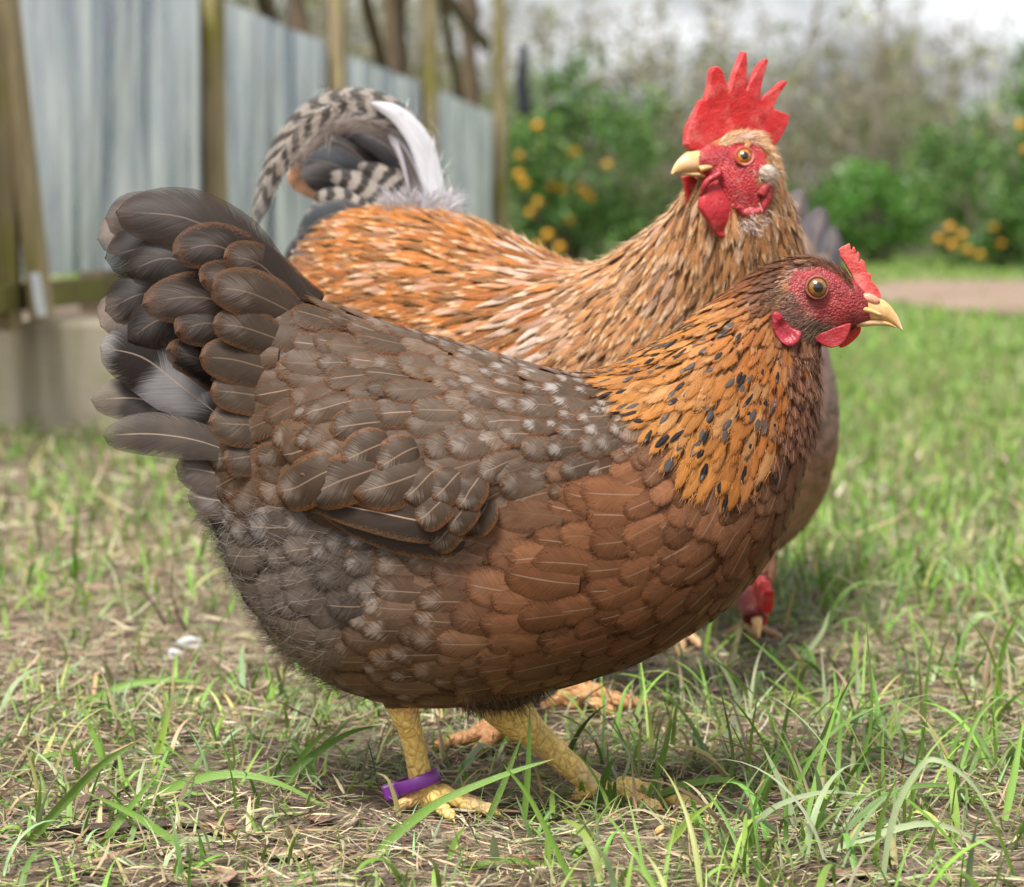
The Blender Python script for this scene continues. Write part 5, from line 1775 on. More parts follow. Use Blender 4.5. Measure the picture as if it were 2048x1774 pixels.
V, q, t = profile_loft([(1716, 588, 1700, 642, 20), (1736, 592, 1720, 640, 23), (1758, 596, 1745, 640, 20), (1776, 607, 1765, 641, 15), (1790, 624, 1782, 647, 10), (1799, 640, 1795, 655, 6), (1806, 660, 1804, 662, 1.5)], HY, KH, 2.4)
bk = link("beak", make_mesh("beak", V, q, M_BEAK, tris=t), HEN)
V, q, t = profile_loft([(1690, 634, 1690, 650, 18), (1720, 637, 1718, 654, 18), (1750, 638, 1748, 652, 14), (1775, 642, 1774, 652, 9), (1792, 652, 1791, 656, 3)], HY, KH, 2.2)
link("lower_mandible", make_mesh("lower_mandible", V, q, M_BEAK, tris=t), bk)
for side in (-1, 1):
    gp = catmull([np.append(P(a, b, HY)[[0]], [HY + side * w * KH, P(a, b, HY)[2]]) for a, b, w in ((1667, 632, 44), (1686, 621, 36), (1708, 616, 28), (1735, 620, 22), (1760, 630, 17))], np.linspace(0, 1, 16))
    V, q, t = tube(gp, np.stack([np.linspace(3.0, 5, 16) * KH, np.concatenate([np.linspace(2, 7, 8), np.linspace(7, 3, 8)]) * KH], -1), 10)
    link("gape", make_mesh("gape", V, q, M_BEAK, tris=t), bk)
    cpt = P(1739, 597, HY); cpt[1] = HY + side * 17 * KH
    th = np.linspace(0, np.pi, 12); ph = np.linspace(0, 2 * np.pi, 16, endpoint=False)
    V = np.stack([np.sin(th)[:, None] * np.cos(ph), np.sin(th)[:, None] * np.sin(ph), np.cos(th)[:, None] + 0 * ph], -1).reshape(-1, 3) * np.array([20, 8, 9.5]) * KH
    ca_, sa_ = math.cos(math.radians(22)), math.sin(math.radians(22))
    V = V @ np.array([[ca_, 0, -sa_], [0, 1, 0], [sa_, 0, ca_]])
    link("nostril", make_mesh("nostril", V + cpt, grid_quads(12, 16, wrap=True), plain("nostril_horn", (0.58, 0.27, 0.18), 0.45, 0.4, 0, 0.15, 300.0)), bk)

comb = [(1688, 524), (1680, 512), (1677, 499), (1684, 493), (1692, 490), (1699, 486), (1700, 495), (1702, 505), (1707, 493), (1711, 501), (1709, 513), (1711, 511), (1716, 503), (1719, 510), (1717, 520), (1716, 527), (1723, 518), (1729, 524), (1731, 532), (1733, 540),
        (1733, 545), (1744, 548), (1741, 556), (1741, 560), (1747, 566), (1754, 575), (1760, 586), (1762, 597), (1742, 604), (1726, 598), (1714, 580), (1704, 552)]
link("comb", shell_mesh("comb", P([p[0] for p in comb], [p[1] for p in comb], HY), (0, 0.0023, 0), M_COMB2, 0.00042, 1, rough=0.00018), HEN)
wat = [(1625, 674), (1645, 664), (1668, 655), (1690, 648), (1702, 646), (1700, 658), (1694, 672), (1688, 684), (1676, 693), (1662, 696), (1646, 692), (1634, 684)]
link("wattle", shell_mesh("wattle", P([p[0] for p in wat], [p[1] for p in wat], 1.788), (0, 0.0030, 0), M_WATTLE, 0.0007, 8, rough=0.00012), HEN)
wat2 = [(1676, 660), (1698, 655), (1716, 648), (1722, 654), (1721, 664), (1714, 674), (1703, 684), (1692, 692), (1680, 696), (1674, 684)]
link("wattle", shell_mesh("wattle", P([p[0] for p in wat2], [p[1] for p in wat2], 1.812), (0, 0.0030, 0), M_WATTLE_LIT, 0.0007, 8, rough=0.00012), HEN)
lob = [(1543, 628), (1550, 622), (1560, 626), (1568, 640), (1580, 655), (1600, 662), (1602, 668), (1597, 682), (1588, 692), (1576, 693), (1562, 686), (1551, 672), (1544, 655)]
for sgn in (-1, 1):
    pl = P([p[0] for p in lob], [p[1] for p in lob], 1.7765)
    if sgn > 0: pl[:, 1] = 2 * HY - pl[:, 1]
    cl = pl.mean(0)
    def dish(V, cl=cl, sgn=sgn):
        r = np.linalg.norm((V - cl)[:, [0, 2]], axis=1) / 0.010
        V = V.copy(); V[:, 1] += sgn * 0.0028 * sstep(0.35, 0.95, r) * 1.0
        V[:, 1] += 0.00018 * np.sin((V[:, 0] + V[:, 2] * 0.8) * 1500)
        return V
    link("earlobe", shell_mesh("earlobe", pl, (0, 0.0034, 0), M_EARLOBE, 0.0008, 6, bend=dish), HEN)

# ---- purple band on her near leg
M_BAND = plain("purple_band", (0.165, 0.025, 0.24), 0.38, 0.5, 0.15, 0.06, 120.0)
bc = P(838, 1562, nf[1])
ax1 = unit(np.array([0.94, 0.0, 0.34])); ax2 = unit(np.array([0.0, 1.0, -0.10])); ax3 = np.cross(ax1, ax2)
A = np.linspace(0, 2 * np.pi, 64, endpoint=False)
ra, rb = 46 * KH, 40 * KH
rows = []
for hgt, off in ((-12, 0), (-14, 1.5), (-12, 3.4), (12, 3.4), (14, 1.5), (12, 0)):
    rows.append(bc - ax1 * 4 * KH + np.cos(A)[:, None] * ax1 * (ra + off * KH) + np.sin(A)[:, None] * ax2 * (rb + off * KH) + ax3 * hgt * KH)
R_ = np.stack(rows, 1)
i = np.arange(64 * 6).reshape(64, 6)
q = np.stack([i, np.roll(i, -1, 0), np.roll(np.roll(i, -1, 0), -1, 1), np.roll(i, -1, 1)], -1).reshape(-1, 4)
band = link("leg_band", make_mesh("leg_band", R_.reshape(-1, 3), q, M_BAND), HEN, "purple plastic leg band with a square clasp")
bm_ = box_mesh("clasp", (34 * KH, 30 * KH, 34 * KH), M_BAND, 0.0018)
cl_ = link("clasp", bm_, band)
cl_.matrix_local = Matrix.Translation(Vector(bc - ax1 * (ra + 14 * KH) - ax2 * 6 * KH)) @ Matrix((Vector(ax1), Vector(ax2), Vector(ax3))).transposed().to_4x4()


# ================================================================== the rooster behind her
ROO = empty("rooster", G(1060, 1470), "orange and cream rooster with a tall red comb and arched barred tail", "rooster")
roo_st = [  # top, bottom, half width, distance
    ((640, 500), (590, 640), 20, 2.46),
    ((672, 455), (585, 770), 85, 2.44),
    ((740, 428), (620, 930), 150, 2.40),
    ((840, 424), (730, 1070), 195, 2.355),
    ((940, 446), (870, 1150), 212, 2.31),
    ((1040, 492), (1010, 1170), 215, 2.265),
    ((1125, 532), (1160, 1140), 205, 2.225),
    ((1195, 528), (1330, 1050), 185, 2.19),
    ((1255, 495), (1470, 900), 160, 2.16),
    ((1310, 455), (1570, 720), 132, 2.13),
    ((1352, 418), (1606, 560), 112, 2.105),
    ((1380, 372), (1592, 455), 92, 2.09),
    ((1410, 325), (1568, 385), 74, 2.08),
    ((1445, 290), (1548, 330), 58, 2.08),
    ((1480, 272), (1528, 290), 30, 2.08)]
kk = np.array([s[3] for s in roo_st]) / F
roo_loft = Loft(P([s[0][0] for s in roo_st], [s[0][1] for s in roo_st], [s[3] for s in roo_st]), P([s[1][0] for s in roo_st], [s[1][1] for s in roo_st], [s[3] for s in roo_st]), np.array([s[2] for s in roo_st]) * kk)
RV, RQ, RT = roo_loft.grid(110, 72)
roo_bvh = bvh_of(RV, RQ, RT)
RY = 2.08
RK = RY / F
rc0 = P(1470, 330, RY)
YAW = math.radians(24)


def HR(px, py, lat=0.0):
    """Point of the turned head seen at a pixel, lat metres off its middle plane towards the viewer."""
    p = P(px, py, RY)
    px, py, lat = np.broadcast_arrays(np.asarray(px, float), np.asarray(py, float), np.asarray(lat, float))
    dx = p[..., 0] - rc0[0]
    d0 = (dx - lat * math.sin(YAW)) / math.cos(YAW)
    return np.stack([rc0[0] + d0 * math.cos(YAW) + lat * math.sin(YAW), rc0[1] + d0 * math.sin(YAW) - lat * math.cos(YAW), p[..., 2] + 0 * dx], -1)


HN = np.array([math.sin(YAW), -math.cos(YAW), 0.0])


def head_loft(rows, ns=44, nt=36, p=2.2):
    r = np.array(rows, float)
    lf = Loft(HR(r[:, 0], r[:, 1]), HR(r[:, 2], r[:, 3]), r[:, 4] * RK, p)
    return lf, lf.grid(ns, nt)


rh_loft, rh = head_loft([(1556, 350, 1506, 480, 46), (1550, 312, 1500, 455, 58), (1530, 276, 1488, 428, 60), (1500, 262, 1466, 404, 58), (1466, 264, 1440, 384, 52), (1434, 276, 1420, 368, 42), (1404, 292, 1402, 354, 31), (1386, 306, 1388, 346, 21)])
rfa, rfb = G(1010, 1492), G(1150, 1418)
rfa[2], rfb[2] = float(gh(rfa[0], rfa[1])), float(gh(rfb[0], rfb[1]))
def roo_leg(foot, hip, knee):
    pa = catmull([hip, knee, foot + (0, 0.004, 0.075), foot + (0, 0, 0.006)], np.linspace(0, 1, 22))
    r = np.interp(np.linspace(0, 1, 22), [0, .3, .55, .8, 1], [0.036, 0.024, 0.0105, 0.0095, 0.0115])
    return tube(pa, r, 14)
pieces = [(RV, RQ, RT), rh, roo_leg(rfa, P(940, 1080, 2.17), P(985, 1240, 2.09)), roo_leg(rfb, P(1010, 1080, 2.33), P(1080, 1200, 2.25))]
pieces += toes(rfa, [(math.radians(200), 1.0, 1), (math.radians(240), 0.8, .9), (math.radians(-30), 1.0, .9), (math.radians(60), 0.5, .85)], 0.055, 0.0075)
pieces += toes(rfb, [(math.radians(-4), 1.15, 1), (math.radians(-50), 0.85, .9), (math.radians(35), 0.85, .9), (math.radians(190), 0.5, .85)], 0.055, 0.0075)
body = fuse("body", pieces, 0.0026, 2)
bv = coords(body)
bx, by = proj(bv)
ca = np.zeros((len(bv), 4)); ca[:] = (0.30, 0.14, 0.055, 0)
tailend = sstep(760, 640, bx)[:, None]
ca[:, :3] = ca[:, :3] * (1 - tailend) + np.array([0.05, 0.045, 0.045]) * tailend
RFACE = [(1378, 300), (1410, 284), (1446, 290), (1480, 282), (1512, 284), (1532, 308), (1532, 335), (1512, 352), (1520, 372), (1524, 418), (1484, 428), (1458, 410), (1430, 380), (1396, 352)]
fm = sstep(-5, 5, poly_sd(bx, by, RFACE)) * (bv[:, 1] < 2.30)
fc = np.array([0.36, 0.026, 0.032]) * (1 + 0.22 * vnoise(bv, 260, 8))[:, None]
ca[:, :3] = ca[:, :3] * (1 - fm[:, None]) + fc * fm[:, None]
ca[:, 3] = fm
leg = bv[:, 2] < 0.13
ca[leg, :3] = np.array([0.50, 0.26, 0.115]); ca[leg, 3] = 0.5
set_attr(body, 'ca', ca)
link("body", body, ROO)


def loft_samples(lf, n, bvh):
    s, t = rng.random(n), rng.uniform(0, 2 * np.pi, n)
    p = lf.pts(s, t)
    a = lf.pts(np.minimum(s + 1e-3, 1), t) - p
    b = lf.pts(s, t + 1e-3) - p
    w = np.linalg.norm(np.cross(a, b), axis=1)
    k_ = rng.random(n) < w / np.quantile(w, 0.97)
    s, p = s[k_], p[k_]
    T = lf.frame(s)[3]
    q, nn = snap(bvh, p)
    return q, nn, T, s


cp, cn_, T_, s_ = loft_samples(roo_loft, 60000, roo_bvh)
x, y = proj(cp)
RBARE = RFACE[:7] + [(1552, 330), (1552, 362), (1546, 380), (1540, 432)] + RFACE[-5:]
ok = ~((poly_sd(x, y, RBARE) > -4) & (cp[:, 1] < 2.12)) & (y < 1250)
cp, cn_, T_, x, y, s_ = cp[ok], cn_[ok], T_[ok], x[ok], y[ok], s_[ok]
neckness = sstep(0.40, 0.56, s_)
sp_px = np.where(y > 800, 34, 15.5 * (1 - neckness) + 13.5 * neckness)
sp_px = np.where(s_ > 0.78, 11.5, sp_px)
sp_px = np.where((cn_[:, 1] > 0.35), sp_px * 1.9, sp_px)
sp_ = sp_px * cp[:, 1] / F
ki = poisson(cp, sp_)
cp, cn_, T_, x, y, s_, sp_, neckness, sp_px = cp[ki], cn_[ki], T_[ki], x[ki], y[ki], s_[ki], sp_[ki], neckness[ki], sp_px[ki]
N = len(cp)
droop = 0.34 * (1 - neckness) + 0.30 * neckness
d3 = unit(-T_) + np.array([0, 0, -1.0]) * droop[:, None] + rng.normal(0, 0.06, (N, 3))
saddle = (neckness < 0.5)
L = sp_ * np.where(saddle, 5.0, 4.0) * rng.uniform(0.8, 1.25, N); W = sp_ * np.where(saddle, 1.25, 1.3)
shape = np.where(saddle, 0.9, 0.75)
r1, r2, r3 = rng.random(N), rng.random(N), rng.random(N)
A_ = np.where(saddle[:, None], mix3((0.38, 0.125, 0.024), (0.20, 0.056, 0.013), r1), mix3((0.45, 0.215, 0.085), (0.27, 0.105, 0.034), r1))
cream = np.array([0.74, 0.56, 0.38])
pale_patch = np.exp(-(((x - 1080) / 50) ** 2 + ((y - 640) / 80) ** 2)) + 0.7 * np.exp(-(((x - 1085) / 40) ** 2 + ((y - 515) / 25) ** 2))
pm = np.clip(pale_patch * 0.9 * (r3 > 0.45) + 0.25 * (r2 > 0.80), 0, 0.8)[:, None]
A_ = A_ * (1 - pm) + np.array([0.50, 0.43, 0.39]) * pm
B_ = np.where(saddle[:, None], mix3((0.60, 0.30, 0.075), (0.66, 0.46, 0.24), r2), mix3((0.70, 0.46, 0.26), cream, r2))
C_ = np.where((r3 > 0.55)[:, None], np.array([[0.66, 0.52, 0.34]]), np.array([[0.14, 0.05, 0.018]])) * np.ones((N, 3))
dk_ = ((r3 < 0.22) * 0.75)[:, None]
A_ = A_ * (1 - dk_) + np.array([0.11, 0.045, 0.018]) * dk_
dark = sstep(700, 590, x + 0.5 * (y - 500)) * (r1 < 0.8)
A_ = A_ * (1 - dark[:, None]) + np.array([0.05, 0.048, 0.05]) * dark[:, None]
B_ = np.where((dark > 0.6)[:, None] & (r2 > 0.4)[:, None], np.array([[0.30, 0.28, 0.27]]), B_)
low_ = sstep(760, 900, y); A_ = A_ * (1 - low_[:, None]) + np.array([0.30, 0.12, 0.05]) * low_[:, None]
RVf = place_feathers(roo_bvh, cp, d3, cn_, L * rng.uniform(0.85, 1.2, N), W * rng.uniform(0.85, 1.15, N), shape, np.full(N, 0.0006) + rng.uniform(0, 0.0008, N), np.where(saddle, 0.0044, 0.0028) * rng.uniform(0.7, 1.3, N), np.full(N, 0.06))
rat = feather_attrs(N, NU * NV, A_, B_, C_, 0.75, 0.25, np.where(r3 > 0.35, 0.85, 0.2) * rng.uniform(0.5, 1.0, N), 0.0, 0.0, 0.75, (L, W))
score = np.where((cn_[:, 1] < -0.1) & (y < 740) & (x < 1620), L * W * (1 + saddle), 0)
single = np.zeros(N, bool); single[np.argsort(-score)[:150]] = True
emit_feathers(ROO, RVf, rat, single)
SV, SQ, SC, sn = [], [], [], 0
idx = np.repeat(np.where(y < 800)[0], 3)
m = len(idx)
ui = rng.integers(3, NU - 1, m); v_ = rng.choice([0, 1, 3, 4], m)
rp = RVf[idx, ui, v_]
dd = unit(RVf[idx, ui + 1, NV // 2] - RVf[idx, ui - 1, NV // 2]) + rng.normal(0, 0.15, (m, 3))
add_strands(strands(rp, dd, cn_[idx], sp_[idx] * rng.uniform(0.8, 2.2, m), rng.uniform(0.0002, 0.00038, m), rng.uniform(0, 0.3, m), rng.normal(0, 0.12, m), B_[idx] * rng.uniform(0.7, 1.25, (m, 1)), 3))
rh_bvh = BVHTree.FromPolygons([tuple(v) for v in bv], [tuple(f.vertices) for f in body.polygons])


def on_head(px, py, normal=False):
    d = RIGHT * (px - CX) + UP * (CY - py) + FWD * F
    hit = rh_bvh.ray_cast(Vector(CAM + unit(d) * 1.9), Vector(unit(d)))
    p = np.array(hit[0]) if hit[0] is not None else HR(px, py, 0.02)
    if not normal: return p
    n = np.array(hit[1]) if hit[0] is not None else HN
    return p, (n if n[1] < 0 else -n)


# crown of small pale feathers round the back of the face
hs_, ht_ = rng.random(26000), rng.uniform(0, 2 * np.pi, 26000)
hp = rh_loft.pts(hs_, ht_)
hx, hy = proj(hp)
CROWN = [(1436, 292), (1452, 258), (1490, 244), (1520, 262), (1548, 300), (1575, 370), (1580, 450), (1530, 440), (1527, 420), (1530, 372), (1545, 350), (1540, 322), (1530, 300), (1508, 284), (1476, 284), (1452, 292)]
k_ = in_poly(hx, hy, CROWN)
hp = hp[k_][:3800]
hp, hn = snap(rh_bvh, hp)
hx, hy = proj(hp)
dd = np.stack([0.75 + 0 * hx, 0.3 + 0 * hx, -np.clip((hx - 1450) / 60, 0, 1.6)], -1)
dd = unit(dd - hn * np.sum(dd * hn, 1, keepdims=True)) + rng.normal(0, 0.22, (len(hp), 3))
add_strands(strands(hp, dd, hn, rng.uniform(0.005, 0.010, len(hp)), rng.uniform(0.0003, 0.0006, len(hp)), rng.uniform(0.05, 0.3, len(hp)), rng.normal(0, 0.15, len(hp)), pick_cols(len(hp), [(0.62, 0.36, 0.18), (0.72, 0.56, 0.40), (0.45, 0.20, 0.08)], (45, 35, 20), 0.2), 3))
# white tuft before the ear, dusty pale bristles at the comb's root
for (ex, ey_, er, cnt, pal) in ((1532, 345, 15, 420, [(0.52, 0.45, 0.37), (0.44, 0.34, 0.26)]), (1490, 252, 30, 260, [(0.80, 0.66, 0.58), (0.75, 0.5, 0.4)]), (1505, 440, 26, 300, [(0.72, 0.62, 0.56), (0.62, 0.40, 0.24)])):
    qx, qy = rng.normal(ex, er * 0.5, cnt), rng.normal(ey_, er * 0.5, cnt)
    p_ = np.array([on_head(a_, b_) for a_, b_ in zip(qx, qy)])
    p_, n_ = snap(rh_bvh, p_)
    add_strands(strands(p_, unit(np.array([0.5, -0.3, -0.4]) + rng.normal(0, 0.35, (cnt, 3))), n_, rng.uniform(0.004, 0.009, cnt), np.full(cnt, 0.0004), rng.uniform(0.1, 0.5, cnt), rng.normal(0, 0.2, cnt), pick_cols(cnt, pal, (60, 40), 0.12), 3))
# white down at the root of the tail
cnt = 1500
qx, qy = rng.uniform(775, 905, cnt), rng.uniform(395, 462, cnt)
p_ = P(qx, qy, 2.36 + rng.normal(0, 0.015, cnt))
ang_ = np.clip((qx - 840) / 60, -1.2, 1.3)
add_strands(strands(p_, np.stack([ang_ + rng.normal(0, .35, cnt), rng.normal(-.3, .4, cnt), 0.8 + rng.normal(0, .3, cnt)], -1), np.tile([0, -1.0, 0], (cnt, 1)), rng.uniform(0.008, 0.022, cnt), rng.uniform(0.0003, 0.0007, cnt), rng.normal(0, 0.2, cnt), rng.normal(0, 0.3, cnt), pick_cols(cnt, [(0.52, 0.51, 0.54), (0.42, 0.40, 0.42)], (70, 30), 0.1), 4))
link("down", make_mesh("down", np.vstack(SV), np.vstack(SQ), M_FLUFF, None, {'ca': np.vstack(SC)}), ROO, kind="stuff")


def roo_feather(name, ctrl, Wpx, ca, cb, cc, lace, shaft, spot, bar=0.0, freq=0.0, Y=2.40, Y2=None, shape=0.0, tilt=(0, -1, 0.15), camber=0.10, label=None):
    c = P([p[0] for p in ctrl], [p[1] for p in ctrl], np.linspace(Y, Y if Y2 is None else Y2, len(ctrl)))
    V, uv = free_feather(c, Wpx * Y / F, np.array(tilt, float), shape, camber, nu=26)
    return emit_free(ROO, name, V, uv, ca, cb, cc, lace, shaft, spot, bar, freq, label)


BK, GR, WH = (0.022, 0.018, 0.017), (0.27, 0.235, 0.205), (0.50, 0.50, 0.53)
# dark blades of the tail fan
for ctrl, w_, tone, Yt in (([(800, 440), (760, 360), (690, 290), (600, 272)], 78, (0.040, 0.032, 0.032), 2.455), ([(790, 450), (740, 380), (670, 330), (580, 318)], 76, (0.030, 0.032, 0.036), 2.445),
                           ([(770, 460), (710, 400), (650, 360), (578, 362)], 70, (0.050, 0.040, 0.038), 2.435), ([(820, 420), (800, 330), (750, 265), (660, 240)], 70, (0.055, 0.042, 0.042), 2.45),
                           ([(830, 430), (815, 350), (770, 290), (700, 262)], 60, (0.045, 0.040, 0.045), 2.44)):
    roo_feather("tail_feather", ctrl, w_, tone, (0.08, 0.065, 0.06), (0.10, 0.11, 0.12), 0.4, 0.3, 0.3, Y=Yt, Y2=Yt + 0.01)
# barred coverts
for ctrl, w_ in (([(790, 440), (760, 400), (715, 365), (655, 350)], 46), ([(770, 455), (725, 415), (680, 395), (628, 395)], 46), ([(750, 470), (700, 440), (650, 425), (606, 440)], 44),
                 ([(820, 440), (800, 395), (770, 355), (715, 330)], 46), ([(840, 450), (830, 410), (810, 370), (770, 335)], 42), ([(720, 490), (670, 465), (625, 455), (598, 480)], 44), ([(800, 462), (760, 432), (720, 410), (680, 405)], 40)):
    roo_feather("tail_covert", ctrl, w_, GR, (0.34, 0.30, 0.27), BK, 0.2, 0.2, 0.0, 0.95, 5.0, Y=2.405, Y2=2.415)
# peach underside curling round at the far edge, dark wing-side covert
roo_feather("tail_covert", [(640, 400), (600, 372), (588, 350), (596, 322)], 30, (0.52, 0.28, 0.16), (0.45, 0.27, 0.18), BK, 0.3, 0.2, 0.0, 0.25, 3.0, Y=2.43)
roo_feather("tail_covert", [(740, 440), (690, 425), (640, 440), (600, 475)], 60, (0.040, 0.045, 0.050), (0.14, 0.13, 0.13), BK, 0.6, 0.3, 0.2, Y=2.398, Y2=2.40)
roo_feather("tail_covert", [(700, 470), (650, 470), (605, 500), (575, 540)], 60, (0.038, 0.038, 0.042), (0.12, 0.11, 0.11), BK, 0.5, 0.3, 0.2, Y=2.40, Y2=2.405)
# sickles: a broad pale-based one arching over, and a second inside it
roo_feather("sickle_feather", [(872, 440), (858, 330), (806, 240), (720, 204), (634, 224), (572, 290), (536, 370), (508, 456)], 60, GR, (0.42, 0.37, 0.33), BK, 0.2, 0.3, 0.0, 0.85, 15.0, Y=2.39, Y2=2.40, shape=0.15, label="long barred sickle feather arching over the tail")
roo_feather("sickle_feather", [(842, 440), (836, 350), (800, 275), (730, 238), (660, 250), (600, 300), (570, 345)], 58, (0.44, 0.38, 0.35), (0.34, 0.28, 0.25), (0.09, 0.07, 0.065), 0.5, 0.3, 0.0, 0.45, 3.0, Y=2.41, Y2=2.42, shape=0.2)
roo_feather("sickle_feather", [(868, 450), (864, 370), (842, 288), (796, 230), (740, 206)], 48, WH, (0.70, 0.68, 0.69), (0.55, 0.52, 0.52), 0.2, 0.3, 0.2, Y=2.384, Y2=2.388, shape=0.4, label="white base feather of the sickle")
roo_feather("sickle_feather", [(846, 450), (838, 380), (815, 312), (776, 268)], 46, (0.48, 0.46, 0.50), (0.40, 0.38, 0.41), (0.4, 0.37, 0.38), 0.3, 0.2, 0.2, Y=2.395, Y2=2.40, shape=0.5)
roo_feather("tail_covert", [(828, 440), (830, 380), (818, 330), (796, 280)], 22, (0.060, 0.048, 0.045), (0.10, 0.085, 0.08), BK, 0.3, 0.2, 0.0, Y=2.38, Y2=2.39, shape=0.8)
for ctrl, w_ in (([(870, 450), (876, 400), (872, 340), (862, 285)], 30), ([(866, 455), (880, 420), (896, 395), (905, 372)], 26), ([(880, 455), (890, 435), (906, 415), (916, 400)], 20), ([(858, 440), (866, 390), (866, 340), (868, 268)], 24), ([(830, 462), (850, 430), (872, 405), (884, 372)], 30), ([(800, 460), (830, 440), (850, 420), (862, 395)], 34)):
    roo_feather("fluffy_covert", ctrl, w_, WH, (0.72, 0.70, 0.72), (0.5, 0.48, 0.5), 0.2, 0.1, 0.1, Y=2.375, shape=0.7)

for tn_, (ctrl, lo, hi_, pal) in enumerate((([(872, 440), (858, 330), (806, 240), (720, 204), (634, 224), (572, 290), (536, 370), (508, 456)], 22, 34, [(0.33, 0.285, 0.25), (0.06, 0.05, 0.045), (0.5, 0.46, 0.43)]),
                                  ([(842, 440), (836, 350), (800, 275), (730, 238), (660, 250), (600, 300), (570, 345)], 20, 34, [(0.40, 0.35, 0.32), (0.12, 0.10, 0.09)]),
                                  ([(868, 450), (868, 370), (850, 300), (806, 240)], 20, 40, [(0.66, 0.66, 0.69), (0.5, 0.48, 0.5)]))):
    n7 = 220
    c_ = catmull(np.array(ctrl, float), rng.random(n7))
    p_ = P(c_[:, 0] + rng.normal(0, lo * 0.6, n7), c_[:, 1] + rng.normal(0, lo * 0.6, n7), 2.392 + 0.008 * tn_)
    t_ = catmull(np.array(ctrl, float), np.linspace(0, 1, 60)); tg = unit(np.gradient(t_, axis=0))
    j_ = np.argmin(np.linalg.norm(c_[:, None] - t_[None], axis=-1), 1)
    d_ = np.stack([tg[j_, 0], np.full(n7, -0.1), -tg[j_, 1]], -1) + rng.normal(0, 0.45, (n7, 3))
    V, q, c = strands(p_, d_, np.tile([0, -1.0, 0], (n7, 1)), rng.uniform(0.008, 0.022, n7), rng.uniform(0.0004, 0.0009, n7), rng.uniform(-.2, 0.2, n7), rng.normal(0, 0.25, n7), pick_cols(n7, pal, [1] * len(pal), 0.15), 4)
    link("tail_barbs", make_mesh("tail_barbs", V, q, M_FLUFF, None, {'ca': c}), ROO, kind="stuff")

# ---- the rooster's head furniture
eyp, eyn = on_head(1488, 313, True)
eyn = unit(eyn * 0.5 + HN * 0.5)
o = link("eye", eye_mesh(eyp - eyn * 0.0038, eyn + np.array([-0.05, -0.2, 0.02]), 0.0078, 0.38, 0.74, (0.45, 0.150, 0.010), (0.20, 0.075, 0.02)), ROO)
link("eyelid", ring_mesh("eyelid", eyp + eyn * 0.0010, eyn, 0.0070, 0.0013, flesh_material("rooster_lid", (0.42, 0.07, 0.04)), 0.95), ROO)
_, (V, q, t) = head_loft([(1420, 306, 1418, 350, 22), (1398, 300, 1404, 348, 20), (1374, 304, 1386, 346, 16), (1356, 318, 1366, 346, 11), (1344, 334, 1350, 348, 5), (1339, 348, 1341, 351, 1.2)], 36, 24)
bk = link("beak", make_mesh("beak", V, q, M_BEAK, tris=t), ROO)
gp = catmull(HR([1454, 1438, 1418, 1396], [350, 336, 334, 340], [0.016, 0.013, 0.010, 0.0075]), np.linspace(0, 1, 12))
V, q, t = tube(gp, np.linspace(0.0012, 0.0028, 12), 8)
link("gape", make_mesh("gape", V, q, M_BEAK, tris=t), bk)
_, (V, q, t) = head_loft([(1418, 344, 1418, 358, 16), (1396, 344, 1398, 356, 13), (1376, 345, 1378, 353, 8), (1362, 347, 1362, 350, 3)], 24, 18)
link("lower_mandible", make_mesh("lower_mandible", V, q, M_BEAK, tris=t), bk)
rcomb = [(1394, 307), (1374, 300), (1367, 290), (1369, 267), (1374, 250), (1381, 238), (1390, 218), (1397, 203), (1407, 200), (1410, 190), (1413, 168), (1416, 145), (1420, 136), (1428, 135), (1436, 142), (1441, 155), (1446, 174), (1449, 192), (1455, 170), (1460, 150), (1469, 132), (1478, 114), (1485, 102), (1491, 106), (1491, 125), (1487, 152), (1484, 188), (1492, 170), (1502, 154), (1514, 137), (1525, 122), (1534, 114), (1538, 119), (1533, 134), (1526, 155), (1520, 174), (1515, 203),
         (1530, 190), (1543, 182), (1560, 169), (1573, 158), (1579, 161), (1572, 174), (1561, 190), (1552, 203), (1545, 216), (1560, 222), (1577, 225), (1582, 231), (1576, 246), (1569, 260), (1560, 277), (1549, 291), (1537, 298), (1528, 286), (1516, 270), (1500, 262), (1480, 272), (1450, 284), (1424, 300)]
pc = np.array(rcomb, float)
def wavy(V):
    lx = (V - rc0) @ np.array([math.cos(YAW), math.sin(YAW), 0]); lz = V[:, 2] - rc0[2]
    return V + HN * (0.0022 * np.sin(lx * 70 + lz * 30) * sstep(0, .06, lz))[:, None] + HN * (0.0035 * np.exp(-((lz - 0.012) / 0.016) ** 2) * 0)[:, None]
link("comb", shell_mesh("comb", HR(pc[:, 0], pc[:, 1]), HN * 0.0042, M_COMB, 0.0007, 3, bend=wavy, rough=0.0004), ROO)
w1 = np.array([(1412, 372), (1402, 385), (1393, 400), (1392, 416), (1400, 432), (1412, 450), (1422, 465), (1432, 474), (1445, 475), (1454, 462), (1463, 446), (1472, 428), (1473, 412), (1466, 396), (1454, 384), (1440, 374), (1426, 368)], float)
w2 = np.array([(1362, 353), (1366, 365), (1370, 380), (1374, 407), (1382, 428), (1391, 445), (1394, 460), (1398, 471), (1408, 477), (1420, 472), (1424, 450), (1414, 420), (1404, 390), (1398, 362), (1380, 350)], float)
def cup(c_, amp):
    return lambda V: V + HN * (amp * (1 - np.clip(np.linalg.norm((V - c_)[:, [0, 2]], axis=1) / 0.017, 0, 1) ** 2))[:, None]
link("wattle", shell_mesh("wattle", HR(w1[:, 0], w1[:, 1], 0.014), HN * 0.0026, flesh_material("rooster_wattle", (0.48, 0.032, 0.040), (0.58, 0.14, 0.13), 700), 0.0008, 8, bend=cup(HR(1432, 420, 0.014), 0.004), rough=0.0001), ROO)
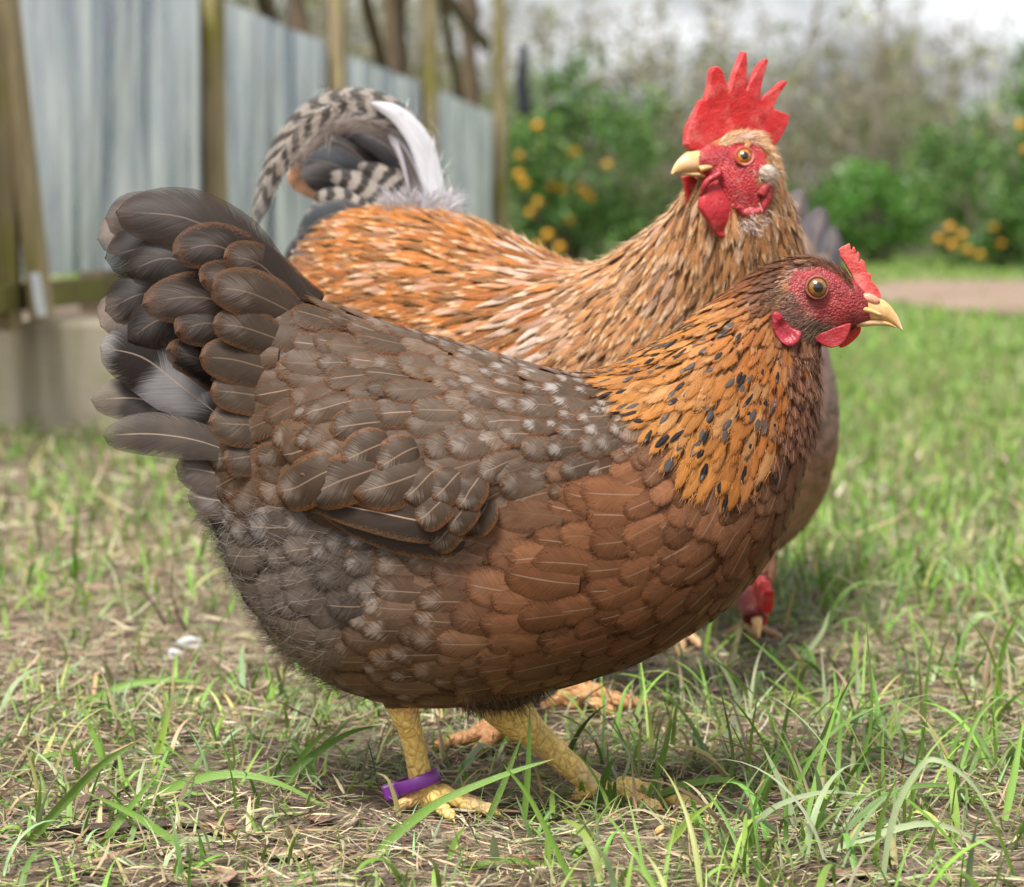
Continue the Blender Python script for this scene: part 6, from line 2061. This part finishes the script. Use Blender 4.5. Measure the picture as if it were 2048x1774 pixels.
link("wattle", shell_mesh("wattle", HR(w2[:, 0], w2[:, 1], -0.012), HN * 0.0026, M_COMB, 0.0008, 8, rough=0.0001), ROO)
fold = catmull(HR([1400, 1404, 1414, 1426, 1434, 1428], [392, 372, 360, 354, 346, 343], [0.014, 0.018, 0.019, 0.020, 0.020, 0.018]), np.linspace(0, 1, 20))
V, q, t = tube(fold, np.interp(np.linspace(0, 1, 20), [0, .5, 1], [0.0022, 0.0028, 0.0026]), 10)
link("wattle_fold", make_mesh("wattle_fold", V, q, M_WATTLE, tris=t), ROO)
lobe = catmull(np.array([on_head(a_, b_) for a_, b_ in zip([1520, 1530, 1537, 1535, 1529, 1524, 1510, 1494, 1482, 1474], [392, 374, 370, 386, 404, 420, 424, 425, 424, 412])]) + HN * 0.0015, np.linspace(0, 1, 44))
V, q, t = tube(lobe, np.stack([0.0024 + 0.0007 * np.sin(np.linspace(0, 15, 44)), 0.0030 + 0.0009 * np.sin(np.linspace(1, 19, 44))], -1), 10)
link("earlobe", make_mesh("earlobe", V, q, M_WATTLE, tris=t), ROO)
tp_, tn_ = on_head(1532, 345, True)
th, ph = np.linspace(0, np.pi, 14), np.linspace(0, 2 * np.pi, 22, endpoint=False)
D = np.stack([np.sin(th)[:, None] * np.cos(ph), np.sin(th)[:, None] * np.sin(ph), np.cos(th)[:, None] + 0 * ph], -1).reshape(-1, 3)
link("ear_patch", make_mesh("ear_patch", tp_ + HN * 0.0015 + D * np.array([0.0062, 0.0040, 0.0060]) * (1 + 0.12 * vnoise(D, 5, 2))[:, None], grid_quads(14, 22, wrap=True), plain("ear_white", (0.44, 0.36, 0.30), 0.7, 0.2, 0, 0.3, 900.0)), ROO)

# ================================================================== the third bird, pecking behind
HEN3 = empty("hen", (0.24, 2.62, 0), "grey brown hen pecking head down behind the others at the right", "hen")
st3 = [((0.305, 2.93, 0.375), (0.295, 2.93, 0.285), 0.028), ((0.284, 2.85, 0.338), (0.268, 2.83, 0.175), 0.062), ((0.258, 2.75, 0.302), (0.252, 2.75, 0.105), 0.088), ((0.245, 2.64, 0.275), (0.245, 2.66, 0.078), 0.092),
       ((0.238, 2.54, 0.240), (0.238, 2.58, 0.073), 0.083), ((0.236, 2.465, 0.192), (0.236, 2.515, 0.078), 0.062), ((0.236, 2.412, 0.135), (0.236, 2.475, 0.070), 0.042), ((0.238, 2.378, 0.090), (0.238, 2.432, 0.052), 0.027),
       ((0.238, 2.348, 0.064), (0.238, 2.392, 0.034), 0.021), ((0.238, 2.325, 0.040), (0.238, 2.352, 0.024), 0.012)]
sh3 = [(0, 0)] * 3 + [(-0.012, 0.002), (-0.016, 0.004), (-0.020, 0.010), (-0.019, 0.016), (-0.018, 0.020), (-0.018, 0.022), (-0.018, 0.022)]
st3 = [((a[0] + s[0] - 0.006, a[1], a[2] + s[1]), (b[0] + s[0] - 0.006, b[1], b[2] + s[1]), h * (0.95 if i_ < 4 else 0.80)) for i_, ((a, b, h), s) in enumerate(zip(st3, sh3))]
l3 = Loft([s[0] for s in st3], [s[1] for s in st3], [s[2] for s in st3])
V3, Q3, T3 = l3.grid(80, 56)
b3 = bvh_of(V3, Q3, T3)
pieces = [(V3, Q3, T3)]
for sx, fy in ((0.235, 2.62), (0.16, 2.55)):
    ft = np.array([sx, fy, float(gh(sx, fy))])
    pa = catmull([(sx, fy + 0.06, 0.14), (sx, fy + 0.03, 0.085), ft + (0, 0.01, 0.05), ft + (0, 0, 0.006)], np.linspace(0, 1, 16))
    pieces.append(tube(pa, np.interp(np.linspace(0, 1, 16), [0, .35, .6, 1], [0.032, 0.018, 0.009, 0.0095]), 12))
    pieces += toes(ft, [(math.radians(-90), 1, 1), (math.radians(-130), .85, .9), (math.radians(-50), .85, .9), (math.radians(95), .5, .85)], 0.05, 0.0065)
body = fuse("body", pieces, 0.003, 2)
bv = coords(body)
ca = np.zeros((len(bv), 4)); ca[:] = (0.13, 0.09, 0.07, 0)
hd3 = bv[:, 1] < 2.40
ca[hd3, :3] = (0.20, 0.035, 0.035); ca[hd3, 3] = 1
lg = (bv[:, 2] < 0.072) & (bv[:, 1] > 2.44) | (bv[:, 2] < 0.016)
ca[lg, :3] = (0.62, 0.40, 0.22); ca[lg, 3] = 0.5
set_attr(body, 'ca', ca)
link("body", body, HEN3)
cp, cn_, T_, s_ = loft_samples(l3, 14000, b3)
ok = (s_ < 0.86) & (cp[:, 2] > 0.07)
cp, cn_, T_, s_ = cp[ok], cn_[ok], T_[ok], s_[ok]
sp_ = np.interp(s_, [0, 0.3, 0.6, 0.85], [0.018, 0.016, 0.012, 0.008])
ki = poisson(cp, sp_)
cp, cn_, T_, s_, sp_ = cp[ki], cn_[ki], T_[ki], s_[ki], sp_[ki]
N = len(cp)
r1, r2 = rng.random(N), rng.random(N)
side = sstep(0.24, 0.14, cp[:, 2])
A_ = mix3((0.155, 0.105, 0.080), (0.26, 0.130, 0.075), side) * rng.uniform(0.8, 1.2, (N, 1))
A_ = A_ * (1 - 0.5 * sstep(.75, .6, s_)[:, None] * 0) 
B_ = mix3((0.24, 0.13, 0.07), (0.30, 0.20, 0.14), r1)
V_ = place_feathers(b3, cp, unit(-T_) + rng.normal(0, .08, (N, 3)) + np.array([0, 0, -0.25]), cn_, sp_ * 2.6, sp_ * 1.7, np.full(N, 0.1), np.full(N, 0.0006), np.full(N, 0.0028), np.full(N, 0.05))
emit_feathers(HEN3, V_, feather_attrs(N, NU * NV, A_ * np.array([0.85, 0.70, 0.60]), B_ * 0.8, mix3((0.30, 0.25, 0.22), (0.2, 0.15, 0.12), r2), 0.6, 0.3, 0.4 * r2, 0, 0, 0.4), np.zeros(N, bool))
for ctrl, w_, tone in (([(0.30, 2.90, 0.30), (0.305, 2.95, 0.37), (0.31, 2.98, 0.41), (0.325, 3.0, 0.44)], 0.040, (0.10, 0.085, 0.085)), ([(0.285, 2.89, 0.30), (0.29, 2.94, 0.36), (0.30, 2.97, 0.40), (0.318, 2.98, 0.425)], 0.034, (0.20, 0.165, 0.145)),
                       ([(0.315, 2.88, 0.30), (0.325, 2.93, 0.36), (0.335, 2.96, 0.395), (0.345, 2.98, 0.42)], 0.036, (0.075, 0.065, 0.07)), ([(0.325, 2.87, 0.29), (0.34, 2.92, 0.34), (0.35, 2.95, 0.375), (0.355, 2.97, 0.40)], 0.034, (0.06, 0.055, 0.06)),
                       ([(0.30, 2.86, 0.31), (0.31, 2.89, 0.35), (0.315, 2.91, 0.375), (0.318, 2.93, 0.39)], 0.034, (0.16, 0.11, 0.085)), ([(0.318, 2.85, 0.29), (0.328, 2.88, 0.33), (0.336, 2.90, 0.355), (0.342, 2.92, 0.37)], 0.032, (0.11, 0.08, 0.07))):
    V, uv = free_feather(np.array(ctrl), w_, np.array([0.25, -1, 0.35]), 0.1, 0.12)
    emit_free(HEN3, "tail_feather", V, uv, tone, tuple(c * 1.4 for c in tone), (0.25, 0.2, 0.18), 0.5, 0.4, 0.2, 0, 0)
# long dark wing edge along her side
for ctrl, w_ in (([(0.298, 2.58, 0.21), (0.312, 2.66, 0.19), (0.318, 2.74, 0.17), (0.312, 2.80, 0.16)], 0.05), ([(0.300, 2.60, 0.18), (0.312, 2.67, 0.16), (0.314, 2.74, 0.145), (0.308, 2.79, 0.14)], 0.035)):
    V, uv = free_feather(np.array(ctrl), w_, np.array([1, -0.25, 0.05]), 0.3, 0.06)
    emit_free(HEN3, "flight_feather", V, uv, (0.10, 0.08, 0.072), (0.22, 0.15, 0.11), (0.3, 0.27, 0.25), 0.6, 0.5, 0.2, 0, 0)
c3 = [(0.238, 2.352, 0.062), (0.238, 2.338, 0.085), (0.238, 2.33, 0.070), (0.238, 2.318, 0.082), (0.238, 2.316, 0.064), (0.238, 2.303, 0.070), (0.238, 2.308, 0.052), (0.238, 2.312, 0.036), (0.238, 2.335, 0.045)]
link("comb", shell_mesh("comb", [(a - 0.020 + (2.34 - b) * 0.18, 2.34 + (b - 2.34) * 0.75, (c - 0.06) * 0.65 + 0.078) for a, b, c in c3], (0.0045, 0, 0), M_COMB, 0.0010, 4), HEN3)
for s in (-1, 1):
    link("wattle", shell_mesh("wattle", [(0.216 + s * 0.006 + dx * 0.7, 2.345, z * 0.7 + 0.030) for dx, z in ((-.004, .046), (.004, .046), (.006, .036), (.003, .026), (-.003, .026), (-.006, .036))], (0, 0.003, 0), M_COMB, 0.001, 6), HEN3)
V, q, t = tube(catmull([(0.215, 2.335, 0.056), (0.215, 2.322, 0.050), (0.215, 2.315, 0.042)], np.linspace(0, 1, 10)), np.linspace(0.0055, 0.0010, 10), 12)
link("beak", make_mesh("beak", V, q, M_BEAK, tris=t), HEN3)


# ================================================================== prominent blades of grass, dead leaves and small things on the ground
def hero_blades():
    H = [  # points in the photograph from the root up, width, tone
        ([(1705, 1588), (1730, 1500), (1744, 1406), (1729, 1203)], 9, 1), ([(1844, 1519), (1853, 1376), (1868, 1247)], 9, 1), ([(1563, 1650), (1600, 1560), (1650, 1479), (1738, 1420), (1882, 1382)], 10, 1),
        ([(1607, 1669), (1640, 1526), (1692, 1347)], 11, 0), ([(1592, 1654), (1563, 1570), (1526, 1493)], 18, 2), ([(1764, 1767), (1786, 1636), (1830, 1548), (1870, 1519), (1943, 1566), (2016, 1680)], 16, 2),
        ([(1640, 1709), (1720, 1680), (1848, 1647), (1939, 1672), (2045, 1731)], 18, 2), ([(1300, 1600), (1366, 1570), (1446, 1559), (1504, 1574)], 20, 0), ([(1303, 1580), (1325, 1510), (1344, 1431)], 13, 0),
        ([(1461, 1592), (1464, 1497), (1439, 1369)], 9, 1), ([(1483, 1449), (1464, 1369), (1424, 1303)], 12, 2), ([(1994, 1424), (2005, 1307), (2041, 1216)], 15, 0), ([(1647, 1431), (1629, 1402), (1556, 1325), (1475, 1256)], 10, 0),
        ([(755, 1702), (822, 1644), (892, 1597), (1017, 1546), (1111, 1517)], 22, 0), ([(1048, 1644), (1056, 1540), (1060, 1413)], 15, 1), ([(970, 1652), (1010, 1560), (1045, 1468)], 15, 1), ([(1154, 1772), (1127, 1730), (1060, 1597), (1005, 1527)], 17, 0),
        ([(990, 1730), (988, 1700), (986, 1667)], 26, 2), ([(1290, 1605), (1325, 1520), (1345, 1433)], 14, 1), ([(1228, 1597), (1255, 1534), (1255, 1500), (1216, 1472), (1115, 1480)], 8, 2), ([(896, 1726), (911, 1680), (931, 1652)], 14, 0),
        ([(923, 1741), (1000, 1722), (1072, 1726), (1122, 1750)], 16, 0), ([(51, 1692), (137, 1596), (205, 1528), (280, 1480)], 22, 0), ([(222, 1555), (190, 1480), (164, 1411)], 16, 0), ([(304, 1541), (325, 1470), (342, 1408)], 19, 3),
        ([(280, 1610), (359, 1569), (461, 1548), (564, 1569), (697, 1640)], 22, 0), ([(366, 1697), (342, 1678), (256, 1623), (167, 1582)], 20, 0), ([(202, 1692), (253, 1623), (318, 1545)], 18, 0), ([(345, 1678), (386, 1692), (417, 1726), (430, 1757)], 26, 2),
        ([(287, 1651), (256, 1658), (236, 1702), (205, 1736)], 16, 2), ([(150, 1418), (239, 1374), (325, 1360), (410, 1364)], 18, 0), ([(574, 1569), (615, 1500), (670, 1446)], 16, 0), ([(560, 1585), (600, 1530), (690, 1470), (760, 1450)], 18, 1), ([(600, 1560), (640, 1500), (700, 1440)], 15, 0),
        ([(1900, 1600), (1925, 1520), (1960, 1430), (2030, 1370)], 13, 0), ([(1680, 1670), (1760, 1600), (1850, 1570), (1960, 1580)], 16, 1), ([(1480, 1690), (1540, 1620), (1640, 1585), (1740, 1590)], 15, 2), ([(1330, 1700), (1380, 1640), (1430, 1600)], 14, 3),
        ([(2010, 1640), (2030, 1540), (2047, 1440)], 18, 0), ([(1770, 1610), (1765, 1520), (1768, 1440)], 8, 0), ([(640, 1420), (700, 1410), (760, 1432), (800, 1460)], 14, 2), ([(30, 1560), (70, 1520), (140, 1505), (180, 1540)], 13, 0), ([(1130, 1590), (1180, 1585), (1270, 1590), (1340, 1610)], 16, 1),
        ([(1500, 1240), (1560, 1215), (1620, 1230), (1680, 1270)], 12, 2), ([(1590, 1330), (1640, 1270), (1660, 1220)], 13, 2), ([(1900, 1330), (1940, 1240), (1975, 1230), (2000, 1260)], 12, 2)]
    tone = [(0.150, 0.290, 0.034), (0.115, 0.230, 0.028), (0.320, 0.400, 0.210), (0.280, 0.430, 0.050)]
    V_, q_, uv_, c_, n = [], [], [], [], 0
    u = np.linspace(0, 1, 18)
    for pts, w, t in H:
        g = G(*pts[0])
        Y0 = g[1]
        ys = np.linspace(0, rng.normal(0, 0.02), len(pts))
        p = P([a for a, b in pts], [b for a, b in pts], Y0 + ys)
        p[0] = g
        c = catmull(p, u)
        c[:, 2] = np.maximum(c[:, 2], gh(c[:, 0], c[:, 1]) + 0.002)
        tg = unit(np.gradient(c, axis=0))
        nr = unit(np.array([rng.normal(0, .3), -1.0, rng.uniform(0.1, 0.9)]))
        nr = unit(nr - tg * (tg @ nr)[:, None])
        s = np.cross(nr, tg)
        ww = 0.5 * w * Y0 / F * np.minimum(0.7 + u, 1) * (1 - u ** 1.8) ** 0.75
        V = np.stack([c - s * ww[:, None], c - nr * (0.4 * ww)[:, None], c + s * ww[:, None]], 1)
        V_.append(V.reshape(-1, 3)); q_.append(grid_quads(18, 3) + n); n += 54
        uv_.append(np.stack(np.broadcast_arrays(u[:, None], np.linspace(0, 1, 3)[None]), -1).reshape(-1, 2))
        c_.append(np.tile(np.array(tone[t]) * rng.uniform(0.8, 1.2), (54, 1)))
    link("grass", make_mesh("grass", np.vstack(V_), np.vstack(q_), M_BLADE, np.vstack(uv_), {'ca': np.vstack(c_)}), kind="stuff")['label'] = "broad long blades of grass standing and arching in front of the hen"


hero_blades()


def leaf_mat():
    k = NT("dead_leaf")
    uvn = k.n("ShaderNodeUVMap", uv_map="uv")
    s = k.n("ShaderNodeSeparateXYZ", {0: uvn.outputs[0]})
    v2 = k.m2('ABSOLUTE', k.m2('MULTIPLY_ADD', s.outputs[1], 2.0, -1.0))
    o = k.obj()
    n1 = k.noise(o, 120.0, 4.0, 0.65)
    n2 = k.noise(o, 700.0, 2.0)
    vein = k.m2('SINE', k.m2('MULTIPLY', k.m2('SUBTRACT', s.outputs[0], k.m2('MULTIPLY', v2, 0.35)), 55.0))
    a = k.attr('ca').outputs['Color']
    c = k.mix(k.ss(n1, 0.35, 0.7), k.mix(0.45, a, (0.03, 0.02, 0.015)), a)
    c = k.mix(k.ss(n2, 0.62, 0.75, 0, 0.7), c, (0.42, 0.35, 0.27))
    c = k.mix(k.ss(v2, 0.02, 0.08, 0.6, 0.0), c, (0.42, 0.30, 0.2))
    return k.done(k.trans(k.principled(c, 0.6, 0.25, k.bump(k.m2('ADD', vein, n1), 0.4, 0.0008)), c, 0.12))


M_DLEAF = leaf_mat()


def dead_leaf(px, py, Lpx, Wpx, heading, col, curl, roll, lift, label, pitch=0.0):
    g = G(px, py)
    kx = g[1] / F
    u, v = np.linspace(0, 1, 16), np.linspace(-1, 1, 9)
    U, Vv = np.meshgrid(u, v, indexing='ij')
    w = np.sin(np.pi * np.clip(U, 0.02, 0.99)) ** 0.75 * (1 - 0.25 * U)
    X = (U - 0.5) * Lpx * kx
    Yl = Vv * w * Wpx * 0.5 * kx * (1 - 0.25 * roll * np.abs(Vv))
    Z = lift + curl * Lpx * kx * (U - 0.5) ** 2 + roll * Wpx * kx * 0.5 * (Vv * w) ** 2 + 0.0012 * vnoise(np.stack([U * 8, Vv * 3], -1), 1.5, int(px)) + pitch * X
    ch, sh = math.cos(heading), math.sin(heading)
    V = np.stack([g[0] + X * ch - Yl * sh, g[1] + X * sh + Yl * ch, 0 * X], -1)
    V[..., 2] = gh(V[..., 0], V[..., 1]) + np.maximum(Z, 0.001)
    top = V.reshape(-1, 3)
    q = grid_quads(16, 9)
    me = make_mesh("dead_leaf", top, q, M_DLEAF, np.stack([U, 0.5 + 0.5 * Vv], -1).reshape(-1, 2), {'ca': np.tile(np.array(col), (len(top), 1))})
    me = evaluated(me, [('SOLIDIFY', dict(thickness=0.0004, offset=0.0))])
    me.name = "dead_leaf"
    link("dead_leaf", me, None, label, "leaf", "dead leaves lying in the grass")


dead_leaf(250, 1668, 360, 70, 0.08, (0.075, 0.048, 0.036), 0.10, 0.75, 0.004, "long dark brown curled dead leaf at the lower left")
dead_leaf(200, 1622, 130, 60, 0.3, (0.16, 0.105, 0.080), 0.15, 0.3, 0.012, "short dusty brown dead leaf resting on the long dark curled leaf", 0.25)
dead_leaf(432, 1668, 100, 95, -0.7, (0.36, 0.20, 0.135), 0.12, 0.15, 0.006, "pinkish tan dead leaf right of the long dark curled leaf")
dead_leaf(440, 1765, 70, 95, 1.1, (0.40, 0.245, 0.165), 0.10, 0.15, 0.006, "tan dead leaf at the bottom edge under a bent pale blade", 0.3)
dead_leaf(570, 1712, 120, 100, 0.25, (0.42, 0.285, 0.20), 0.05, 0.05, 0.003, "pale tan dead leaf lying flat below the hen's banded foot")
dead_leaf(25, 1412, 120, 60, -0.5, (0.46, 0.34, 0.26), 0.05, 0.2, 0.004, "pale dry leaf at the left edge behind the grass")
dead_leaf(372, 1486, 50, 50, 0.3, (0.42, 0.30, 0.25), 0.1, 0.2, 0.008, "small pale dead leaf below the hen's fluffy rear")
dead_leaf(1380, 1622, 70, 50, 0.1, (0.60, 0.42, 0.31), 0.05, 0.1, 0.008, "pale pink dead leaf beside the toes of the hen's far foot", 0.1)
dead_leaf(1708, 1742, 150, 95, 0.35, (0.255, 0.155, 0.115), 0.03, 0.05, 0.003, "flat brown dead leaf under straw at the lower right")
dead_leaf(1815, 1455, 120, 60, 0.3, (0.45, 0.31, 0.25), 0.08, 0.2, 0.007, "tan dead leaf right of the tall upright blade of grass", 0.15)
dead_leaf(640, 1640, 60, 60, 0.8, (0.23, 0.13, 0.09), 0.1, 0.2, 0.004, "small russet dead leaf left of the purple leg band")
dead_leaf(1070, 1710, 60, 50, 0.1, (0.33, 0.16, 0.09), 0.1, 0.2, 0.003, "small reddish dead leaf below the hen between her feet")


def small_things():
    mk = plain("corn", (0.50, 0.31, 0.11), 0.4, 0.4, 0, 0.15, 200.0)
    for px, py, lb in ((1345, 1655, "yellow corn kernel below the toes of the hen's far foot"), (1318, 1668, "yellow corn kernel lower left of the one below the hen's far toes"), (1592, 1398, "yellow corn kernel in the blurred grass right of the hen's breast"),
                       (1785, 1733, "yellow corn kernel beside the flat brown leaf at the lower right"), (1560, 1300, "yellow corn kernel near the head of the pecking hen")):
        g = G(px, py)
        g[2] = float(gh(g[0], g[1])) + 0.006
        th, ph = np.linspace(0, np.pi, 8), np.linspace(0, 2 * np.pi, 12, endpoint=False)
        s = np.stack([np.sin(th)[:, None] * np.cos(ph) * (0.0032 + 0.001 * np.cos(th)[:, None]), np.sin(th)[:, None] * np.sin(ph) * 0.0022, np.cos(th)[:, None] * 0.0042 + 0 * ph], -1).reshape(-1, 3)
        R = np.array(Matrix.Rotation(rng.uniform(0.8, 2.2), 3, 'X') @ Matrix.Rotation(rng.uniform(0, 6), 3, 'Z'))
        link("corn_kernel", make_mesh("corn_kernel", s @ R + g, grid_quads(8, 12, wrap=True), mk), None, lb, "corn kernel", "corn kernels scattered in the litter")
    # white down caught in the grass behind the hen
    for px, py, r, lb in ((383, 1290, 0.0085, "larger white tuft of down on the ground behind the hen's rear"), (352, 1306, 0.0055, "smaller white tuft of down left of the larger one")):
        g = G(px, py); g[2] = float(gh(g[0], g[1])) + r * 0.8
        th, ph = np.linspace(0, np.pi, 14), np.linspace(0, 2 * np.pi, 20, endpoint=False)
        D = np.stack([np.sin(th)[:, None] * np.cos(ph), np.sin(th)[:, None] * np.sin(ph), np.cos(th)[:, None] + 0 * ph], -1).reshape(-1, 3)
        s = D * (r * (1 + 0.30 * vnoise(D, 3.0, int(px)) + 0.22 * vnoise(D, 8, 3) + 0.12 * vnoise(D, 19, 5)))[:, None] * np.array([1.15, 0.8, 0.8])
        o = link("down_tuft", make_mesh("down_tuft", s + g, grid_quads(14, 20, wrap=True), plain("white_down", (0.45, 0.45, 0.45), 0.8, 0.2, 0, 0.06, 300)), None, lb, "down tuft")
    # dark dry twig and a few bare stalks
    mt = plain("dry_twig", (0.060, 0.042, 0.032), 0.8, 0.2, 0, 0.3, 200.0)
    for pts, r, lb in (([(640, 1478), (630, 1440), (600, 1425), (556, 1402)], 0.0012, "dark bent dry twig sticking up under the hen's belly"),
                       ([(372, 1262), (352, 1220), (342, 1175), (345, 1130)], 0.0012, "thin dry brown stalk standing left of the hen's rear"),
                       ([(330, 1250), (312, 1215), (286, 1182)], 0.0016, "short brown stalk leaning left of the hen's rear"),
                       ([(1345, 1590), (1330, 1560), (1312, 1535), (1298, 1528)], 0.0010, "thin grey stalk beside the hen's far leg")):
        g = G(*pts[0])
        p = P([a for a, b in pts], [b for a, b in pts], g[1]); p[0] = g
        c = catmull(p, np.linspace(0, 1, 14))
        V, q, t = tube(c, np.linspace(r, r * 0.5, 14), 7)
        link("twig", make_mesh("twig", V, q, mt, tris=t), None, lb, "twig")


small_things()
